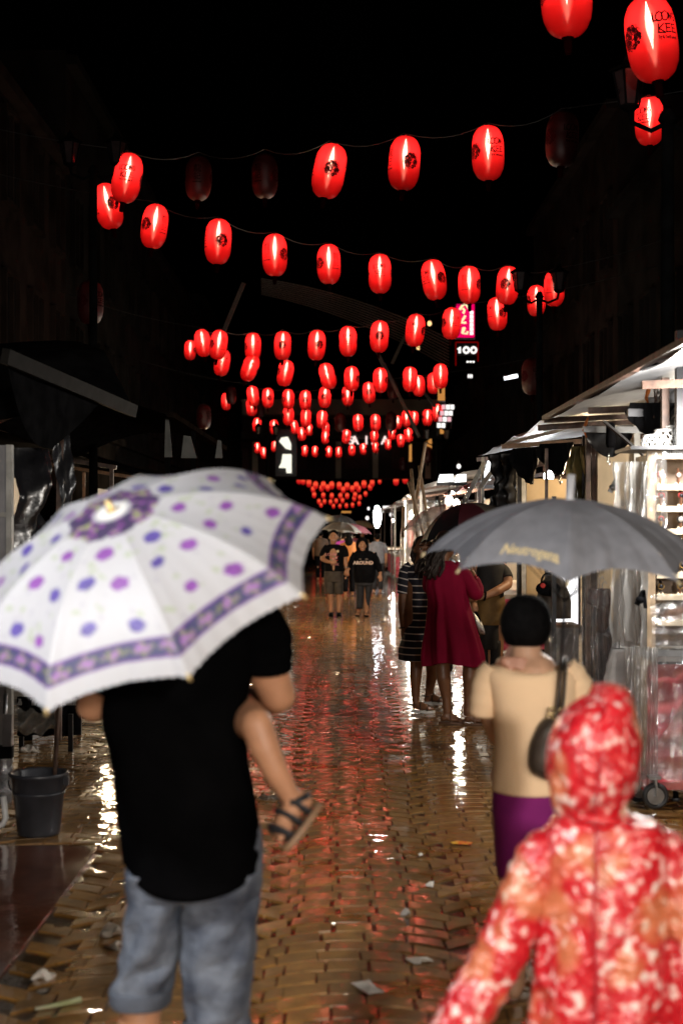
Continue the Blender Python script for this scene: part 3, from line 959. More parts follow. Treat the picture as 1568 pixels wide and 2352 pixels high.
def valance(a, b, drop, n, ph=0.):
    """Black cloth tied up at points and hanging in deep scallops between."""
    a, b = Vector(a), Vector(b)
    d = (b - a); nrm = Vector((d.y, -d.x, 0)).normalized()
    def fn(u, v):
        s = abs(math.sin(math.pi * (u * n + ph)))
        p = a + d * u
        p = p + nrm * (.05 * math.sin(u * n * 6.28 + v * 2) * v + .02 * math.sin(u * 40))
        return p - Vector((0, 0, v * (drop * (.28 + .72 * s ** .8))))
    return MB().grid(fn, 14 * n, 8)
def hung_sheet(a, b, z0, z1, wav=.04, n=5, flare=.0, sd=0):
    a, b = Vector(a), Vector(b)
    d = b - a; nrm = Vector((d.y, -d.x, 0)).normalized()
    rs = np.random.default_rng(sd); k1, k2, k3 = rs.uniform(0, 6, 3)
    def fn(u, v):
        p = a + d * u
        w = wav * (math.sin(n * 6.28 * u + k1 + v) * .6 + .4 * math.sin(n * 14 * u + k2 + 3 * v)) + wav * .5 * math.sin(7 * v + k3 + 3 * u)
        w += min(wav, .05) * (.2 if n == 1 else .5) * (math.sin(21 * u + 17 * v + k1) * math.sin(13 * v - 9 * u + k2) + .7 * abs(math.sin(11 * v + 15 * u + k3)) - .35)
        return Vector((p.x + nrm.x * (w + flare * v), p.y + nrm.y * (w + flare * v), z0 + (z1 - z0) * v + .02 * wav / .05 * math.sin(19 * u + k2) * v))
    return MB().grid(fn, 34, 30)

# --- nearest right stall: big canopy, watch cabinet, hanging clothes
S1 = thing('market_stall', 'big lit market stall with pale grey canopy beside the grey umbrella', 'market stall', (2.9, 9.6, 0))
canopy_sheet(1.72, 4.8, 6.6, 12.0, 2.66, 2.78, .05, 3).build('canopy', CANVAS, S1)
ed = MB()
for a, b in (((1.71, 6.6, 2.655), (1.71, 12, 2.655)), ((1.71, 12.02, 2.64), (4.8, 12.02, 2.76)), ((1.75, 10.1, 2.56), (4.7, 10.1, 2.68)), ((1.75, 8.3, 2.56), (4.7, 8.3, 2.68))):
    o_ = MB().bar(a, b, .045, .035).build('rafter', RUST, S1, smooth=False)
for x, y, yt, yb, Y, w, m_, nm in ((1526, 0, 868, 1029, 8.9, .045, RUST, 'post'), (1461, 0, 948, 0, 11.9, .05, POSTW, 'post'), (1562, 0, 760, 1029, 8.7, .06, DARKMETAL, 'post')):
    p = P(x, 1215, Y)
    MB().bar((p.x, Y, P(x, yb, Y).z if yb else 0), (p.x, Y, P(x, yt, Y).z), w).build(nm, m_, S1, smooth=False)
MB().bar(P(1338, 986, 11.6), P(1476, 988, 11.6), .05).build('crossbar', STEEL, S1, smooth=False)
MB().bar(P(1386, 968, 11.2), P(1476, 1045, 11.0), .02).build('strut', STEEL, S1, smooth=False)
MB().bar(P(1440, 948, 9.3), P(1512, 950, 9.3), .05).build('crossbar', DARKMETAL, S1, smooth=False)
MB().bar(P(1515, 823, 8.2), P(1568, 812, 8.0), .06).build('crossbar', RUST, S1, smooth=False)
valance(P(1345, 985, 11.8), P(1452, 985, 11.7), .235, 1).build('valance', TARP, S1)
valance(P(1446, 925, 9.4), P(1556, 925, 9.0), .245, 1).build('valance', TARP, S1)
hung_sheet(P(1497, 1000, 9.9), P(1560, 900, 8.9), 2.62, 2.27, .05, 2, sd=4).build('rolled_flap', CANVAS, S1)
a, b = P(1375, 1040, 11.9), P(1500, 1300, 11.9)
MB().box(((a.x + b.x) / 2, 12.0, 1.25), (b.x - a.x, .05, 2.45)).build('back_board', CREAM, S1, smooth=False)
for x, w in ((1349, 10), (1361, 8), (1371, 9)):
    p = P(x, 1215, 12.1)
    MB().box((p.x, 12.1, 1.3), (w * 12.1 / F, .06, 2.6)).build('shutter_slat', RUST, S1, smooth=False)
ORG = pmat('orange_rag', (.55, .14, .015), .7, .2)
for x, y, Y in ((1488, 897, 9.3), (1344, 975, 11.6)):
    p = P(x, y, Y)
    MB().tube([p + Vector((.02, 0, .06)), p, p + Vector((-.015, 0, -.05)), p + Vector((.01, 0, -.11))], [.012, .03, .022, .006], 7, flat=.5).build('rag_tie', ORG, S1)
for x, y0, y1, Y in ((1501, 880, 960, 9.2), (1515, 880, 925, 9.2), (1506, 880, 922, 9.1)):
    MB().tube([P(x, y0, Y), P(x + 2, (y0 + y1) / 2, Y), P(x - 1, y1, Y)], .006, 5).build('hook_cord', RUST, S1)
p = P(1401, 1005, 11.4)
MB().lathe([(.02, .12), (.035, .1), (.04, -.05), (.03, -.08), (.001, -.08)], p, 10).build('lamp_holder', BLACK, S1)
# drip of rain beads from the flaps
DROP = plastic('water_bead', (.95, .95, .95), .25, .6, .02, .1)
for k, (x, y0, y1, Y, n) in enumerate(((1397, 1045, 1068, 11.6, 8), (1499, 1004, 1022, 9.2, 9), (1284, 1092, 1112, 12.5, 7), (1072, 1120, 1172, 16, 13))):
    t = thing('rain_drips', ['string of rain drips below the short valance', 'rain drips falling from the grey flap tip', 'rain drips under the black scalloped cloth', 'glittering column of drips beside the white strut'][k], 'rain drips', P(x, y0, Y))
    for i in range(n):
        MB().ell(P(x + rng.normal() * 2, y0 + (y1 - y0) * i / n, Y), (.008, .008, .016), nu=7, nv=5).build('drip', DROP, t)

# cabinet of watches
CAB = thing('display_cabinet', 'wooden watch display cabinet with pale shelves under plastic', 'cabinet', (2.35, 8.9, 0))
cy = 8.75
px = lambda x, Y=cy: (x - CX) * Y / F
pz = lambda y, Y=cy: H - (y - HY) * Y / F
x0, x1 = px(1483), px(1483) + 1.05
INNER = pmat('cabinet_lining', (.30, .22, .16), .6, .2)
SHELF = pmat('pale_shelf', (.62, .52, .38), .45, .15)
MB().box(((x0 + x1) / 2, cy + .3, (pz(1045) + pz(1490)) / 2), (x1 - x0, .03, pz(1045) - pz(1490))).build('back_panel', INNER, CAB, smooth=False)
MB().box((x0 + .012, cy + .14, (pz(1045) + pz(1490)) / 2), (.024, .28, pz(1045) - pz(1490))).build('side_panel', WOOD, CAB, smooth=False)
MB().box((x1 - .012, cy + .14, (pz(1045) + pz(1490)) / 2), (.024, .28, pz(1045) - pz(1490))).build('side_panel', WOOD, CAB, smooth=False)
MB().box((x0 + .024, cy - .02, (pz(1045) + pz(1490)) / 2), (.05, .03, pz(1045) - pz(1490))).build('frame_stile', WOOD, CAB, smooth=False)
MB().box(((x0 + x1) / 2, cy - .02, pz(1045)), (x1 - x0, .035, .05)).build('frame_rail', WOOD, CAB, smooth=False)
hdx = px(1535)
hd = MB().box((hdx + .2, cy - .045, pz(1036)), (.5, .012, .055)).build('header_card', WHITE, CAB, smooth=False)
bars = MB()
for i, hgt in enumerate((.028, .03, .028, .012, .01, .008, .012, .009, .01)): bars.box((hdx - .02 + i * .012 + (.02 if i > 2 else 0), cy - .053, pz(1040) + hgt / 2 - .012), (.003, .004, hgt))
bars.build('ruler_marks', BLACK, CAB, smooth=False)
WATCH = [pmat('watch_dark', (.02, .02, .025), .3, .4, metal=.4), pmat('watch_brown', (.10, .04, .02), .5, .3), pmat('watch_gold', (.5, .33, .12), .3, .2, metal=.7), pmat('watch_red', (.35, .03, .03), .5, .2), pmat('watch_pale', (.28, .26, .24), .4, .2)]
for r, y in enumerate((1119, 1169, 1221, 1271, 1322, 1372, 1431)):
    MB().box(((x0 + x1) / 2 + .03, cy + .12, pz(y)), (x1 - x0 - .07, .24, .034)).build('shelf', SHELF, CAB, smooth=False)
    k = 0
    x = x0 + .10
    while x < x1 - .08 and y < 1400:
        z = pz(y) + .017
        c = Vector((x, cy + .06, z))
        m_ = WATCH[int(rng.integers(5))]
        d = .017 + rng.uniform(0, .008)
        hgt = rng.uniform(.075, .115)
        wt = thing('watch', ['watch with dark round face', 'brown strapped watch', 'gold coloured watch', 'chunky dark watch', 'pale faced watch'][int(rng.integers(5))] + f', number {k + 1} from the left on shelf {r + 1} of the cabinet', 'watch', c, 'watches on the cabinet shelves')
        wt['label'] = wt['label'].replace(f'number {k + 1} from', f'{ordn[k]} from').replace(f'on shelf {r + 1} of', f'on {ordn[r]} shelf of')
        MB().tube([c + Vector((0, 0, .0)), c + Vector((0, -.012, hgt * .45)), c + Vector((0, .0, hgt))], [.022, .02, .017], 8, flat=.45).build('strap', WATCH[int(rng.integers(3))], wt)
        q = MB().tube([c + Vector((0, -.01, hgt * .62)), c + Vector((0, -.03, hgt * .6))], d, 14).build('case', m_, wt)
        MB().tube([c + Vector((0, -.0301, hgt * .6)), c + Vector((0, -.032, hgt * .6))], d * .75, 14).build('dial', WATCH[4 if rng.random() < .4 else 0], q)
        MB().lathe([(.022, 0), (.016, .014), (.001, .015)], c, 10).build('cushion', SHELF, wt)
        x += rng.uniform(.10, .14); k += 1
    if y > 1400:
        for i in range(3):
            c = Vector((x0 + .2 + i * .28, cy + .08, pz(y) + .07))
            b_ = thing('handbag', ['dark leather bag behind plastic on the lowest shelf', 'tan leather bag in the middle of the lowest shelf', 'brown leather bag at the far end of the lowest shelf'][i], 'bag', c)
            MB().ell(c, (.11, .06, .075)).build('body', WATCH[1] if i != 1 else pmat('tan_leather', (.3, .16, .09), .45), b_)
            MB().tube([c + Vector((.07 * math.cos(q), 0, .05 + .05 * math.sin(q))) for q in np.linspace(.2, 2.9, 8)], .008, 6).build('handle', WATCH[0], b_)
            hungc = None
MB().box(((x0 + x1) / 2, cy + .1, pz(1031)), (1.3, .5, .02)).build('top_board', DARKMETAL, CAB, smooth=False)
# fancy white lattice baskets on top
LAT = pmat('white_lattice', (.72, .72, .70), .4, .1)
for i, (x, r) in enumerate(((1497, .07), (1531, .10), (1558, .12))):
    c = Vector((px(x, 8.9), 8.9, pz(1031) + .012))
    t = thing('lattice_basket', ['small white lattice basket on the cabinet top', 'middle white lattice basket on the cabinet top', 'tallest white lattice basket by the dark post'][i], 'basket', c)
    lat = MB()
    for k in range(12):
        a = 2 * math.pi * k / 12
        for s in (-1, 1):
            pts = [c + Vector((math.cos(a + s * q * .9) * r * (.6 + .4 * math.sin(q * 2.6 + .4)), math.sin(a + s * q * .9) * r * (.6 + .4 * math.sin(q * 2.6 + .4)), q * r * 1.1)) for q in np.linspace(0, 1, 5)]
            lat.tube(pts, .005, 5)
    lat.build('lattice', LAT, t)
    for zz, rr in ((.004, .62), (r * 1.1, .72)):
        MB().tube([c + Vector((rr * r * math.cos(q), rr * r * math.sin(q), zz)) for q in np.linspace(0, 6.283, 20)], .008, 6).build('hoop', LAT, t)
# cart that carries the cabinet
CART = thing('stall_cart', 'wheeled stall cart wrapped in clear plastic over red printed cloth', 'cart', (2.4, 8.9, 0))
REDC = pmat('red_print_cloth', (.55, .02, .05), .6, .4, scale=6, col2=(.62, .16, .16))
GREYB = pmat('grey_board', (.22, .21, .20), .6, .2)
MB().box((px(1500) + .65, cy + .22, pz(1508)), (1.35, .6, .05)).build('table_top', GREYB, CART, smooth=False)
MB().bar((px(1452), cy - .14, pz(1495)), (px(1452) + 1.4, cy - .14, pz(1500)), .035).build('rail', STEEL, CART, smooth=False)
hung_sheet((px(1478), cy - .06, 0), (px(1478) + 1.2, cy - .06, 0), pz(1525), pz(1802), .03, 4, sd=2).build('red_cloth', REDC, CART)
MB().box((px(1478) + .6, cy + .2, pz(1800)), (1.25, .55, .05)).build('lower_shelf', REDC, CART, smooth=False)
hung_sheet((px(1420), cy - .2, 0), (px(1490), cy - .24, 0), pz(1480), pz(1800), .06, 3, .03, sd=5).build('plastic_skirt', MILKY, CART)
hung_sheet((px(1484), cy - .25, 0), (px(1484) + 1.1, cy - .28, 0), pz(1500), pz(1790), .07, 4, .05, sd=6).build('plastic_skirt', CLEAR, CART)
# slanting front plastic lifted to the right
def fn(u, v):
    a = P(1468 + 100 * v ** .9, 1790 - 197 * v, cy - .3)
    e = Vector((1.0 * u, .05 * math.sin(9 * u + 5 * v) - .1 * u, -.02 * u - (1 - v) * .02 + .03 * math.sin(14 * u)))
    z = a.z + (P(0, 1783, cy).z - a.z) * (u * 1.0 if u < 1 else 1) * .9
    return Vector((a.x + e.x, a.y + e.y, z))
MB().grid(fn, 24, 16).build('plastic_skirt', CLEAR, CART)
RUB = pmat('black_rubber', (.015, .015, .016), .6, .2)
def wheel(x, y, Y, r, parent):
    c = P(x, y, Y)
    def ring(R, rr, n1=28, n2=10):
        return [[c + Vector(((R + rr * math.cos(b)) * math.cos(a), rr * math.sin(b) * 1.5, (R + rr * math.cos(b)) * math.sin(a))) for b in np.linspace(0, 2 * math.pi, n2)] for a in np.linspace(0, 2 * math.pi, n1)]
    mb = MB(); g_ = ring(r * .8, r * .2)
    mb.add([p for q in g_ for p in q], [(i * 10 + j, i * 10 + j + 1, (i + 1) * 10 + j + 1, (i + 1) * 10 + j) for i in range(27) for j in range(9)])
    w = mb.build('wheel', RUB, parent)
    MB().tube([c + Vector((0, -.012, 0)), c + Vector((0, .012, 0))], r * .64, 24).build('rim', STEEL, w, smooth=False)
    MB().tube([c + Vector((0, -.03, 0)), c + Vector((0, .03, 0))], r * .14, 10).build('axle', STEEL, w, smooth=False)
    f = MB()
    for s in (-1, 1): f.bar(c + Vector((0, s * .035, 0)), c + Vector((-.01, s * .035, r * 1.35)), .012, .05)
    f.box(c + Vector((-.01, 0, r * 1.4)), (.07, .09, .02))
    f.build('fork', STEEL, parent, smooth=False)
wheel(1504, 1828, 8.45, .080, CART)
wheel(1466, 1815, 8.95, .076, CART)
MB().tube([P(1551, 1800, 8.7), P(1551, 1837, 8.7)], .018, 8).build('leg', BLACK, CART)
MB().tube([P(1551, 1833, 8.7), P(1551, 1840, 8.7)], .026, 8).build('rubber_foot', RUB, CART)
# plastic hung over cabinet front and clamps
t = thing('plastic_sheet', 'clear crumpled plastic sheet hung over the watch cabinet', 'plastic sheet', (px(1500), cy - .1, 1.5))
hung_sheet((px(1478), cy - .06, 0), (px(1522), cy - .1, 0), pz(1040), pz(1300), .035, 2, .02, sd=7).build('sheet', CLEAR, t)
hung_sheet((px(1420), cy + .1, 0), (px(1487), cy - .03, 0), pz(1060), pz(1480), .05, 2, .02, sd=8).build('side_sheet', MILKY, t)
t = thing('plastic_sheet', 'clear plastic sheet clipped across the cabinet lower shelves', 'plastic sheet', (px(1530), cy - .12, 1.1))
hung_sheet((px(1484), cy - .12, 0), (px(1484) + 1.0, cy - .12, 0), pz(1365), pz(1495), .03, 3, .03, sd=9).build('sheet', CLEAR, t)
for i, (x, y, Y, m_) in enumerate(((1410, 1120, 9.4, STEEL), (1472, 1378, 8.6, BLACK), (1402, 1450, 9.0, pmat('grey_clip', (.12, .12, .13), .5)))):
    c = P(x, y, Y)
    t = thing('spring_clamp', ['silver spring clamp pinching plastic near the cabinet', 'black binder clip on the wooden cabinet frame', 'grey plastic clip holding the hanging trousers sheet'][i], 'clamp', c)
    MB().bar(c + Vector((-.03, 0, -.03)), c + Vector((.012, 0, .05)), .03, .02).build('jaw', m_, t, smooth=False)
    MB().bar(c + Vector((.025, 0, -.05)), c + Vector((.012, 0, .06)), .018, .02).build('jaw', m_, t, smooth=False)
    MB().tube([c + Vector((-.01, -.02, 0)), c + Vector((-.01, .02, 0))], .022, 10).build('spring', m_, t)
# wire grid panel with white cards
t = thing('wire_grid', 'white wire grid display panel behind plastic', 'display grid', P(1445, 1300, 9.6))
for i in range(7):
    MB().bar(P(1424 + i * 7.5, 1150, 9.6), P(1424 + i * 7.5, 1470, 9.6), .007).build('wire', WHITE, t, smooth=False)
for i in range(18):
    MB().bar(P(1422, 1152 + i * 18.5, 9.59), P(1471, 1152 + i * 18.5, 9.59), .007).build('wire', WHITE, t, smooth=False)
MB().box(P(1446, 1155, 9.56), (.13, .02, .04)).build('card', WHITE, t, smooth=False)
# clothes: trousers, jacket, white garments
GREYT = pmat('grey_trouser_cloth', (.085, .09, .105), .75, .25, bump=.3)
PLAID = pmat('plaid_wool', (.07, .018, .02), .8, .5, scale=40, bump=.3)
def hanging(name, label, cat, rows, Y, dep, mat, sd=0, parts=()):
    c = P((rows[0][1] + rows[0][2]) / 2, rows[0][0], Y)
    t = thing(name, label, cat, c)
    mb = MB()
    garment(mb, Y, [(y, a, b, dep) for y, a, b in rows], fold=.12, nf=8, ph=sd, wrinkle=.08, seed=sd)
    mb.build('cloth', mat, t)
    hk = MB().tube([c + Vector((0, 0, .0)), c + Vector((0, 0, .06)), c + Vector((.02, 0, .08)), c + Vector((.03, 0, .06))], .004, 5)
    hk.build('hanger_hook', STEEL, t)
    return t
hanging('trousers', 'grey hanging trousers with studded waistband behind plastic', 'trousers', [(1362, 1366, 1398), (1400, 1362, 1400), (1470, 1362, 1404), (1560, 1372, 1404), (1600, 1376, 1398)], 9.6, .07, GREYT, 1)
hanging('scarf', 'dark red plaid scarf hanging over the grey trousers', 'scarf', [(1352, 1352, 1400), (1385, 1350, 1402), (1400, 1372, 1398), (1452, 1370, 1396)], 9.45, .05, PLAID, 2)
t = hanging('jacket', 'brown jacket hanging beside the white floodlit panel', 'jacket', [(1322, 1256, 1286), (1345, 1240, 1300), (1370, 1234, 1306), (1420, 1236, 1310)], 10.6, .09, pmat('brown_jacket', (.05, .035, .022), .7, .4), 3)
t = thing('handbag', 'black handbag with a round red badge hanging at the stall', 'bag', P(1258, 1345, 10.2))
MB().ell(P(1258, 1352, 10.2), (.09, .05, .055)).build('body', BLACK, t)
MB().tube([P(1258 + 16 * math.cos(q), 1340 - 24 * math.sin(q), 10.2) for q in np.linspace(0, 3.14, 9)], .008, 6).build('strap', BLACK, t)
MB().tube([P(1246, 1345, 10.12), P(1246, 1345, 10.1)], .018, 12).build('badge', pmat('red_badge', (.7, .06, .05), .4), t)
hanging('blouse', 'white blouse wrapped in plastic left of the cabinet', 'blouse', [(1318, 1424, 1460), (1350, 1410, 1468), (1420, 1408, 1464), (1500, 1404, 1458)], 9.3, .06, WHITE, 4)
hanging('blouse', 'pale grey blouse hanging lowest beside the trousers', 'blouse', [(1490, 1402, 1440), (1540, 1390, 1448), (1620, 1386, 1450)], 9.1, .06, pmat('pale_cloth', (.5, .49, .48), .7), 5)
t = thing('plastic_sheet', 'long clear plastic curtain over the hanging clothes', 'plastic sheet', P(1350, 1330, 9.2))
hung_sheet(P(1318, 1215, 9.3), P(1405, 1215, 9.2), P(0, 1300, 9.2).z, P(0, 1640, 9.2).z, .06, 3, sd=11).build('sheet', CLEAR, t)
t = thing('plastic_sheet', 'crumpled clear plastic heap on boxes under the light panel', 'plastic sheet', P(1290, 1470, 9.9))
MB().grid(lambda u, v: P(1258 + 66 * u, 1435 + 110 * v, 9.9 - .12 * v) + Vector((0, .06 * math.sin(13 * u + 9 * v), .035 * math.sin(11 * u * (1 + v)))), 20, 16).build('sheet', CLEAR, t)
t = thing('stock_box', 'dark plastic wrapped stock box below the bright panel', 'box', P(1290, 1500, 10.1))
MB().box(P(1288, 1492, 10.2), (.20, .3, .36)).build('body', GREYB, t, smooth=False)
MB().box(P(1288, 1435, 10.2), (.21, .31, .02)).build('lid', pmat('brown_card', (.16, .09, .04), .7), t, smooth=False)
# glowing panel added in place of floodlit plastic (brightest thing on the right)
t = thing('added_light_panel', 'blazing white flood lamp panel behind the short haired woman', 'lamp', P(1290, 1390, 10.9))
a, b = P(1262, 1322, 10.9), P(1326, 1446, 10.9)
MB().box(((a.x + b.x) / 2, 10.9, (a.z + b.z) / 2), (b.x - a.x, .03, a.z - b.z)).build('panel', glow('flood', (1, .98, 1), 2.2), t, smooth=False)
MB().box(((a.x + b.x) / 2, 10.96, (a.z + b.z) / 2), (b.x - a.x + .05, .07, a.z - b.z + .05)).build('housing', DARKMETAL, t, smooth=False)
MB().bar(P(1294, 1446, 10.96), Vector((P(1294, 0, 10.96).x, 10.96, 0)), .04).build('stand', DARKMETAL, t, smooth=False)
MB().bar(Vector((P(1271, 0, 10.0).x, 10.0, 0)), P(1271, 1140, 10.0), .03).build('post', DARKMETAL, S1, smooth=False)

# --- second right stall: scalloped black cloth, cream boards, gold plastic
S2 = thing('market_stall', 'market stall with scalloped black cloth and cream boards behind the grey umbrella', 'market stall', (2.6, 15, 0))
canopy_sheet(1.72, 4.6, 12.35, 18.0, 2.66, 2.86, .05, 3).build('canopy', CANVAS, S2)
for y in (12.4, 15.2, 18.0):
    MB().bar((1.71, y, 2.60), (4.6, y, 2.8), .05, .04).build('rafter', RUST, S2, smooth=False)
a, b = P(1208, 1108, 14.6), P(1300, 1300, 14.6)
for xx in (1208, 1255.5):
    a, b = P(xx, 1100, 14.6), P(xx + 44, 1400, 14.6)
    MB().box(((a.x + b.x) / 2, 14.6, (a.z + b.z) / 2), (b.x - a.x, .05, a.z - b.z)).build('back_board', CREAM, S2, smooth=False)
for x, w, m_, Y, yt in ((1254, 7, RUST, 12.6, 1030), (1192, 12, DARKMETAL, 14.3, 1050), (1202, 9, POSTW, 14.0, 1060), (1340, 8, DARKMETAL, 12.3, 1000), (1108, 6, POSTW, 16.4, 1050)):
    p = P(x, yt, Y)
    MB().bar((p.x, Y, 0), p, w * Y / F).build('post', m_, S2, smooth=False)
valance(P(1176, 1030, 13.6), P(1246, 1030, 13.2), .34, 1).build('valance', TARP, S2)
valance(P(1238, 1020, 13.0), P(1320, 1015, 12.6), .29, 1).build('valance', TARP, S2)
GOLD = pmat('dark_gold_plastic', (.10, .08, .03), .18, .6, scale=5, spec=.8, bump=1.0, bscale=7)
hung_sheet(P(1316, 1215, 12.35), P(1346, 1215, 12.25), P(0, 1025, 12.3).z, P(0, 1180, 12.3).z, .09, 1, sd=3).build('plastic_flap', GOLD, S2)
hung_sheet(P(1140, 1215, 15.0), P(1190, 1215, 14.6), P(0, 1045, 15).z, P(0, 1180, 15).z, .09, 2, sd=12).build('plastic_flap', TARP, S2)
MB().bar(P(1062, 1158, 16.3), P(1112, 1062, 16.6), .05).build('strut', POSTW, S2, smooth=False)
MB().bar(P(1104, 1118, 16.2), P(1148, 1058, 16.5), .05).build('strut', POSTW, S2, smooth=False)
# brilliant shop light seen through the struts
t = thing('shop_light', 'dazzling white lit shop front seen through the leaning struts', 'shop light', P(1130, 1085, 19))
GLZ = glow('shop_glare', (.97, 1, 1), 2.6)
for q in (((1104, 1112), (1120, 1058), (1136, 1056), (1146, 1078), (1118, 1112)), ((1136, 1112), (1150, 1084), (1164, 1072), (1174, 1086), (1172, 1112))):
    MB().poly([P(x, y, 19) for x, y in q], (0, 1, 0), .05).build('pane', GLZ, t, smooth=False)
MB().box(P(1140, 1118, 19.1), (.55, .1, .05)).build('sill', DARKMETAL, t, smooth=False)
t = thing('shop_light', 'pair of white tube lit panels under the dark roof edge', 'shop light', P(1038, 1098, 24))
for x0_, x1_ in ((1004, 1040), (1043, 1070)):
    MB().poly([P(x0_ + 6, 1090, 24), P(x1_, 1089, 24), P(x1_, 1106, 24), P(x0_, 1108, 24)], (0, 1, 0), .04).build('pane', GLZ, t, smooth=False)
MB().bar(P(1002, 1112, 24.05), P(1074, 1112, 24.05), .05).build('sill', DARKMETAL, t, smooth=False)

# --- further right stalls
def far_stall(side_, y0, y1, label, roof, lampcol, power, seed, goods=6, xs=1.75, z=2.5):
    rs = np.random.default_rng(seed)
    t = thing('market_stall', label, 'market stall', (side_ * (xs + 1), (y0 + y1) / 2, 0))
    x0, x1 = side_ * xs, side_ * (xs + 2.6)
    canopy_sheet(x0, x1, y0, y1, z, z + .45, .07, 3).build('canopy', roof, t)
    for y in (y0 + .1, y1 - .1):
        MB().bar((x0, y, z - .04), (x1, y, z + .36), .05).build('rafter', RUST, t, smooth=False)
        MB().bar((x0 + side_ * .06, y, 0), (x0 + side_ * .06, y, z - .02), .045).build('post', POSTW if rs.random() < .5 else RUST, t, smooth=False)
        MB().bar((x1 - side_ * .1, y, 0), (x1 - side_ * .1, y, z + .3), .05).build('post', RUST, t, smooth=False)
    MB().box((side_ * (xs + .75), (y0 + y1) / 2, .82), (1.1, y1 - y0 - .5, .06)).build('table_top', WOOD, t, smooth=False)
    hung_sheet((x0 + side_ * .2, y0 + .25, 0), (x0 + side_ * .2, y1 - .25, 0), .79, .12, .03, 6, sd=seed).build('table_skirt', [TARP, REDC, GREYB][seed % 3], t)
    hung_sheet((x0 + side_ * .2, y0 + .22, 0), (x0 + side_ * 1.3, y0 + .22, 0), .79, .12, .03, 3, sd=seed + 1).build('table_skirt', [TARP, REDC, GREYB][seed % 3], t)
    MB().box((x1 - side_ * .3, (y0 + y1) / 2, 1.3), (.05, y1 - y0 - .4, 2.4)).build('back_board', CREAM if side_ > 0 else GREYB, t, smooth=False)
    return t
GC = [pmat('goods_red', (.35, .05, .04), .7), pmat('goods_blue', (.05, .08, .2), .7), pmat('goods_grey', (.2, .2, .21), .7), pmat('goods_tan', (.35, .2, .1), .7), pmat('goods_white', (.6, .58, .55), .7), pmat('goods_black', (.015, .015, .018), .7), pmat('goods_pink', (.5, .18, .25), .7)]
GN = ['red', 'blue', 'grey', 'tan', 'white', 'black', 'pink']
shirt_n = 0
def stall_goods(side_, y0, y1, seed, where, xs=1.75, n=7, z=2.02):
    """Shirts hung across the near end of a stall, facing the street's approach."""
    rs = np.random.default_rng(seed)
    rail = MB().bar((side_ * (xs + .1), y0 + .3, z + .05), (side_ * (xs + 2.2), y0 + .3, z + .05), .025)
    r = tag(rail.build('clothes_rail', STEEL, smooth=False), f'steel clothes rail across the near end of the {where}', 'rail')
    for i in range(n):
        k = int(rs.integers(7))
        x = side_ * (xs + .22 + i * .27)
        h = rs.uniform(.55, .8)
        t = thing('hanging_shirt', f'{GN[k]} shirt hanging {ordn[i]} from the street end, rail of the {where}', 'shirt', (x, y0 + .3, z))
        mb = MB()
        w = .17
        vs = []
        mb.poly([(x - w * .35, y0 + .27, z), (x + w * .35, y0 + .27, z), (x + w, y0 + .27, z - .09), (x + w * 1.25, y0 + .27, z - .27), (x + w * .9, y0 + .27, z - .3), (x + w * .75, y0 + .27, z - .2), (x + w * .8, y0 + .27, z - h), (x - w * .8, y0 + .27, z - h), (x - w * .75, y0 + .27, z - .2), (x - w * .9, y0 + .27, z - .3), (x - w * 1.25, y0 + .27, z - .27), (x - w, y0 + .27, z - .09)], (0, 1, 0), .07)
        mb.build('cloth', GC[k], t, smooth=False)
        MB().tube([(x, y0 + .3, z - .01), (x, y0 + .3, z + .07)], .005, 5).build('hanger_hook', STEEL, t)
far_stall(1, 18.6, 24.5, 'low stall with a dark maroon roof beyond the black umbrella', MAROON, 0, 0, 1, z=2.34)
stall_goods(1, 20.2, 24, 21, 'maroon roofed stall', n=7, z=1.95)
far_stall(1, 27, 33, 'stall wrapped in clear plastic with a steel pole, near the walking couple', CANVAS, 0, 0, 2, xs=1.45)
stall_goods(1, 28.5, 33, 22, 'plastic wrapped stall', xs=1.45, n=5, z=1.85)
t = thing('plastic_sheet', 'tall hazy plastic curtain on the stall beside the walking couple', 'plastic sheet', (1.6, 27.5, 1.2))
hung_sheet((1.15, 27.4, 0), (1.9, 26.9, 0), 2.2, .45, .08, 3, sd=31).build('sheet', MILKY, t)
t = thing('plastic_sheet', 'hazy plastic curtain beside the clear umbrella', 'plastic sheet', (1.9, 18.2, 1.2))
hung_sheet((1.15, 19.0, 0), (1.75, 18.2, 0), 2.1, .5, .07, 3, sd=32).build('sheet', CLEAR, t)
far_stall(1, 36, 43, 'far right stall with a white strip lamp', CANVAS, 0, 0, 3, xs=1.55)
stall_goods(1, 37, 43, 23, 'strip lamp stall', xs=1.55, n=6, z=1.95)
far_stall(1, 47, 55, 'farthest right stall near the umbrella crowd', MAROON, 0, 0, 4, xs=1.6)
far_stall(1, 60, 72, 'distant right stall below the small red lanterns', CANVAS, 0, 0, 5, xs=1.6)
far_stall(-1, 17, 23.5, 'unseen left stall with its roof behind the floral umbrella', DULL, 0, 0, 6, xs=2.7)
far_stall(-1, 27, 34, 'left stall behind the man in the printed black shirt', DULL, 0, 0, 7, xs=2.4)
stall_goods(-1, 28, 34, 24, 'left stall behind the couple', xs=2.4, n=6)
far_stall(-1, 38, 46, 'far left stall behind the floral umbrella edge', MAROON, 0, 0, 8, xs=2.3)
far_stall(-1, 50, 60, 'farthest left stall near the umbrella crowd', CANVAS, 0, 0, 9, xs=2.2)
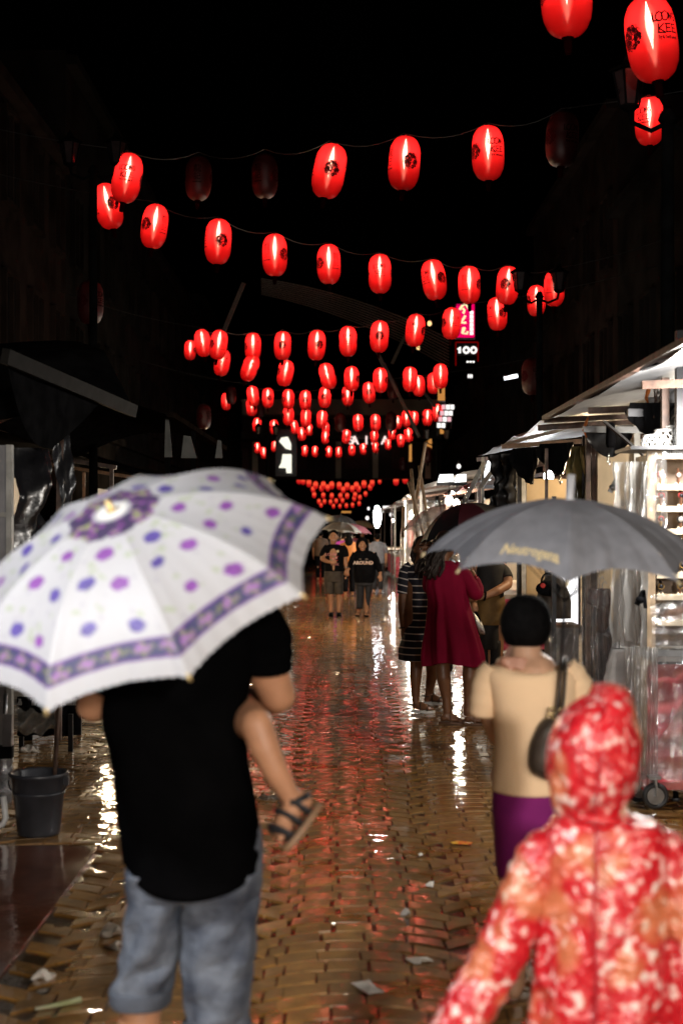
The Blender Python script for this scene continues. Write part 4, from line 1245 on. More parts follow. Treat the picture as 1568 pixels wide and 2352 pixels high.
# crossed bamboo poles
BAM = pmat('bamboo', (.40, .26, .15), .5, .25, scale=20)
for i, (xa, ya, xb, yb) in enumerate(((938, 1108, 962, 1192), (944, 1078, 955, 1196), (962, 1070, 980, 1182), (950, 1180, 964, 1095), (927, 1166, 926, 1200))):
    a, b = P(xa, ya, 18.3 + i * .1), P(xb, yb, 18.0 + i * .1)
    MB().tube([a, b + (b - a) * .9], .022, 7)
    tag(MB().tube([a, b + (b - a) * .9], .022, 7).build('bamboo_pole', BAM), ['slanting bamboo pole crossing the others', 'nearly upright bamboo pole at the left of the bunch', 'upright bamboo pole at the right of the bunch', 'bamboo pole leaning right between the others', 'short thick bamboo pole beside the clear umbrella'][i], 'pole')
t = thing('cloth_pennant', 'small orange and white pennant at the maroon roof corner', 'pennant', P(988 - 390, 1150, 19))
t.location = P(870 + 90, 1145, 19)
MB().poly([P(948, 1152, 19), P(952, 1136, 19), P(961, 1140, 19), P(955, 1157, 19)], (0, 1, 0), .01).build('cloth', ORG, t, smooth=False)
MB().bar(P(955, 1150, 19.02), P(970, 1120, 19.02), .012).build('stick', POSTW, t, smooth=False)

# --- left side: black awnings, grey panel, plastic flaps
L1 = thing('market_stall', 'closed black awning stall with draped flaps on the left', 'market stall', (-2.6, 9, 0))
def aw(u, v):
    x0_, y0_ = 15 + 295 * v, 0
    top = [(30, 812), (90, 790), (180, 784), (240, 805), (300, 925)]
    i = min(int(v * 4), 3); f_ = v * 4 - i
    px_ = top[i][0] * (1 - f_) + top[i + 1][0] * f_; py_ = top[i][1] * (1 - f_) + top[i + 1][1] * f_
    Y = 8.6 + 2.0 * v
    p = P(px_, py_, Y)
    return p + Vector((-1.6 * u, .4 * u, -.22 * u * u + .02 * math.sin(8 * u)))
MB().grid(aw, 10, 24).build('canopy', DULL, L1)
MB().bar(P(12, 818, 8.3), P(308, 944, 10.6), .05, .09).build('eave_beam', pmat('grey_beam', (.012, .011, .010), .7, .3, spec=.1), L1, smooth=False)
def flap(u, v):
    # deep curved black flap from the eave
    x = 10 + 215 * u
    bot = 1030 - 230 * (1 - math.sin(math.pi * min(u * 1.0, 1))) ** 1.4 if u < .5 else 1030 - 95 * (u - .5) * 2
    y = 840 + 85 * u + (bot - 840 - 85 * u) * v
    return P(x, y, 8.4 + 1.6 * u) + Vector((0, .05 * math.sin(7 * u + 3 * v), 0))
MB().grid(flap, 24, 10).build('valance', DULL, L1)
SHINY = pmat('shiny_black_plastic', (.010, .010, .012), .22, .4, spec=.5, bump=.8, bscale=6)
hung_sheet(P(48, 1215, 9.2), P(118, 1215, 9.6), P(0, 1030, 9.4).z, P(0, 1260, 9.4).z, .1, 1, sd=14).build('plastic_flap', SHINY, L1)
MB().bar(P(140, 1010, 9.9), P(134, 1700, 9.9), .045).build('post', RUST, L1, smooth=False)
hung_sheet(P(140, 1215, 9.8), P(156, 1215, 10.0), P(0, 960, 9.9).z, P(0, 1200, 9.9).z, .05, 1, sd=15).build('plastic_flap', SHINY, L1)
t = thing('shutter_panel', 'grey painted metal shutter panel at the left edge', 'panel', P(10, 1130, 9.0))
GP = pmat('grey_paint', (.26, .26, .28), .5, .25, scale=3)
MB().box((P(-22, 0, 9).x, 9.0, 1.25), (.26, .04, 2.0)).build('panel', GP, t, smooth=False)
MB().box((P(26, 0, 9).x, 8.97, 1.25), (.035, .06, 2.0)).build('frame_stile', pmat('pale_paint', (.4, .4, .38), .5), t, smooth=False)
MB().box((P(-22, 0, 9).x, 8.97, P(0, 1182, 9).z), (.27, .04, .03)).build('frame_rail', MATS['pale_paint'], t, smooth=False)
L2 = thing('market_stall', 'second black awning stall on the left with pale plastic strips', 'market stall', (-2.4, 15, 0))
MB().grid(lambda u, v: P(393 + 122 * v, 955 + 75 * v, 14 + 3.0 * v) + Vector((-1.8 * u, .2, .25 * math.sin(math.pi * u) - .1 * u)), 8, 12).build('canopy', DULL, L2)
MB().bar(P(391, 952, 13.8), P(515, 1030, 17), .07, 0.05).build('eave_beam', pmat('dark_rust', (.012, .008, .006), .8, .4, spec=0), L2, smooth=False)
for a_ in (((380, 960), (388, 962), (396, 1050), (378, 1050)), ((422, 1000), (438, 1002), (452, 1052), (416, 1052)), ((500, 1010), (508, 1012), (511, 1052), (494, 1052))):
    MB().poly([P(x, y, 14.2) for x, y in a_], (0, 1, 0), .01).build('plastic_strip', pmat('strip_plastic', (.05, .05, .042), .4, .3), L2, smooth=False)
for x in (386, 445):
    p = P(x, 990, 14.4); MB().bar((p.x, 14.4, 0), p, .05).build('post', IRON, L2, smooth=False)
# table, trestle, bucket
t = thing('stall_table', 'dark cloth covered stall table behind the bucket', 'table', (-2.3, 11.2, 0))
MB().box((P(95, 0, 11.2).x, 11.5, P(0, 1640, 11.2).z + .1), (.75, .7, .05)).build('table_top', GREYB, t, smooth=False)
hung_sheet(P(40, 1215, 11.15), P(184, 1215, 11.15), P(0, 1600, 11.15).z, P(0, 1690, 11.15).z, .015, 4, sd=16).build('table_skirt', BLACK, t)
for x, yb, Y in ((163, 1762, 11.0), (50, 1750, 11.2), (183, 1700, 11.9)):
    p = P(x, 1640, Y); MB().bar((p.x, Y, 0), p, .035).build('leg', DARKMETAL, t, smooth=False)
t = thing('trestle_leg', 'white trestle leg standing under the stall table', 'trestle', (P(80, 0, 11.9).x, 11.9, 0))
a = Vector((P(70, 0, 11.6).x, 11.6, .03))
MB().bar(a, a + Vector((.11, .55, 0)), .05).build('foot', WHITE, t, smooth=False)
MB().bar(a + Vector((.02, .1, 0)), a + Vector((.05, .2, .6)), .035).build('leg', WHITE, t, smooth=False)
MB().bar(a + Vector((.09, .45, 0)), a + Vector((.06, .25, .6)), .03).build('leg', WHITE, t, smooth=False)
MB().box(a + Vector((-.012, -.02, 0)), (.06, .05, .06)).build('foot_cap', BLACK, t, smooth=False)
BK = thing('bucket', 'dark grey plastic bucket with a wire handle', 'bucket', (P(90, 0, 8.0).x, 8.0, 0))
BUC = pmat('dark_bucket_plastic', (.035, .037, .045), .38, .2, spec=.5)
bc = Vector((P(90, 0, 8).x, 8.0, 0))
MB().lathe([(.001, .005), (.112, .005), (.118, .02), (.150, .33), (.165, .335), (.168, .35), (.160, .356), (.146, .345), (.112, .02), (.001, .015)], bc, 40).build('body', BUC, BK)
MB().lathe([(.140, .235), (.145, .237), (.146, .245), (.141, .247)], bc, 40).build('rib', BUC, BK)
MB().tube([bc + Vector((.165 * math.cos(q * .99), -.02 - .05 * math.sin(q), .31 - .11 * math.sin(q))) for q in np.linspace(0, 3.14, 16)], .005, 6).build('handle', DARKMETAL, BK)
MB().box(bc + Vector((.158, -.02, .31)), (.03, .04, .05)).build('lug', BUC, BK, smooth=False)
tag(MB().tube([bc + Vector((.06, .05, .03)), bc + Vector((.11, .12, 1.05))], .012, 8).build('mop_pole', RUST), 'rusty brown mop pole standing in the bucket', 'pole')
t = thing('broom', 'bristle broom wrapped in plastic at the left edge', 'broom', (P(10, 0, 8.3).x, 8.3, .2))
c = P(10, 1790, 8.3)
MB().lathe([(.02, .20), (.045, .16), (.05, .02), (.045, -.12), (.03, -.14)], c, 14).build('bristles', pmat('grey_bristle', (.09, .09, .1), .7, .6, scale=50, bump=.8), t)
MB().lathe([(.05, .14), (.058, .05), (.056, -.10), (.04, -.16), (.02, -.17)], c, 14).build('plastic_wrap', CLEAR, t)
MB().bar(c + Vector((0, 0, .19)), c + Vector((.01, 0, .5)), .02).build('handle', STEEL, t)
t = thing('shelf_frame', 'white bent metal frame leg at the left edge', 'frame', (P(0, 0, 8.0).x, 8, 0))
MB().tube([P(8, 1830, 8), P(14, 1878, 8), P(8, 1892, 8), P(-30, 1912, 8)], .018, 8).build('tube', WHITE, t)
MB().bar(P(20, 1640, 8.2), P(18, 1735, 8.2), .05).build('upright', STEEL, t, smooth=False)
MB().box(P(12, 1727, 8.2), (.09, .06, .07)).build('joint_block', BLACK, t, smooth=False)
t = thing('plastic_bag', 'crumpled clear plastic bag hanging off the stall table', 'bag', P(60, 1650, 9.6))
MB().grid(lambda u, v: P(25 + 110 * u, 1630 + 62 * v * (1 - .6 * abs(u - .45)), 9.9) + Vector((0, .06 * math.sin(8 * u + 5 * v), .02 * math.sin(17 * u))), 16, 10).build('sheet', plastic('grey_bag', (.7, .7, .68), .35, .2), t)

# ------------------------------------------------------------------ litter on the paving
PAPER = pmat('wet_paper', (.72, .66, .58), .6, .1)
def scrap(name, label, cat, pts, mat=PAPER, h=.006):
    Ys = [gY(y) for x, y in pts]
    q = [Vector(((x - CX) * Y / F, Y, h + .004 * rng.random())) for (x, y), Y in zip(pts, Ys)]
    c = sum(q, Vector()) / len(q)
    mb = MB()
    mid = c + Vector((0, 0, .010))
    n = len(q)
    mb.add(q + [mid] + [p - Vector((0, 0, .002)) for p in q], [(i, (i + 1) % n, n) for i in range(n)] + [(n + 1 + i, n + 1 + (i + 1) % n, (i + 1) % n, i) for i in range(n)])
    return tag(mb.build(name, mat, smooth=False), label, cat)
scrap('paper_scrap', 'largest white paper scrap on the wet pavers', 'paper', [(806, 2262), (848, 2255), (873, 2280), (884, 2282), (846, 2289)])
scrap('paper_scrap', 'white notched paper scrap right of the largest one', 'paper', [(930, 2206), (980, 2202), (996, 2212), (968, 2213), (965, 2219), (952, 2218)])
scrap('paper_scrap', 'small folded white scrap left of the purple skirt', 'paper', [(974, 2038), (985, 2028), (996, 2027), (994, 2041)])
scrap('paper_scrap', 'thin white scrap near the red dress woman shadow', 'paper', [(1099, 1732), (1119, 1731), (1121, 1737), (1103, 1738)])
scrap('paper_scrap', 'tiny cream scrap beside the candy wrapper', 'paper', [(959, 1967), (968, 1964), (971, 1968), (963, 1971)], h=.01)
scrap('candy_wrapper', 'red and yellow candy wrapper lying on the street', 'wrapper', [(1033, 1938), (1050, 1935), (1085, 1940), (1080, 1944), (1040, 1944)], pmat('wrapper_foil', (.6, .05, .03), .3, .3, scale=30, col2=(.8, .5, .05)), .01)
def crumple(name, label, x, y, sx, sy, sz, mat):
    c = P(x, y, gY(y)); s = gY(y) / F
    mb = MB().ell((c.x, c.y, sz * .45), (sx * s, sy, sz), nu=18, nv=10)
    mb.v = [(vx + .012 * math.sin(90 * vy + 50 * vz), vy + .012 * math.sin(70 * vx), max(.001, vz + .012 * math.sin(80 * vx + 60 * vy))) for vx, vy, vz in mb.v]
    return tag(mb.build(name, mat, smooth=False), label, 'litter')
crumple('tissue', 'crumpled tissue beside the man in rolled jeans', 255, 2148, 22, .05, .025, PAPER)
crumple('tissue', 'flattened tissue just in front of the crumpled one', 262, 2176, 16, .04, .01, PAPER)
crumple('tissue', 'torn tissue pieces near the dark paving joint', 100, 2247, 24, .035, .018, PAPER)
crumple('tissue', 'small wet tissue under the stall table', 65, 1727, 20, .06, .03, PAPER)
crumple('plastic_bag', 'flat clear plastic bag beside the child sandal', 618, 1836, 28, .05, .015, plastic('flat_bag', (.9, .85, .8), .3, .4))
crumple('tissue', 'tiny shred of tissue near the middle of the street', 935, 2102, 10, .02, .01, PAPER)
tag(MB().tube([P(82, 2325, gY(2325)) + Vector((0, 0, .012)), P(150, 2312, gY(2312)) + Vector((0, 0, .012)), P(186, 2305, gY(2305)) + Vector((0, 0, .014))], [.006, .01, .012], 8).build('scallion', pmat('scallion_skin', (.55, .5, .38), .5, .2, col2=(.3, .36, .12), scale=6)), 'pale green stalk lying on the pavers', 'stalk')

# ------------------------------------------------------------------ umbrellas
class Umb:
    def __init__(self, ap, th, ph, R, d, phi, n=8, tm=.95, sag=.05, cut=.06, crease=0):
        self.cut, self.crease = cut, crease
        self.ap = Vector(ap)
        self.a = Vector((math.sin(th) * math.cos(ph), math.sin(th) * math.sin(ph), math.cos(th)))
        u = self.a.cross(Vector((.3, 1, .1))).normalized()
        self.u, self.w = u, self.a.cross(u)
        self.R, self.d, self.phi, self.n, self.tm, self.sag = R, d, phi, n, tm, sag
    def rib(self, k, r):
        q = 2 * math.pi * k / self.n + self.phi
        rho = self.R * math.sin(min(r, 1.15) * self.tm) / math.sin(self.tm)
        dr = self.d * (1 - math.cos(r * self.tm)) / (1 - math.cos(self.tm))
        return self.ap - self.a * dr + (self.u * math.cos(q) + self.w * math.sin(q)) * rho
    def at(self, k, t, r, off=0):
        r2 = r * (1 - self.cut * 4 * t * (1 - t) * r * r)
        p = self.rib(k, r2).lerp(self.rib(k + 1, r2), t)
        s = self.sag * 4 * t * (1 - t) * r * self.R
        c = self.ap - self.a * self.d * 1.2
        p = p + (c - p).normalized() * s * .6
        if self.crease:
            off += self.crease * r * r * (math.sin(19 * t + 2 * k) * math.sin(3 * r + k) + .6 * math.sin(37 * t - 5 * k + 4 * r) + .8 * math.exp(-40 * min(t, 1 - t) ** 2) * math.sin(60 * t))
        if off:
            p = p + (p - c).normalized() * off
        return p
    def build(self, name, label, mat, N=40, M=40, colour=None, scallop=0, shaft=.6, ferrule=.05, metal=None, tipmat=None, handle=True, shaftmat=None, ribs=True, group=None, fmat=None):
        t = thing(name, label, 'umbrella', self.ap, group)
        mb = MB(); cols = []
        for k in range(self.n):
            def fn(u, v):
                r = .0 + v
                if scallop and v > .985: r += scallop * (abs(math.sin(u * math.pi * 15)) ** .7)
                return self.at(k, u, max(r, .004))
            o = len(mb.v)
            mb.grid(fn, N, M)
            if colour:
                for j in range(M + 1):
                    for i in range(N + 1): cols.append((*colour(k, i / N, j / M), 1))
        c = mb.build('canopy', mat, t, cols=cols if colour else None)
        metal = metal or STEEL
        if ribs:
            for k in range(self.n):
                MB().tube([self.rib(k, r) - self.a * .006 for r in np.linspace(.03, 1.0, 9)], .0022, 5).build('rib', metal, t)
                q = self.rib(k, .55) - self.a * .006
                MB().tube([q, self.ap - self.a * min(shaft * .55, .36)], .002, 5).build('stretcher', metal, t)
        for k in range(self.n):
            e = self.rib(k, 1.0); d_ = (self.rib(k, 1.0) - self.rib(k, .95)).normalized()
            MB().tube([e - d_ * .004, e + d_ * .014], .0042, 8).build('rib_tip', tipmat or metal, t)
        MB().tube([self.ap - self.a * .0, self.ap - self.a * shaft], .0055, 8).build('shaft', shaftmat or metal, t)
        if ferrule:
            MB().lathe([(.016, -.004), (.012, .004), (.009, .012), (.008, ferrule), (.001, ferrule + .004)], n=12)
            f = MB().tube([self.ap - self.a * .004, self.ap + self.a * .006, self.ap + self.a * ferrule], [.018, .014, .013] if fmat else [.016, .010, .009], 12).build('ferrule', fmat or tipmat or metal, t)
        if handle:
            h = self.ap - self.a * shaft
            MB().tube([h + self.a * .0, h - self.a * .05, h - self.a * .11], [.012, .015, .012], 10).build('handle', BLACK, t)
        return t

# floral umbrella of the man carrying a child
FU = Umb((( 256.5 - CX) * 3.54 / F, 3.54, H - (1172.6 - HY) * 3.54 / F), .5911, -2.1035, .502, .2192, 2.1019, 9, 1.02, .055, .03, .0015)
frs = np.random.default_rng(11)
flowers, specks = {}, {}
for k in range(9):
    base = [(.5, .30), (.28, .48), (.72, .52), (.38, .68), (.78, .73)]
    flowers[k] = [(a + frs.normal() * .03, b + frs.normal() * .02, frs.uniform(.017, .024), frs.random()) for a, b in base]
    specks[k] = [(frs.uniform(.05, .95), frs.uniform(.25, .78), frs.uniform(.005, .011), frs.random()) for _ in range(34)]
chord = 2 * .502 * math.sin(math.pi / 9)
def floral(k, t, r):
    w = chord * max(r, .02)
    u, v = (t - .5) * w, r * .56
    col = np.array([.425, .43, .455])
    if .085 < r < .20 + .03 * abs(t - .5):
        nn = math.sin(41 * u + 3 * k) + math.sin(170 * v + 2 * k) + math.sin(130 * u + 60 * v)
        col = np.array([.05, .035, .09]) if nn < .3 else np.array([.22, .07, .28]) if nn < 1.1 else np.array([.22, .24, .12])
    elif .805 < r < .905:
        e = min(r - .805, .905 - r)
        nn = math.sin(95 * u + 1.7 * k) + math.sin(160 * v + 9 * u) + .8 * math.sin(230 * u + 140 * v + k)
        col = np.array([.13, .045, .24]) if e < .012 else (np.array([.05, .05, .13]) if nn < .1 else np.array([.17, .18, .10]) if nn < .9 else np.array([.28, .14, .36]))
    elif r < .80:
        for a, b, s, q in flowers[k]:
            du, dv = u - (a - .5) * w * 1.0, v - b * .56
            dd = math.hypot(du, dv) / s
            ang = math.atan2(dv, du)
            if dd < 1 + .12 * math.sin(5 * ang + 6 * q):
                c1 = np.array([.20, .06, .30]) if q > .5 else np.array([.085, .06, .27])
                m_ = min(1, max(0, (1.1 - dd) * 4))
                cc = c1 * (.75 + .5 * math.sin(9 * dd + 3 * ang) ** 2)
                col = col * (1 - m_) + cc * m_
                break
        else:
            for a, b, s, q in specks[k]:
                dd = math.hypot((u - (a - .5) * w) * (1 + q), v - b * .56) / s
                if dd < 1:
                    col = col * .35 + .65 * (np.array([.30, .36, .22]) if q < .6 else np.array([.35, .34, .40]))
                    break
    if r < .07: col = np.array([.8, .79, .76])
    if r > .2 and min(t, 1 - t) * w < .0025: col = col * .8 + np.array([.12, .12, .12])
    return col
FLORAL = pmat('floral_fabric', (.8, .8, .8), .55, .03, attr=True, trans=.22)
FU.build('umbrella', 'open white floral umbrella with purple band, held by man in black shirt', FLORAL, N=44, M=84, colour=floral, scallop=.012, shaft=.40, ferrule=.03, tipmat=pmat('brass_tip', (.55, .42, .2), .35, metal=.7))

GREYU = pmat('grey_umbrella_cloth', (.215, .22, .245), .62, .12, scale=14, bump=.35, bscale=30, trans=.12)
GU = Umb(((1308 - CX) * 4.8935 / F, 4.8935, H - (1146.5 - HY) * 4.8935 / F), .123, -1.2927, .4932, .2157, .143, 8, .95, .05, .10, .003)
YT = pmat('cream_tip', (.6, .5, .3), .4)
gu = GU.build('umbrella', 'large plain grey umbrella with lettering, held by short haired woman', GREYU, N=30, M=40, shaft=.78, ferrule=.085, tipmat=YT, fmat=pmat('striped_strap', (.42, .42, .44), .5, .2), shaftmat=DARKMETAL, metal=DARKMETAL)
# lettering printed on the near panel
best = None
def project(p): return (CX + F * p.x / p.y, HY - F * (p.z - H) / p.y)
bk = min(range(8), key=lambda k: (project(GU.at(k, .5, .8))[0] - 1195) ** 2 + (GU.at(k, .5, .8).y - 4.5) ** 2 * 9e4)
t0 = project(GU.at(bk, 0.0, .84))[0]; t1 = project(GU.at(bk, 1.0, .84))[0]
v, f = font_mesh('Neutrogena', 1.0, bold=.028)
xs_ = [p.x for p in v]; L_ = max(xs_) - min(xs_)
wv_ = []
for p in v:
    s = (p.x - min(xs_)) / L_
    xi = 1146 + 138 * s
    tt = (xi - t0) / (t1 - t0)
    rr = .85 - p.y * .15 - .00 * s
    wv_.append(GU.at(bk, tt, rr, .0022))
MB().add(wv_, f).build('lettering', pmat('beige_print', (.62, .5, .28), .6), gu, smooth=False)

DKU = pmat('black_umbrella_cloth', (.008, .008, .010), .6, .3, trans=.05)
DKR = None
def dku(k, t, r): return (.05, .006, .012) if k in (2,) else (.008, .008, .010)
BU = Umb(P(1066, 1156, 13.0), .16, 3.0, .47, .30, .0, 8, 1.05, .05)
BU.build('umbrella', 'black umbrella with a dark red panel over the two women', pmat('black_red_cloth', (.01, .01, .01), .6, .2, attr=True), N=10, M=14, colour=dku, shaft=.75, ferrule=.05)
CU = Umb(P(1010, 1160, 16), .22, 2.6, .48, .22, .3, 8, .95, .05)
CU.build('umbrella', 'see-through plastic umbrella behind the black one', plastic('umbrella_plastic', (.85, .82, .80), .4, .22, .2, .2), N=10, M=12, shaft=.7, ferrule=.05)
FARU = [(782, 1183, 40, (.10, .11, .13), 'dark grey far umbrella above the man with the printed shirt', 1.0, .55), (786, 1199, 35, (.34, .36, .37), 'pale grey far umbrella just beside the floral umbrella', .9, .5),
        (812, 1203, 38, (.55, .22, .30), 'pink far umbrella with a pale rim', 1.1, .5), (832, 1196, 52, (.5, .42, .26), 'cream far umbrella near the glaring lamp', 1.2, .55), (800, 1195, 58, (.05, .02, .02), 'black far umbrella between the grey and pink ones', 1.0, .5),
        (771, 1192, 62, (.2, .2, .22), 'small mid grey umbrella farthest down the street', 1.0, .5)]
for x, y, Y, c_, lb, s, dd in FARU:
    Umb(P(x, y, Y), .1, 0.5, .50, .24, .2, 8, .95, .05).build('umbrella', lb, pmat('far_umb_%d' % x, c_, .5, .1, trans=.4), N=4, M=6, shaft=.7, ferrule=.04, ribs=False)

# ------------------------------------------------------------------ people
def hand(mb, wrist, d, nrm, L=.17, curl=.25, side=1, spread=1.0, thumb=.6):
    """Palm, four unequal fingers and a thumb. d: finger direction, nrm: back-of-hand normal."""
    d = Vector(d).normalized(); nrm = Vector(nrm); nrm = (nrm - d * nrm.dot(d)).normalized()
    s = d.cross(nrm) * side
    wrist = Vector(wrist)
    k = L / .17
    lens = (.066, .074, .070, .056)
    offs = (.030, .010, -.010, -.029)
    for Lf, of in zip(lens, offs):
        b = wrist + d * (.085 * k) + s * of * k
        mb.cone(wrist + s * of * .55 * k + d * .012 * k, .014 * k, b, .0125 * k, 8)
        dd = (d + s * of * 2.2 * spread).normalized()
        p = b; ang = curl * .6
        for seg, (fr_, r_) in enumerate(((.45, .0095), (.3, .0085), (.25, .0075))):
            dir_ = (dd * math.cos(ang) - nrm * math.sin(ang)).normalized()
            q = p + dir_ * Lf * fr_ * k * 1.05
            mb.cone(p, (.0105 - .001 * seg) * k, q, r_ * k, 8)
            p = q; ang += curl
    b = wrist + d * .02 * k + s * .026 * k
    t1 = b + (d * .6 + s * thumb).normalized() * .042 * k - nrm * .006 * k
    t2 = t1 + (d * .9 + s * .25 - nrm * .3).normalized() * .032 * k
    mb.cone(b, .014 * k, t1, .011 * k, 8); mb.cone(t1, .011 * k, t2, .0085 * k, 8)

def foot(mb, heel, d, L=.23, wd=.085, h=.06, toes=True):
    """Bare foot from the heel along d, standing on its sole."""
    d = Vector(d).normalized(); up = Vector((0, 0, 1)); s = d.cross(up).normalized(); up = s.cross(d)
    heel = Vector(heel)
    mb.cone(heel + d * .028 + up * .032, .030, heel + d * L * .45 + up * .045, .030, 12)
    mb.cone(heel + d * L * .2 + up * .05, .032, heel + d * L * .62 + up * .032, .030, 12)
    for q in (-.6, 0, .6):
        mb.cone(heel + d * L * .35 + s * q * wd * .3 + up * .025, .022, heel + d * L * .74 + s * q * wd * .5 + up * .018, .017, 10)
    if toes:
        for i in range(5):
            q = (i - 2) / 2
            r = (.013, .0105, .010, .0095, .0085)[i]
            b = heel + d * L * .74 + s * q * wd * .46 + up * .014
            e = heel + d * L * (.965 - .028 * i - (.0 if i else .01)) + s * q * wd * .5 + up * .010
            mb.cone(b, r * 1.1, e, r, 8)

def sandal(parent, heel, d, mat, sole_mat, L=.24, wd=.09, z=.0, strap=True, th=.022):
    d = Vector(d).normalized(); s = d.cross(Vector((0, 0, 1))).normalized(); up = s.cross(d)
    heel = Vector(heel)
    o = []
    for i in range(28):
        a = 2 * math.pi * i / 28
        u = math.cos(a); wv = math.sin(a)
        o.append(heel + d * (L * .5 + u * L * .52) + s * wv * wd * .5 * (.82 + .22 * u))
    t = MB().poly([p - up * th for p in o], up, th).build('sandal', sole_mat, parent, smooth=False)
    if strap:
        for pos, hh, ww in ((.72, .042, .52), (.42, .075, .46)):
            pts = [heel + d * L * pos + s * math.cos(q) * wd * ww + up * hh * math.sin(q) for q in np.linspace(0, math.pi, 9)]
            MB().tube(pts, .011, 8, flat=.35).build('strap', mat, t)
        pts = [heel + d * (.06 + .075 * -math.sin(q)) + s * math.cos(q) * wd * .5 + up * .055 for q in np.linspace(0, math.pi, 9)]
        MB().tube(pts, .010, 8, flat=.4).build('strap', mat, t)
    return t

def head(mb, c, r=.098, turn=0, chin=.0):
    """Skull, jaw, nose, ears; turn: degrees of the face away from +Y... 180 looks at the camera."""
    Rm = Matrix.Rotation(math.radians(turn), 3, 'Z')
    c = Vector(c)
    v = lambda x, y, z: c + Rm @ Vector((x, y, z)) * (r / .098)
    k = r / .098
    mb.ell(c + Vector((0, 0, .02 * k)), (.076 * k, .094 * k, .098 * k), Rm)
    mb.ell(v(0, .028, -.045), (.058 * k, .066 * k, .07 * k), Rm)
    mb.cone(v(0, .055, -.088), .026 * k, v(0, .04, -.07), .04 * k)
    mb.cone(v(0, .092, .012), .009 * k, v(0, .108, -.018), .014 * k, 8)
    for s in (-1, 1):
        mb.ell(v(s * .078, -.006, -.005), (.012 * k, .02 * k, .032 * k), Rm)
        mb.cone(v(s * .02, .088, .026), .011 * k, v(s * .046, .078, .026), .01 * k, 8)
        mb.ell(v(s * .04, .062, -.02), (.024 * k, .022 * k, .022 * k), Rm)
def face(parent, c, r=.098, turn=0, smile=True):
    Rm = Matrix.Rotation(math.radians(turn), 3, 'Z'); c = Vector(c); k = r / .098
    v = lambda x, y, z: c + Rm @ Vector((x, y, z)) * k
    for s in (-1, 1):
        e = MB().ell(v(s * .033, .080, .006), (.015 * k, .010 * k, .0085 * k), Rm, 10, 6).build('eye', pmat('eye_white', (.6, .58, .55), .2, .05), parent)
        MB().ell(v(s * .033, .0885, .006), (.0075 * k, .004 * k, .0075 * k), Rm, 10, 6).build('iris', BLACK, e)
        MB().cone(v(s * .018, .094, .036), .0045 * k, v(s * .05, .081, .037), .0035 * k, 6).build('eyebrow', HAIR, parent)
    LIP = pmat('lips', (.28, .085, .07), .4, .1)
    w = .032 if smile else .022
    pts = [v(x * w, .102 - .02 * x * x, -.052 + (.010 if smile else .002) * x * x) for x in np.linspace(-1, 1, 9)]
    MB().tube([p - Vector((0, 0, .008 * k)) for p in pts], .0055 * k, 6).build('lip', LIP, parent)
    MB().tube([p + Vector((0, 0, .006 * k)) for p in pts], .0045 * k, 6).build('lip', LIP, parent)
    if smile:
        MB().tube([p for p in pts], .005 * k, 6).build('teeth', pmat('teeth', (.7, .68, .62), .3, .05), parent)

JEAN = pmat('faded_shaded_denim', (.022, .030, .050), .8, .3, scale=7, bump=1.0, bscale=8, bdist=.04, col2=(.125, .145, .18))  # fading, with light and shade of folds painted in as blotches
# --- man in the black shirt under the floral umbrella, seen from behind, child on his arm
Y1 = 4.1
man = thing('person', 'man in black shirt and rolled jeans under floral umbrella, back turned, carrying a child', 'person', (P(425, 0, Y1).x, Y1, 0))
p = lambda x, y, dY=0.: P(x, y, Y1 + dY)
zf = lambda z: HY + (H - z) * F / Y1
mb = MB()
r1 = Y1 / F
mb.chain([(p(455, 1490), .14), (p(440, 1700, .02), .15), (p(430, 1900, .02), .155)])
mb.chain([(p(365, 1950), .08), (p(338, 2150), .07), (p(328, 2300, .01), .058), (p(318, zf(.28)), .062), (p(316, zf(.09), .02), .042)])
mb.chain([(p(515, 1950), .08), (p(505, 2150), .07), (p(500, 2330, -.01), .055), (p(500, zf(.28)), .062), (p(500, zf(.09), .02), .042)])
for x in (316, 500):
    b = p(x, zf(.0), -.05)
    foot(mb, b + Vector((0, 0, .02)), (0.1 if x > 400 else -.1, 1, 0), .25, .095)
mb.chain([(p(463, 1450, .02), .062), (p(462, 1400, .04), .06)])
head(mb, p(462, 1350, .09), .1, 0)
# right arm: elbow out to the side, forearm going forward under the child
mb.chain([(p(580, 1440), .070), (p(606, 1520, .0), .066), (p(639, 1597, .02), .053), (p(610, 1612, .22), .046), (p(520, 1600, .34), .036)])
hand(mb, p(505, 1597, .34), (-1, .1, 0), (0, 1, .2), .17, .5, 1)
# left arm: elbow low, forearm up to the umbrella handle
mb.chain([(p(305, 1470), .068), (p(250, 1560, .0), .058), (p(215, 1620, .02), .050), (p(262, 1590, .20), .044), (p(318, 1540, .30), .036)])
hand(mb, p(326, 1530, .31), (.3, .1, 1), (-.6, .8, 0), .17, .8, -1)
body(mb, SKIN, man, .010, 5)
mb = MB()
garment(mb, Y1, [(1405, 420, 500, .08, .03), (1425, 350, 560, .12), (1450, 305, 598, .145), (1500, 270, 596, .16), (1580, 244, 575, .165), (1650, 238, 561, .165), (1726, 253, 570, .165), (1824, 268, 586, .17), (1922, 281, 599, .175), (1985, 289, 603, .178)],
        N=72, fold=.022, nf=5, ph=1.3, wrinkle=.012, seed=2, hem=lambda a: -.05 * max(0, math.sin(-a)) ** 1.5 + .015 * math.cos(2 * a), bottom_cap=True)
sh = mb.build('shirt', pmat('black_shirt_cloth', (.0018, .0018, .002), 1, .3, scale=5, spec=0, bump=.3, bscale=70), man)
mb = MB()
sleeve(mb, [(p(560, 1425), .09), (p(596, 1462), .092), (p(604, 1500), .086), (p(604, 1535, .01), .083)], wr=.03)
mb.build('sleeve', MATS['black_shirt_cloth'], man)
mb = MB()
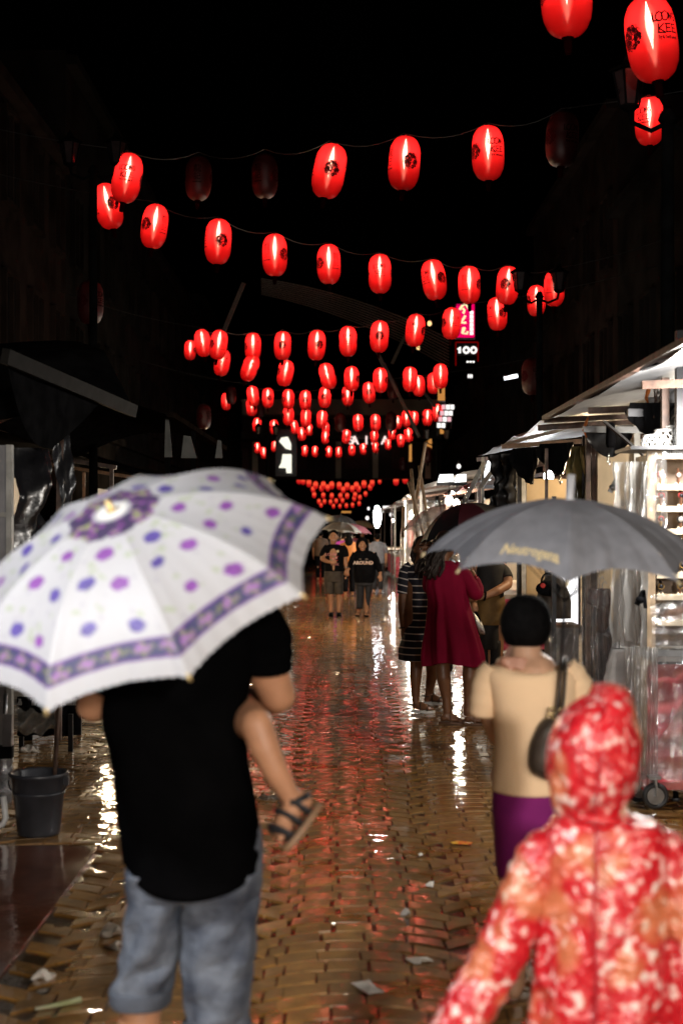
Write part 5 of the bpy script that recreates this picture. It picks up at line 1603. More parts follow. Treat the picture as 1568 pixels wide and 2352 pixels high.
sleeve(mb, [(p(340, 1430), .09), (p(300, 1475), .09), (p(268, 1535), .085), (p(246, 1580, .01), .082)], wr=.03, seed=4)
mb.build('sleeve', MATS['black_shirt_cloth'], man)
mb = MB()
garment(mb, Y1, [(1900, 288, 600, .15), (1960, 288, 604, .16), (2010, 290, 603, .155), (2050, 293, 600, .14)], N=64, wrinkle=.02, seed=5)
tr = mb.build('jeans_seat', JEAN, man)
mb = MB()
garment(mb, Y1, [(1990, 290, 450, .135), (2050, 293, 424, .125), (2110, 289, 416, .12), (2182, 281, 412, .115, .01), (2225, 271, 402, .108), (2268, 258, 392, .10), (2280, 256, 392, .10)], N=64, m=8, fold=.03, nf=5, ph=.4, wrinkle=.12, seed=6)
mb.build('trouser_leg', JEAN, man)
mb = MB()
garment(mb, Y1, [(1990, 430, 602, .135, .01), (2050, 420, 596, .125), (2120, 417, 590, .12), (2192, 416, 586, .115), (2260, 420, 578, .108), (2330, 423, 573, .10), (2352, 424, 571, .10)], N=64, m=8, fold=.03, nf=5, ph=2.4, wrinkle=.12, seed=8)
mb.build('trouser_leg', JEAN, man)
mb = MB()
garment(mb, Y1, [(2264, 254, 395, .106), (2270, 252, 396, .11), (2294, 253, 394, .109), (2302, 256, 391, .104)], N=64, m=3, wrinkle=.02, seed=9)
mb.build('rolled_cuff', pmat('dark_denim', (.055, .065, .085), .85, .3, bump=.3, bscale=90), man)
mb = MB()
garment(mb, Y1, [(2348, 419, 577, .106), (2356, 417, 578, .11), (2378, 418, 575, .109), (2386, 422, 572, .104)], N=64, m=3, wrinkle=.02, seed=10)
mb.build('rolled_cuff', MATS['dark_denim'], man)
mb = MB().ell(p(462, 1340, .08), (.092, .108, .108)); mb.build('hair', HAIR, man)

# --- the child he carries: bare leg and strapped sandal hang at his side
Yc = 4.0
child = thing('person', 'small child carried by the man, bare leg and dark sandal hanging at his side', 'person', P(520, 1650, Yc + .3))
q = lambda x, y, dY=0.: P(x, y, Yc + dY)
mb = MB()
mb.chain([(q(500, 1500, .38), .085), (q(500, 1620, .40), .09)])
mb.chain([(q(470, 1430, .40), .045), (q(480, 1405, .40), .045)])
head(mb, q(480, 1350, .42), .085, 200)
mb.chain([(q(530, 1625, .36), .07), (q(565, 1650, .12), .06), (q(590, 1665, -.04), .047), (q(609, 1720, -.05), .043), (q(632, 1770, -.05), .038), (q(668, 1832, -.04), .028)])
mb.chain([(q(450, 1640, .40), .07), (q(380, 1660, .36), .055), (q(370, 1760, .36), .042), (q(372, 1820, .36), .03)])
mb.chain([(q(450, 1470, .38), .04), (q(420, 1540, .30), .035), (q(440, 1590, .25), .028)])
mb.chain([(q(540, 1470, .38), .04), (q(560, 1530, .34), .035), (q(520, 1580, .30), .028)])
# foot, toes pointing down and inward
hl, to = q(704, 1846, -.03), q(642, 1928, -.09)
dd = (to - hl).normalized()
sd = Vector((dd.z, 0, -dd.x)).normalized()
up_ = Vector((-.80, -.15, .58)).normalized()
mb.chain([(q(678, 1838, -.03), .034), (hl + up_ * .012, .028)])
mb.chain([(hl + up_ * .014, .028), (hl + dd * .06 + up_ * .024, .028), (hl + dd * .105 + up_ * .012, .026)])
ss = dd.cross(up_).normalized()
for i in range(5):
    o_ = ss * (i - 2) * .0115
    mb.cone(hl + dd * .09 + o_ + up_ * .008, .012, hl + dd * (.137 - .006 * i) + o_ * 1.1 + up_ * .004, .0085 - .0005 * i, 8)
body(mb, SKIN, child, .006, 5)
SANB = pmat('dark_sandal', (.012, .013, .016), .6, .3)
o_ = []
for i in range(24):
    a = 2 * math.pi * i / 24
    o_.append(hl + dd * (.062 + math.cos(a) * .086) + ss * math.sin(a) * .034 * (.9 + .12 * math.cos(a)) - up_ * .022)
sn = MB().poly(o_, -up_, .016).build('sandal', pmat('tan_sole', (.22, .13, .07), .6), child, smooth=False)
for a_, h_, w_ in ((.028, .042, .014), (.068, .05, .014), (.115, .03, .02)):
    pts = [hl + dd * a_ + ss * math.cos(z_) * .037 + up_ * (-.015 + (h_ + .018) * math.sin(z_)) for z_ in np.linspace(0, math.pi, 11)]
    MB().tube(pts, w_, 8, flat=.35).build('strap', SANB, sn)
pts = [q(678, 1836, -.03) + Vector((math.cos(z_) * .035, math.sin(z_) * .036, .014 * math.cos(z_))) for z_ in np.linspace(0, 2 * math.pi, 18)]
MB().tube(pts, .011, 8, flat=.5).build('strap', SANB, sn)
mb = MB(); garment(mb, Yc + .38, [(1440, 470, 530, .05), (1460, 440, 560, .08), (1560, 430, 575, .10), (1640, 430, 575, .11)], N=32)
mb.build('child_shirt', pmat('child_shirt', (.2, .2, .22), .8), child)

# --- short haired woman in the pale yellow blouse
Y2 = 5.1
wom = thing('person', 'short haired woman in pale yellow blouse and purple skirt, seen from behind', 'person', (P(1225, 0, Y2).x, Y2, 0))
p = lambda x, y, dY=0.: P(x, y, Y2 + dY)
zf = lambda z: HY + (H - z) * F / Y2
mb = MB()
mb.chain([(p(1225, 1560), .10), (p(1218, 1700), .11), (p(1212, 1850), .13)])
mb.cone(p(1207, 1498, .0), .054, p(1210, 1440, .03), .052)
mb.cone(p(1208, 1545, .0), .075, p(1207, 1498, .0), .055)
mb.cone(p(1165, 1556), .042, p(1265, 1552), .042)
head(mb, p(1209, 1438, .04), .084, 0)
for x in (1180, 1250):
    mb.chain([(p(x, 1880), .085), (p(x + (2 if x < 1200 else -4), zf(.46)), .056), (p(x + 2, zf(.32), -.01), .055), (p(x + 2, zf(.09), .0), .035)])
    foot(mb, p(x + 2, zf(.0), -.05) + Vector((0, 0, .02)), (0, 1, 0), .22)
# left arm bent forward round the baby, right arm raised to the umbrella shaft
mb.chain([(p(1128, 1560), .050), (p(1124, 1632, .05), .044), (p(1142, 1690, .16), .038), (p(1172, 1700, .25), .034), (p(1205, 1700, .30), .028)])
hand(mb, p(1210, 1698, .30), (1, .05, .1), (0, 1, 0), .16, .5, 1)
mb.chain([(p(1312, 1555), .050), (p(1338, 1640, .03), .045), (p(1335, 1695, .08), .040), (p(1305, 1670, .14), .034), (p(1285, 1625, .14), .028)])
hand(mb, p(1283, 1617, .14), (-.1, .1, 1), (1, .3, 0), .16, .9, -1)
body(mb, SKINL, wom, .008, 5)
BLO = pmat('pale_yellow_cotton', (.88, .63, .40), .8, .05, scale=4, spec=.2, bump=.15, bscale=140)
mb = MB()
def nk(a): return 0
garment(mb, Y2, [(1526, 1150, 1268, .055), (1532, 1120, 1300, .085), (1548, 1108, 1322, .11), (1580, 1114, 1326, .125), (1640, 1128, 1318, .135), (1700, 1136, 1308, .135), (1760, 1134, 1306, .14), (1813, 1129, 1310, .15)], N=72, fold=.014, nf=5, ph=.6, wrinkle=.010, seed=12, top_cap=True)
# scoop the neckline: lower the middle of the top rows at the back
vv = []
for x, y, z in mb.v:
    cxn = p(1212, 0).x
    zt = p(0, 1548).z
    if z > zt - .0:
        dx = (x - cxn) / (62 * Y2 / F)
        z2 = z - max(0, 1 - dx * dx) * (z - zt) * .55
        z = z2
    vv.append((x, y, z))
mb.v = vv
mb.build('blouse', BLO, wom)
mb = MB(); sleeve(mb, [(p(1140, 1545), .062), (p(1122, 1568), .060), (p(1113, 1605), .055), (p(1109, 1640, .01), .052)], wr=.02); mb.build('sleeve', BLO, wom)
mb = MB(); sleeve(mb, [(p(1292, 1543), .062), (p(1313, 1565), .062), (p(1326, 1600), .064), (p(1332, 1640, .02), .062)], wr=.05); mb.build('sleeve', BLO, wom)
mb = MB()
garment(mb, Y2, [(1800, 1133, 1302, .142), (1860, 1130, 1306, .15), (1930, 1134, 1304, .145), (2010, 1141, 1296, .13)], N=64, fold=.012, nf=4, ph=.2, wrinkle=.01, seed=13)
mb.build('skirt', pmat('purple_skirt', (.20, .014, .14), .8, .1, spec=.2, bump=.1, bscale=120), wom)
# bob of black hair
mb = MB()
garment(mb, Y2 + .03, [(1366, 1190, 1224, .03), (1374, 1172, 1242, .07), (1392, 1157, 1257, .10), (1420, 1148, 1265, .118), (1450, 1149, 1264, .116), (1472, 1157, 1254, .10), (1481, 1163, 1247, .085)], N=56, m=4, e=2.1, fold=.006, nf=12, wrinkle=.006, seed=14)
mb.build('hair', HAIR, wom)
# shoulder bag
bag = thing('shoulder_bag', 'dark brown leather bag on the short haired woman shoulder', 'bag', p(1262, 1720, -.12))
LEA = pmat('dark_leather', (.055, .040, .030), .5, .3, bump=.3, bscale=40)
mb = MB()
garment(mb, Y2 - .16, [(1652, 1248, 1278, .03), (1672, 1232, 1296, .05), (1715, 1216, 1304, .062), (1755, 1213, 1306, .065), (1775, 1222, 1302, .055), (1788, 1245, 1292, .03)], N=36, wrinkle=.03, seed=15)
mb.build('bag_body', LEA, bag)
for dx in (0, 13):
    pts = [p(1276 + dx, 1640, -.155), p(1281 + dx, 1600, -.155), p(1287 + dx * .8, 1550, -.14), p(1290 + dx * .6, 1517, -.02), p(1290 + dx * .6, 1530, .10), p(1288, 1600, .14)]
    MB().tube([Vector(v_) for v_ in catmull([tuple(v_) for v_ in pts], 5)], .0155, 8, flat=.4).build('strap', LEA, bag)
MB().tube([p(1280, 1635, -.155), p(1276, 1662, -.16)], [.018, .012], 8).build('strap_joint', LEA, bag)
for x, y in ((1262, 1648), (1292, 1650), (1266, 1632), (1290, 1634)):
    MB().tube([p(x, y, -.165) + Vector((.012 * math.cos(a), 0, .012 * math.sin(a))) for a in np.linspace(0, 6.283, 12)], .0035, 6).build('ring', pmat('brass', (.6, .45, .22), .25, metal=.9), bag)
# --- the baby on her front: only a small hand on her neck shows
baby = thing('person', 'baby held by short haired woman, only small hand on her neck shows', 'person', p(1200, 1640, .3))
mb = MB()
mb.chain([(p(1195, 1600, .26), .07), (p(1200, 1700, .28), .08)])
head(mb, p(1190, 1530, .24), .075, 180)
mb.chain([(p(1165, 1590, .24), .035), (p(1150, 1545, .12), .028), (p(1152, 1524, .02), .024), (p(1160, 1519, -.045), .02)])
hand(mb, p(1158, 1519, -.05), (1, -.25, -.1), (.2, -1, .3), .105, .35, 1, 1.6)
mb.chain([(p(1180, 1720, .30), .05), (p(1150, 1780, .28), .04), (p(1155, 1850, .28), .028)])
mb.chain([(p(1225, 1720, .30), .05), (p(1255, 1780, .28), .04), (p(1250, 1850, .28), .028)])
body(mb, pmat('baby_skin', (.5, .25, .17), .5, .08), baby, .0055, 3)

# --- child in the red and white raincoat, nearest of all
Y3 = 3.4
kid = thing('person', 'child in red and white patterned hooded raincoat, seen from behind', 'person', (P(1370, 0, Y3).x, Y3, 0))
p = lambda x, y, dY=0.: P(x, y, Y3 + dY)
RC, t = new_mat('raincoat_print')
o = N_(t, 'ShaderNodeOutputMaterial'); b = N_(t, 'ShaderNodeBsdfPrincipled'); b.inputs['Roughness'].default_value = .28; b.inputs['Specular IOR Level'].default_value = .6
t.links.new(b.outputs[0], o.inputs[0])
tc = N_(t, 'ShaderNodeTexCoord')
nz = N_(t, 'ShaderNodeTexNoise', Scale=33, Detail=2.5, Roughness=.55, Distortion=.2)
t.links.new(tc.outputs['Object'], nz.inputs['Vector'])
cr = N_(t, 'ShaderNodeValToRGB')
e_ = cr.color_ramp.elements
e_[0].position = .0; e_[0].color = (.34, .006, .012, 1)
e_[1].position = 1; e_[1].color = (.70, .50, .46, 1)
for ps, c_ in ((.49, (.50, .011, .018, 1)), (.545, (.58, .05, .055, 1)), (.60, (.70, .30, .27, 1)), (.66, (.75, .60, .55, 1))):
    q_ = e_.new(ps); q_.color = c_
t.links.new(nz.outputs[0], cr.inputs[0])
n2 = N_(t, 'ShaderNodeTexNoise', Scale=7, Detail=2)
t.links.new(tc.outputs['Object'], n2.inputs['Vector'])
mr = N_(t, 'ShaderNodeMapRange'); mr.inputs['From Min'].default_value = .52; mr.inputs['From Max'].default_value = .64
t.links.new(n2.outputs[0], mr.inputs[0])
mx = N_(t, 'ShaderNodeMixRGB'); mx.inputs[2].default_value = (.62, .36, .14, 1)
sx = N_(t, 'ShaderNodeMath', operation='MULTIPLY'); sx.inputs[1].default_value = .4
t.links.new(mr.outputs[0], sx.inputs[0]); t.links.new(sx.outputs[0], mx.inputs[0])
t.links.new(cr.outputs[0], mx.inputs[1]); t.links.new(mx.outputs[0], b.inputs['Base Color'])
n3 = N_(t, 'ShaderNodeTexNoise', Scale=9, Detail=3, Distortion=1.5)
t.links.new(tc.outputs['Object'], n3.inputs['Vector'])
bp = N_(t, 'ShaderNodeBump', Strength=1.0, Distance=.03); t.links.new(n3.outputs[0], bp.inputs['Height']); t.links.new(bp.outputs[0], b.inputs['Normal'])
mb = MB()
garment(mb, Y3, [(1590, 1385, 1415, .03, .02), (1604, 1340, 1442, .07, .02), (1640, 1294, 1456, .105), (1700, 1262, 1466, .125), (1760, 1256, 1464, .128), (1810, 1256, 1450, .115), (1850, 1268, 1428, .095), (1880, 1285, 1430, .085)], N=56, m=5, e=2.1, wrinkle=.055, seed=20, fold=.02)
mb.v = [(x, y, z + (.02 if z > p(0, 1650).z and x > p(1370, 0).x else 0)) for x, y, z in mb.v]
mb.build('hood', RC, kid)
mb = MB()
garment(mb, Y3, [(1862, 1300, 1430, .06), (1876, 1275, 1465, .08), (1890, 1258, 1508, .10), (1930, 1238, 1534, .115), (2000, 1238, 1534, .125), (2100, 1234, 1528, .13), (2250, 1222, 1538, .14), (2352, 1210, 1548, .15), (2600, 1190, 1565, .16)], N=72, m=6, fold=.045, nf=7, ph=1, wrinkle=.04, seed=21)
mb.build('coat', RC, kid)
SEAM = pmat('seam_tape', (.42, .02, .03), .35, .2)
MB().tube([p(1366 + 6 * math.sin(y * .02), y, -dd) for y, dd in ((1885, .09), (1930, .117), (2000, .128), (2100, .133), (2250, .142), (2352, .153), (2480, .157))], .004, 6).build('seam', SEAM, kid)
MB().tube([p(1362 + 74 * math.cos(q), 1868 + 7 * math.sin(2 * q), 0) + Vector((0, -.088 * math.sin(q), 0)) for q in np.linspace(-.3, math.pi + .3, 18)], .011, 8).build('collar_seam', RC, kid)
MB().tube([p(1400 - 34 * q, 1592 + 280 * q, -.03 - .105 * math.sin(min(1, q * 1.25) * math.pi * .62)) for q in np.linspace(0, 1, 12)], .0035, 6).build('hood_seam', SEAM, kid)
mb = MB(); sleeve(mb, [(p(1292, 1935), .045), (p(1250, 1965), .060), (p(1226, 2010), .062), (p(1194, 2085), .062), (p(1158, 2170), .063), (p(1120, 2240, -.01), .062), (p(1085, 2300, -.03), .062), (p(1052, 2360, -.05), .062), (p(1030, 2400, -.06), .060)], n=28, wr=.05); mb.build('sleeve', RC, kid)
mb = MB(); sleeve(mb, [(p(1488, 1930), .045), (p(1520, 1960), .060), (p(1540, 2010), .062), (p(1554, 2100), .062), (p(1562, 2220), .065), (p(1566, 2380), .062)], n=28, wr=.05, seed=5); mb.build('sleeve', RC, kid)
mb = MB()
mb.chain([(p(1370, 1800), .07), (p(1372, 1900), .07), (p(1375, 2300), .10)])
head(mb, p(1364, 1720, .04), .088, 0)
for x in (1310, 1440):
    mb.chain([(p(x, 2350), .06), (p(x, HY + (H - .3) * F / Y3), .05), (p(x, HY + (H - .07) * F / Y3), .032)])
    foot(mb, p(x, HY + H * F / Y3, -.04) + Vector((0, 0, .01)), (0, 1, 0), .18, .07)
mb.chain([(p(1060, 2345, -.05), .035), (p(1020, 2415, -.07), .028)])
hand(mb, p(1018, 2420, -.07), (-.3, 0, -1), (0, -1, 0), .12, .3, 1)
mb.chain([(p(1565, 2350), .035), (p(1567, 2430), .028)])
hand(mb, p(1567, 2430), (0, 0, -1), (0, -1, 0), .12, .3, -1)
body(mb, SKINL, kid, .009, 4)

# --- woman in the striped dress
Y4 = 13.3
st = thing('person', 'woman in navy and white striped dress looking round beside the red dress', 'person', (P(965, 0, Y4).x, Y4, 0))
p = lambda x, y, dY=0.: P(x, y, Y4 + dY)
mb = MB()
mb.chain([(p(958, 1330), .10), (p(955, 1420), .12), (p(965, 1490), .13)])
mb.chain([(p(955, 1490), .075), (p(955.5, 1530), .060), (p(954, 1555, -.01), .056), (p(954, 1600), .036), (p(955.5, 1618), .033)])
mb.chain([(p(990, 1490, .25), .075), (p(992, 1530, .4), .058), (p(990, 1560, .5), .052), (p(983, 1600, .55), .034), (p(981, 1610, .55), .032)])
h1, h2 = p(946.5, 1637), Vector((p(976, 0, .55).x, Y4 + .55, .015))
foot(mb, h1 + Vector((0, 0, .028)), (1, -.28, 0), .20, .08)
foot(mb, h2 + Vector((0, 0, .028)), (1, -.35, -.02), .20, .08)
mb.chain([(p(931, 1312), .052), (p(926, 1360), .047), (p(923, 1400), .040), (p(924.5, 1440), .026)])
hand(mb, p(925, 1444), (.05, .02, -1), (-.9, -.4, 0), .165, .18, 1)
mb.chain([(p(985, 1312), .05), (p(1000, 1370, .1), .04), (p(992, 1420, .1), .03)])
mb.chain([(p(962, 1296), .048), (p(966, 1275), .045)])
hc = p(970, 1262, 0)
head(mb, hc, .098, 190)
body(mb, SKIND, st, .008, 4)
face(st, hc, .098, 190, False)
STR, t = new_mat('striped_cloth')
o = N_(t, 'ShaderNodeOutputMaterial'); b = N_(t, 'ShaderNodeBsdfPrincipled'); b.inputs['Roughness'].default_value = .8
t.links.new(b.outputs[0], o.inputs[0])
tc = N_(t, 'ShaderNodeTexCoord'); sp = N_(t, 'ShaderNodeSeparateXYZ'); t.links.new(tc.outputs['UV'], sp.inputs[0])
at = N_(t, 'ShaderNodeVertexColor', layer_name='Col'); sr = N_(t, 'ShaderNodeSeparateColor'); t.links.new(at.outputs[0], sr.inputs[0])
ma = N_(t, 'ShaderNodeMath', operation='FRACT'); mm = N_(t, 'ShaderNodeMath', operation='MULTIPLY'); mm.inputs[1].default_value = 1.0
t.links.new(sr.outputs[0], mm.inputs[0]); t.links.new(mm.outputs[0], ma.inputs[0])
lt = N_(t, 'ShaderNodeMath', operation='LESS_THAN'); lt.inputs[1].default_value = .17
t.links.new(ma.outputs[0], lt.inputs[0])
mx = N_(t, 'ShaderNodeMixRGB'); mx.inputs[1].default_value = (.010, .010, .020, 1); mx.inputs[2].default_value = (.62, .55, .52, 1)
t.links.new(lt.outputs[0], mx.inputs[0]); t.links.new(mx.outputs[0], b.inputs['Base Color'])
def striped(mb, axis=None):
    out = []
    for x, y, z in mb.v:
        s = z if axis is None else axis(x, y, z)
        out.append((s / .0635 + 40.3, 0, 0, 1))
    return out
mb = MB()
garment(mb, Y4, [(1296, 948, 976, .05), (1303, 932, 990, .08), (1318, 932, 996, .11), (1345, 938, 996, .13), (1380, 937, 998, .14), (1420, 936, 1002, .15), (1460, 926, 1006, .17), (1490, 917, 1010, .19), (1516, 918, 1012, .19)], N=60, m=5, fold=.05, nf=5, ph=2, wrinkle=.012, seed=30)
mb.build('dress', STR, st, cols=striped(mb))
mb = MB(); sleeve(mb, [(p(945, 1302), .058), (p(933, 1312), .062), (p(928, 1335), .062), (p(926, 1363), .058)]); mb.build('sleeve', STR, st, cols=striped(mb, lambda x, y, z: z + .25 * (x - P(926, 0, Y4).x)))
mb = MB(); sleeve(mb, [(p(975, 1302), .058), (p(986, 1312), .062), (p(994, 1335), .062), (p(1000, 1363, .05), .058)]); mb.build('sleeve', STR, st, cols=striped(mb))
BLK = pmat('black_strap', (.012, .012, .013), .6)
sandal(st, h1 + Vector((-.012, 0, .026)), (1, -.28, 0), BLK, WHITE, .225, .095, th=.024)
sandal(st, h2 + Vector((-.012, 0, .026)), (1, -.35, 0), BLK, WHITE, .225, .095, th=.024)
MB().tube([p(924.5, 1441) + Vector((.034 * math.cos(a), .034 * math.sin(a), .006 * math.cos(a))) for a in np.linspace(0, 6.283, 16)], .006, 7).build('bracelet', BLK, st)
def curly(mb, c, pts, n, spread, rs, r=(.012, .02)):
    """Locks of wavy hair following a guide line."""
    for i in range(n):
        ox, oy = rs.normal() * spread, rs.normal() * spread * .7
        ph, am = rs.uniform(0, 6), rs.uniform(.008, .02)
        ln = rs.uniform(.75, 1.0)
        cm = catmull([tuple(q_) for q_ in pts], 5)
        m_ = max(4, int(len(cm) * ln))
        mb.tube([Vector((a[0] + ox * (.6 + .6 * k / m_) + am * math.sin(k * .9 + ph), a[1] + oy + am * math.cos(k * .8 + ph), a[2] + rs.normal() * .004)) for k, a in enumerate(cm[:m_])], [rs.uniform(*r) * (1 - .5 * k / m_) for k in range(m_)], 6)
rs = np.random.default_rng(4)
mb = MB().ell(hc + Vector((0, .03, .038)), (.088, .098, .094))
curly(mb, hc, [hc + Vector((-.05, .03, .07)), hc + Vector((-.085, .03, -.03)), p(953, 1290, .02), p(952, 1312, -.03)], 12, .015, rs)
curly(mb, hc, [hc + Vector((.04, .05, .06)), hc + Vector((.06, -.03, -.05)), p(968, 1300, -.11), p(974, 1330, -.14)], 22, .022, rs)
mb.build('hair', CURL, st)

# --- woman in the red dress
Y5 = 12.55
rd = thing('person', 'woman in a crimson long sleeved dress with her back to the street', 'person', (P(1050, 0, Y5).x, Y5, 0))
p = lambda x, y, dY=0.: P(x, y, Y5 + dY)
mb = MB()
mb.chain([(p(1020, 1330), .12), (p(1030, 1420), .13), (p(1040, 1490), .14)])
mb.chain([(p(1018, 1490), .085), (p(1016, 1528), .066), (p(1018, 1556, -.015), .064), (p(1024, 1600), .042), (p(1027, 1636), .036)])
mb.chain([(p(1084, 1490, .05), .085), (p(1079, 1528, .05), .068), (p(1078, 1556, .035), .066), (p(1075, 1600, .05), .042), (p(1073, 1638, .05), .037)])
h3, h4 = Vector((p(1011, 0).x, Y5, .02)), Vector((p(1064, 0).x, Y5 - .06, .02))
foot(mb, h3, (1, -.1, 0), .215, .088); foot(mb, h4, (1, -.12, 0), .215, .088)
mb.chain([(p(1016, 1296), .055), (p(1020, 1270), .05)])
hc5 = p(1022, 1252, .03)
head(mb, hc5, .1, -40)
mb.chain([(p(1050, 1310), .06), (p(1080, 1350, -.02), .052), (p(1092, 1364, .0), .046), (p(1089, 1335, .1), .04), (p(1083, 1316, .16), .03)])
hand(mb, p(1083, 1313, .16), (-.2, .2, 1), (1, 0, 0), .165, .9, 1)
mb.chain([(p(992, 1312, .02), .055), (p(985, 1350, .16), .045), (p(1005, 1360, .26), .034)])
body(mb, SKIND, rd, .008, 4)
CRIM = pmat('crimson_jersey', (.20, .003, .026), .8, .12, scale=5, spec=.12, bump=.4, bscale=160)
mb = MB()
garment(mb, Y5, [(1288, 1003, 1036, .055), (1297, 992, 1052, .09), (1312, 983, 1064, .12), (1345, 977, 1072, .14), (1384, 983, 1074, .145), (1421, 979, 1084, .16), (1460, 976, 1095, .18), (1501, 973, 1105, .20), (1524, 974, 1107, .205)], N=96, m=6, fold=.13, nf=9, ph=.8, wrinkle=.03, seed=33, tw=.25, hem=lambda a: .02 * math.sin(3 * a + 1))
mb.build('dress', CRIM, rd)
mb = MB(); sleeve(mb, [(p(1040, 1303), .068), (p(1060, 1318, -.01), .074), (p(1080, 1345, -.02), .066), (p(1092, 1365, -.01), .058), (p(1096, 1352, .04), .054), (p(1089, 1330, .12), .043)], n=24, wr=.03); mb.build('sleeve', CRIM, rd)
mb = MB(); sleeve(mb, [(p(1000, 1303), .066), (p(989, 1320, .04), .066), (p(985, 1350, .14), .055), (p(1005, 1360, .26), .042)], n=20); mb.build('sleeve', CRIM, rd)
for i in range(5):
    MB().ell(p(1084 + i * 2.2, 1322 + i * 6, -.0) + Vector((.035, .06, 0)), .009, nu=8, nv=6).build('button', pmat('red_button', (.45, .08, .06), .3), rd)
TANL = pmat('tan_sandal', (.13, .06, .03), .5, .2)
sandal(rd, h3 + Vector((-.012, 0, .0)), (1, -.1, 0), TANL, TANL, .24, .098, th=.018)
sandal(rd, h4 + Vector((-.012, 0, .0)), (1, -.12, 0), TANL, TANL, .24, .098, th=.018)
mb = MB().ell(hc5 + Vector((-.0, -.03, .03)), (.094, .098, .102))
curly(mb, hc5, [hc5 + Vector((-.02, -.06, .05)), p(1006, 1272, -.1), p(996, 1305, -.14), p(986, 1334, -.13)], 30, .026, rs, (.014, .024))
curly(mb, hc5, [hc5 + Vector((-.06, 0, .05)), p(994, 1270, -.05), p(984, 1300, -.10), p(976, 1325, -.10)], 14, .016, rs, (.014, .022))
mb.build('hair', CURL, rd)
SIL = pmat('silver_stripes', (.5, .5, .48), .3, .5, scale=30, metal=.5)
t = thing('handbag', 'silver striped handbag at the red dress woman side', 'bag', P(1100, 1432, 12.75))
mb = MB(); garment(mb, 12.75, [(1405, 1088, 1096, .05), (1425, 1088, 1104, .07), (1448, 1092, 1112, .075), (1458, 1100, 1112, .05)], N=28)
mb.build('bag_body', BLACK, t)
for i in range(6):
    MB().tube([P(1087 + i * 3.2, 1408 + i * 4, 12.66 + i * .012), P(1096 + i * 3, 1436 + i * 3, 12.66), P(1103 + i * 1.6, 1456, 12.68)], .010, 6).build('stripe', SIL, t)

# --- man with elbow raised behind the red dress
Y6 = 13.6
dm = thing('person', 'man in dark shirt and brown top with a raised elbow behind red dress', 'person', (P(1125, 0, Y6).x, Y6, 0))
p = lambda x, y, dY=0.: P(x, y, Y6 + dY)
zf = lambda z: HY + (H - z) * F / Y6
mb = MB()
mb.chain([(p(1125, 1325), .11), (p(1122, 1420), .12)])
for x in (1108, 1138):
    mb.chain([(p(x, 1440), .09), (p(x, zf(.45)), .065), (p(x, zf(.09)), .045)])
    foot(mb, p(x, zf(0), .05) + Vector((0, 0, .02)), (.3, -1, 0), .25)
mb.chain([(p(1125, 1290), .06), (p(1125, 1265), .06)])
head(mb, p(1125, 1245, -.03), .1, 150)
mb.chain([(p(1150, 1305), .065), (p(1164, 1330, -.05), .052), (p(1165, 1343, -.08), .047), (p(1140, 1358, -.22), .043), (p(1110, 1370, -.27), .03)])
hand(mb, p(1107, 1371, -.27), (-1, 0, -.1), (0, -1, .3), .17, .5, 1)
mb.chain([(p(1095, 1305), .06), (p(1080, 1360), .05), (p(1090, 1400, -.2), .035)])
body(mb, SKIN, dm, .012, 4)
mb = MB(); garment(mb, Y6, [(1285, 1108, 1142, .07), (1300, 1092, 1160, .12), (1330, 1090, 1158, .15), (1372, 1090, 1156, .155)], N=48, wrinkle=.015, seed=40); mb.build('shirt', pmat('dark_shirt', (.012, .011, .011), .8, .3), dm)
mb = MB(); sleeve(mb, [(p(1142, 1303), .075), (p(1156, 1318, -.02), .075), (p(1162, 1330, -.05), .068)]); mb.build('sleeve', MATS['dark_shirt'], dm)
mb = MB(); garment(mb, Y6, [(1366, 1088, 1156, .16), (1390, 1088, 1159, .165), (1420, 1089, 1157, .165), (1434, 1092, 1152, .155)], N=60, fold=.04, nf=6, wrinkle=.05, seed=41); mb.build('tied_top', pmat('brown_top', (.15, .085, .022), .8, .25, scale=6, bump=.4, bscale=20), dm)
mb = MB(); garment(mb, Y6, [(1425, 1096, 1146, .14), (1470, 1096, 1146, .13), (1490, 1095, 1146, .12)], N=40); mb.build('trousers', MATS['dark_shirt'], dm)
for x in (1108, 1137):
    mb = MB(); garment(mb, Y6, [(1470, x - 15, x + 13, .10), (1540, x - 13, x + 12, .09), (zf(.06), x - 12, x + 11, .085)], N=36, wrinkle=.03, seed=x); mb.build('trouser_leg', MATS['dark_shirt'], dm)
MB().tube([p(1113, 1369, -.27) + Vector((.006 * math.cos(a), .034 * math.sin(a), .036 * math.cos(a))) for a in np.linspace(0, 6.28, 16)], .01, 7).build('wristwatch', BLACK, dm)

# --- walking couple
Y7 = 28.0
cm_ = thing('person', 'smiling man in black rose print shirt and shorts walking toward viewer', 'person', (P(768, 0, Y7).x, Y7, 0))
p = lambda x, y, dY=0.: P(x, y, Y7 + dY)
mb = MB()
mb.chain([(p(766, 1268), .14), (p(766, 1310), .14)])
mb.chain([(p(757, 1330), .085), (p(758.5, 1366, -.03), .058), (p(759, 1380), .054), (p(760, 1403), .04)])
mb.chain([(p(777, 1330), .085), (p(778.5, 1366), .058), (p(779, 1380, .02), .054), (p(778, 1403), .04)])
mb.chain([(p(765, 1254), .055), (p(765, 1246), .053)])
hm = p(766, 1234, -.04)
head(mb, hm, .108, 176)
mb.chain([(p(750, 1262), .06), (p(741, 1280, -.03), .048), (p(740, 1284, -.06), .045), (p(750, 1289, -.2), .038), (p(757, 1291, -.24), .03)])
hand(mb, p(758, 1291, -.24), (1, 0, .05), (0, -1, 0), .17, .7, 1)
mb.chain([(p(787, 1262), .06), (p(792, 1283), .047), (p(795, 1305, -.05), .034)])
hand(mb, p(795.5, 1308, -.05), (.2, 0, -1), (0, -1, 0), .17, .5, 1)
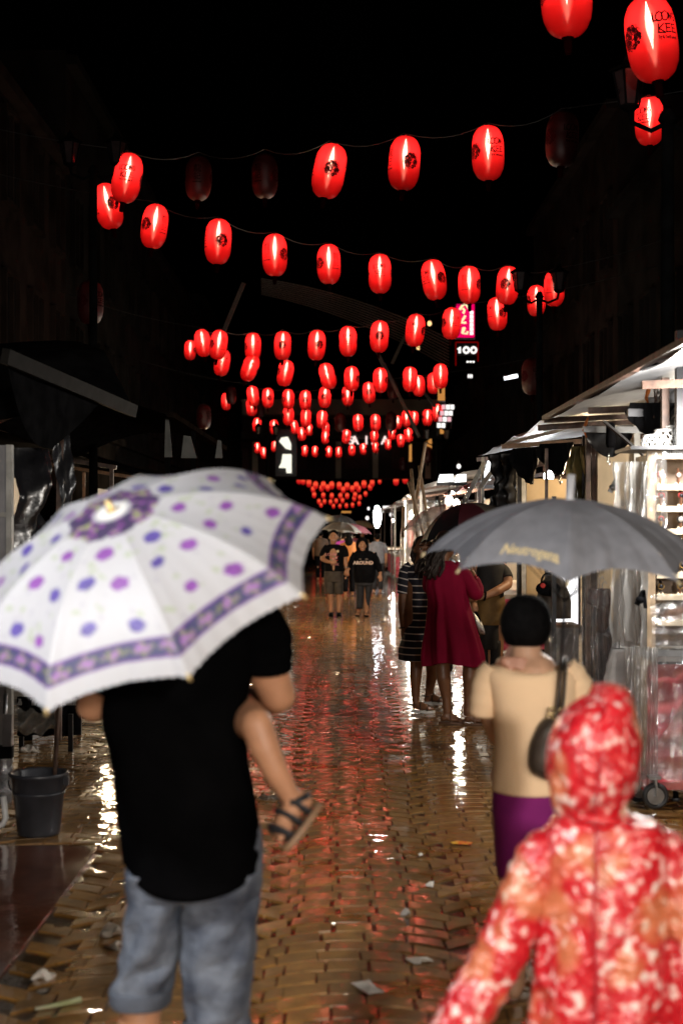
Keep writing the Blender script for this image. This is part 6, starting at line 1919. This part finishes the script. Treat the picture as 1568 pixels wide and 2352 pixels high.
body(mb, SKIN, cm_, .011, 3)
face(cm_, hm, .108, 176)
MB().ell(hm + Vector((0, .022, .055)), (.095, .108, .092)).build('hair', HAIR, cm_)
mb = MB(); garment(mb, Y7, [(1250, 757, 774, .07), (1254, 748, 788, .10), (1262, 744, 794, .12), (1285, 747, 790, .13), (1317, 745, 788, .14)], N=40, wrinkle=.02, seed=50); sh = mb.build('shirt', BLACK, cm_)
for a_ in (((753, 1256), (745, 1266), (741, 1278)), ((784, 1256), (791, 1266), (793, 1279))):
    mb = MB(); sleeve(mb, [(p(x, y), .072) for x, y in a_]); mb.build('sleeve', BLACK, cm_)
mb = MB(); garment(mb, Y7, [(1312, 745, 788, .145), (1330, 744, 788, .15), (1336, 745, 788, .145)], N=36); mb.build('shorts', pmat('olive_shorts', (.045, .035, .026), .8, .3), cm_)
for x0_, x1_ in ((744.5, 767), (766, 788)):
    mb = MB(); garment(mb, Y7, [(1328, x0_, x1_, .12), (1350, x0_, x1_, .12), (1364, x0_, x1_, .11)], N=28, wrinkle=.03, seed=int(x0_)); mb.build('short_leg', MATS['olive_shorts'], cm_)
for x in (760, 778):
    mb = MB().cone(p(x, 1412, .03) + Vector((0, 0, .01)), .05, p(x, 1416, -.16), .046, 12)
    mb.v = [(a, b_, max(.006, c_)) for a, b_, c_ in mb.v]
    mb.build('shoe', BLACK, cm_)
ROSE = [pmat('rose_print', (.6, .25, .25), .7), pmat('leaf_print', (.08, .25, .16), .7), pmat('red_dot_print', (.5, .03, .04), .7), pmat('badge_print', (.6, .5, .35), .7)]
yb = Y7 - .158
for x, y, r, k in ((770, 1274, 2.6, 0), (772, 1281, 2.8, 0), (765, 1284, 2.6, 0), (761, 1286, 1.6, 1), (768, 1289, 1.8, 1), (765, 1297, 2.0, 1), (767, 1278, 1.4, 1), (759, 1281, 1.2, 2), (774, 1287, 1.2, 2), (776, 1278, 1.0, 2), (775.5, 1266, 3.2, 3)):
    MB().ell(P(x, y, yb), (r * Y7 / F, .006, r * Y7 / F), nu=10, nv=6).build('print', ROSE[k], sh)
sign_text('LOVE', .075, P(758, 1273.5, yb - .004), ROSE[0], sh, 'lettering')
sign_text('PINK', .075, P(769, 1296.5, yb - .004), ROSE[0], sh, 'lettering')
MB().tube([p(796, 1303, -.05) + Vector((.04 * math.cos(a), .04 * math.sin(a), 0)) for a in np.linspace(0, 6.28, 14)], .012, 6).build('wristwatch', STEEL, cm_)
hw = thing('person', 'woman in black hoodie and dark trousers walking hand in hand with him', 'person', (P(833, 0, Y7).x, Y7, 0))
mb = MB()
mb.chain([(p(836, 1280), .15), (p(836, 1320), .15)])
mb.chain([(p(826, 1335), .09), (p(827, 1368), .065), (p(824, 1405, .05), .04)])
mb.chain([(p(846, 1335), .09), (p(843, 1368, -.02), .065), (p(841, 1403, -.04), .04)])
hh = p(832, 1254.5, -.05)
head(mb, hh, .088, 182)
mb.chain([(p(815, 1275), .06), (p(804, 1300), .045), (p(799, 1308, -.02), .034)])
hand(mb, p(798, 1309, -.04), (-.5, 0, -1), (0, -1, 0), .16, .7, -1)
mb.chain([(p(857, 1275), .06), (p(868, 1300), .045), (p(873, 1316, -.04), .034)])
hand(mb, p(873, 1319, -.05), (.1, -.1, -1), (.3, -1, 0), .16, .3, 1)
for x, dY in ((823, .02), (840, -.06)):
    foot(mb, Vector((p(x, 0).x, Y7 + .08 + dY, .03)), (-.15 if x < 830 else .05, -1, 0), .22)
body(mb, SKIN, hw, .011, 3)
face(hw, hh, .088, 182)
mb = MB()
for k in range(1):
    garment(mb, Y7, [(1234, 826, 838, .05, .03), (1240, 820, 844, .10, .04), (1250, 817, 846.5, .11, .05), (1262, 818, 847, .10, .06), (1268, 820, 846, .09, .04)], N=36, m=5, wrinkle=.01)
mb.v = [v_ for v_ in mb.v]
# open the front of the hood round the face
mb.f = [f_ for f_ in mb.f if not (len(f_) == 4 and all((Vector(mb.v[i]) - (hh + Vector((0, -.10, -.005)))).length < .105 for i in f_)) and len(f_) == 4]
mb.build('hood', BLACK, hw)
MB().ell(hh + Vector((0, .03, .045)), (.08, .085, .07)).build('hair', HAIR, hw)
mb = MB(); garment(mb, Y7, [(1264, 824, 843, .09), (1268, 814, 856, .13), (1280, 812, 861, .15), (1310, 811, 863, .16), (1330, 812, 861, .165), (1338, 815, 858, .155)], N=44, wrinkle=.02, seed=55); hd = mb.build('hoodie', BLACK, hw)
for a_ in (((818, 1272), (808, 1290), (801, 1304)), ((855, 1272), (866, 1295), (873, 1314))):
    mb = MB(); sleeve(mb, [(p(a_[0][0], a_[0][1]), .085), (p(a_[1][0], a_[1][1], -.0), .07), (p(a_[2][0], a_[2][1], -.03), .05)], wr=.05); mb.build('sleeve', BLACK, hw)
NVY = pmat('dark_navy_trousers', (.014, .015, .020), .8, .3)
mb = MB(); garment(mb, Y7, [(1330, 815, 858, .15), (1345, 816, 857, .15)], N=36); mb.build('trousers', NVY, hw)
for a_ in (((817, 837), (818, 836), (818, 833)), ((836, 857), (837, 852), (836, 847))):
    mb = MB(); garment(mb, Y7, [(1338, a_[0][0], a_[0][1], .12), (1365, a_[1][0], a_[1][1], .10), (1398, a_[2][0], a_[2][1], .07)], N=28, wrinkle=.03, seed=a_[0][0]); mb.build('trouser_leg', NVY, hw)
for x, dY in ((823, .02), (840, -.06)):
    sandal(hw, Vector((p(x, 0).x, Y7 + .09 + dY, .032)), (-.15 if x < 830 else .05, -1, 0), BLACK, BLACK, .24, .1, th=.03)
yb = Y7 - .185
PR = pmat('orange_white_print', (.65, .4, .3), .7, .3, scale=4, col2=(.7, .66, .62))
for x, w_ in ((826.5, 6), (841.5, 7.5)):
    c = P(x, 1284, yb)
    mb = MB(); mb.tube([c + Vector((-w_ * .4 * Y7 / F, 0, 0)), c + Vector((w_ * .4 * Y7 / F, 0, 0))], .045, 12, flat=.12); mb.build('print', PR, hd)
sign_text('GO', .085, P(826.5, 1284, yb - .012), BLACK, hd, 'lettering', bold=.004)
sign_text('GO', .085, P(841.5, 1284, yb - .012), BLACK, hd, 'lettering', bold=.004)
sign_text('AROUND', .09, P(834, 1293, yb + .005), PR, hd, 'lettering', bold=.004)

# --- people farther off: whole figures, simply dressed
def walker(x, Y, h, top, legs, label, facing=0, skin=SKIN, hairm=HAIR, longhair=False, arm_up=True):
    X = (x - CX) * Y / F
    t = thing('person', label, 'person', (X, Y, 0))
    k = h / 1.68
    V = lambda a, b_, c_: Vector((X + a * k, Y + b_ * k, c_ * k))
    mb = MB()
    mb.chain([(V(0, 0, 1.28), .13 * k), (V(0, 0, .98), .13 * k)])
    for s in (-1, 1):
        mb.chain([(V(s * .09, 0, .9), .085 * k), (V(s * .09, .03 * s, .48), .058 * k), (V(s * .09, 0, .08), .04 * k)])
        foot(mb, V(s * .09, -.05 if facing == 0 else .05, .012), (0, 1 if facing == 0 else -1, 0), .24 * k)
    mb.chain([(V(0, 0, 1.42), .05 * k), (V(0, 0, 1.5), .05 * k)])
    head(mb, V(0, 0, 1.57), .1 * k, facing)
    mb.chain([(V(-.19, 0, 1.36), .055 * k), (V(-.24, 0, 1.1), .045 * k), (V(-.24, .06, .86), .032 * k)])
    hand(mb, V(-.24, .06, .84), (0, .1, -1), (-1, 0, 0), .16 * k, .3, 1)
    if arm_up:
        mb.chain([(V(.19, 0, 1.36), .055 * k), (V(.24, .05, 1.1), .045 * k), (V(.15, .2, 1.25), .034 * k)])
        hand(mb, V(.145, .21, 1.27), (0, 0, 1), (1, 0, 0), .16 * k, .9, -1)
    else:
        mb.chain([(V(.19, 0, 1.36), .055 * k), (V(.24, 0, 1.1), .045 * k), (V(.24, .06, .86), .032 * k)])
        hand(mb, V(.24, .06, .84), (0, .1, -1), (1, 0, 0), .16 * k, .3, -1)
    body(mb, skin, t, .016, 3)
    s_ = F / Y * k
    yy = lambda z: HY + (H - z * k) * F / Y
    mb = MB(); garment(mb, Y, [(yy(1.46), x - .06 * s_, x + .06 * s_, .06 * k), (yy(1.40), x - .19 * s_, x + .19 * s_, .11 * k), (yy(1.2), x - .20 * s_, x + .20 * s_, .14 * k), (yy(.84), x - .21 * s_, x + .21 * s_, .15 * k)], N=28, wrinkle=.02, seed=int(x)); mb.build('shirt', top, t)
    for s in (-1, 1):
        mb = MB(); sleeve(mb, [(V(s * .16, 0, 1.38), .075 * k), (V(s * .21, 0, 1.25), .07 * k), (V(s * .235, .02, 1.12), .06 * k)], n=12); mb.build('sleeve', top, t)
        mb = MB(); garment(mb, Y, [(yy(.92), x + (s * .09 - .10) * s_, x + (s * .09 + .10) * s_, .12 * k), (yy(.5), x + (s * .09 - .08) * s_, x + (s * .09 + .08) * s_, .085 * k), (yy(.12), x + (s * .09 - .065) * s_, x + (s * .09 + .065) * s_, .07 * k)], N=20); mb.build('trouser_leg', legs, t)
    mb = MB().ell(V(0, -.02 if facing == 0 else .02, 1.60), (.09 * k, .105 * k, .10 * k))
    if longhair: mb.ell(V(0, -.08 if facing == 0 else .08, 1.42), (.11 * k, .05 * k, .2 * k))
    mb.build('hair', hairm, t)
    return t
walker(786, 38, 1.62, pmat('magenta_top', (.33, .03, .30), .7), BLACK, 'person in a magenta top under the pale grey umbrella, behind the man', 0)
walker(801, 36.5, 1.62, pmat('orange_top', (.42, .14, .025), .7), BLACK, 'long haired person in an orange top walking away under the pink umbrella', 0, longhair=True)
walker(866, 38, 1.6, pmat('pale_grey_top', (.15, .16, .19), .7), NVY, 'person in a pale grey shirt browsing the far right stall', 0, arm_up=False)
walker(736, 47, 1.65, pmat('tan_top', (.12, .07, .04), .7), BLACK, 'person in tan half hidden by the floral umbrella rim', 0, arm_up=False)
walker(812, 52, 1.6, GC[6], BLACK, 'person in a pink top beyond the hooded woman', 0)
walker(832, 52, 1.6, GC[3], GREYT, 'person in a tan top under the cream umbrella', 180)
walker(771, 60, 1.6, GC[2], BLACK, 'person in grey farthest down the street', 0)
walker(1008, 16.0, 1.62, pmat('pale_raincover', (.42, .42, .43), .3, .2), GREYT, 'person in a pale rain cover under the see-through umbrella', 0)

# ------------------------------------------------------------------ lamps of the stalls (each modelled as a bulb or tube)
WARM, NEUT, COOL = (1, .74, .45), (1, .90, .76), (.93, .97, 1)
stall_lamp((2.75, 10.6, 2.30), 75, NEUT, 'white bulb under the nearest right canopy beside the cabinet')  # assumed from the lit underside of the canopy
stall_lamp((2.10, 8.15, 2.45), 190, (1, .96, .90), 'white bulb near the street end of the nearest right canopy')  # added out of view to brighten the cabinet and plastic
stall_lamp((2.55, 13.6, 2.30), 70, WARM, 'warm bulb before the cream boards of the second right stall')
stall_lamp((2.5, 17.2, 2.35), 70, COOL, 'cool bulb at the back of the second right stall')
stall_lamp(P(1031, 1151, 21), 150, NEUT, 'bare bulb under the maroon roof edge')
stall_lamp((1.95, 24.2, 2.15), 380, NEUT, 'bulb at the far end of the maroon roofed stall')  # added to light the walking couple from the front
stall_lamp((-2.6, 24.2, 2.15), 330, WARM, 'warm bulb at the far end of the left stall behind the floral umbrella')  # added as its warm counterpart for the couple's faces
stall_lamp((2.4, 29.5, 2.1), 90, NEUT, 'bulb inside the plastic wrapped stall')
t = stall_lamp(P(866, 1187, 46), 420, COOL, 'dazzling floodlight hung at the far right stall, streaking the wet street', .17)
t.children[0].scale = (.7, .7, 1.7)
stall_lamp((1.75, 35.6, 2.1), 420, NEUT, 'bulb at the near end of the strip lamp stall')  # added to brighten the street around the couple
stall_lamp((-2.5, 36.5, 2.1), 420, WARM, 'warm bulb at the near end of the far left stall')  # added on the left to brighten the far street
stall_lamp((2.2, 40, 2.1), 140, NEUT, 'bulb in the far right stall with the shirt rail')
stall_lamp((2.3, 64, 2.1), 200, NEUT, 'bulb in the distant right stall')
stall_lamp((-3.25, 20, 2.15), 130, WARM, 'warm bulb in the left stall behind the floral umbrella')  # assumed from the warm streak on the wet paving
stall_lamp((-3.0, 30.5, 2.1), 130, WARM, 'warm bulb in the left stall behind the couple')
stall_lamp((-2.9, 42, 2.1), 160, WARM, 'warm bulb in the far left stall')
stall_lamp((-2.8, 55, 2.1), 200, NEUT, 'bulb in the farthest left stall')
# stalls added unseen beside and behind the viewer; assumed lamps light the people ahead
far_stall(1, -3.5, 2.6, 'lit stall on the right behind the viewer', CANVAS, 0, 0, 10, xs=1.9)  # added to hold the bulbs that brighten the foreground
far_stall(-1, -3.5, 3.2, 'lit stall on the left beside the viewer', CANVAS, 0, 0, 11, xs=1.7, z=3.05)
stall_lamp((-1.78, 2.3, 2.75), 290, (.98, .98, 1), 'bright bulb at the near end of the left stall beside the viewer')
stall_lamp((-2.4, -1.0, 2.30), 150, NEUT, 'warm bulb in the left stall behind the viewer')
stall_lamp((2.3, .6, 2.34), 110, NEUT, 'warm bulb in the right stall behind the viewer')
stall_lamp((2.4, -2.4, 2.30), 200, NEUT, 'second bulb in the right stall behind the viewer')

# unseen canvas walls, added to keep the near lamps off the stalls ahead
BLOCKC = pmat('light_block_canvas', (.10, .10, .10), .8, .3)
for nm, x0_, x1_, y_ in (('left', -4.2, -1.46, 3.3), ('right', 1.95, 4.4, 2.7)):
    t = thing('light_block_canvas', f'grey canvas wall closing the end of the {nm} stall beside the viewer', 'canvas wall', ((x0_ + x1_) / 2, y_, 0))
    hung_sheet((x0_, y_, 0), (x1_, y_, 0), 3.2 if nm == 'left' else 2.72, .05, .02, 4, sd=60).build('cloth', BLOCKC, t)
# fill bulb and its cable, added unseen above and behind the viewer
stall_lamp((1.5, -.1, 3.5), 170, (1, .86, .70), 'bulb on a cable over the street above the viewer', cord=1.2)
cable([Vector((-4.3, -.1, 5.2)), Vector((1.5, -.1, 4.72)), Vector((4.5, -.1, 5.2))], 'black cable over the street that carries the bulb above the viewer')

# flood lamp added behind the viewer to brighten the people in front
fc = Vector((1.0, -3.6, 2.6))
t = thing('added_light_panel', 'flood lamp on a stand in the street behind the viewer', 'lamp', fc)
MB().box(fc + Vector((0, .02, 0)), (.36, .02, .24)).build('panel', glow('added_flood_warm', (1, .9, .76), 8), t, smooth=False)
MB().box(fc + Vector((0, -.05, 0)), (.4, .1, .28)).build('housing', DARKMETAL, t, smooth=False)
MB().bar(fc + Vector((0, -.06, -.12)), (fc.x, fc.y - .06, .02), .04).build('stand', DARKMETAL, t, smooth=False)
for a in range(3): MB().bar((fc.x, fc.y - .06, .35), (fc.x + .5 * math.cos(a * 2.09), fc.y - .06 + .5 * math.sin(a * 2.09), .02), .03).build('leg', DARKMETAL, t, smooth=False)
lo = bpy.data.objects.new('lamp_light', lamp(None, 1350, (1, .93, .85), .14)); COL.objects.link(lo); lo.parent = t; lo.location = (0, .25, 0)

# shop windows and small bulbs at the far right and far end
PK = glow('shop_pink', (1, .55, .6), .9); AM = glow('shop_amber', (1, .42, .10), .55); WH = glow('shop_white', (1, .96, .92), 1.3)
t = thing('shop_light', 'tall lit shop window of white and pink panes at the far right', 'shop light', P(1022, 965, 40))
k = 0
for r in range(5):
    for c_ in range(3):
        if rng.random() < .2: continue
        a = P(1008 + c_ * 10 + r * -1.5 + (5 - r) * 2, 935 + r * 14, 40)
        MB().box(a, (.105, .03, .13)).build('pane', (WH, PK, AM)[int(rng.choice([0, 0, 1, 1, 2]))], t, smooth=False)
for c_ in range(4): MB().bar(P(1011 + c_ * 10, 928, 40.05), P(1003 + c_ * 10, 1000, 40.05), .03).build('window_bar', DARKMETAL, t, smooth=False)
for x, y, Y, w_, h_, m_, lb in ((1013, 905, 39, 16, 30, AM, 'amber lit shop wall behind the fourth lantern string'), (985, 1030, 52, 12, 44, AM, 'narrow amber doorway above the crossed poles'), (942, 1040, 70, 6, 40, AM, 'thin amber lit pillar far down the right side'), (930, 1155, 62, 40, 7, WH, 'long pale lit shelf above the far right stalls'), (890, 1165, 70, 22, 6, WH, 'short pale lit shelf beyond the floodlight'), (795, 1176, 140, 22, 4, AM, 'low yellow glow at the very end of the street')):
    t = thing('shop_light', lb, 'shop light', P(x, y, Y))  # wall, pillar and shelves only look lit: their glow is painted on
    MB().box(P(x, y, Y), (w_ * Y / F, .06, h_ * Y / F)).build('pane', m_, t, smooth=False)
    MB().box(P(x, y + h_ / 2 + 1.5, Y), ((w_ + 3) * Y / F, .12, 2 * Y / F)).build('sill', DARKMETAL, t, smooth=False)
for i, (x, y, Y, r) in enumerate(((1053, 1071, 30, 5), (979, 1150, 44, 3.5), (898, 1182, 60, 4), (878, 1174, 75, 3), (846, 1168, 90, 3), (912, 1160, 60, 3), (986, 743, 60, 5), (960, 799, 60, 4), (843, 1190, 75, 4), (1110, 1146, 20, 3))):
    t = thing('shop_bulb', ['round white bulb on a dark facade right of the poles', 'small bulb at the maroon roof corner', 'bulb next to the blazing floodlight', 'bulb above the far right umbrellas', 'tiny bulb over the street end', 'bulb left of the crossed poles', 'street light glowing behind the third lantern string', 'small street light under the curved slats', 'bulb above the cream umbrella', 'bulb hanging by the drips beside the white strut'][i], 'lamp', P(x, y, Y))
    MB().ell(P(x, y, Y), (r * Y / F, r * Y / F, r * 1.2 * Y / F), nu=10, nv=7).build('bulb', WH if i not in (6, 7) else glow('sodium', (1, .6, .25), 1.6), t)
    MB().bar(P(x, y - r, Y), P(x, y - r * 3, Y), .03).build('lamp_holder', DARKMETAL, t)
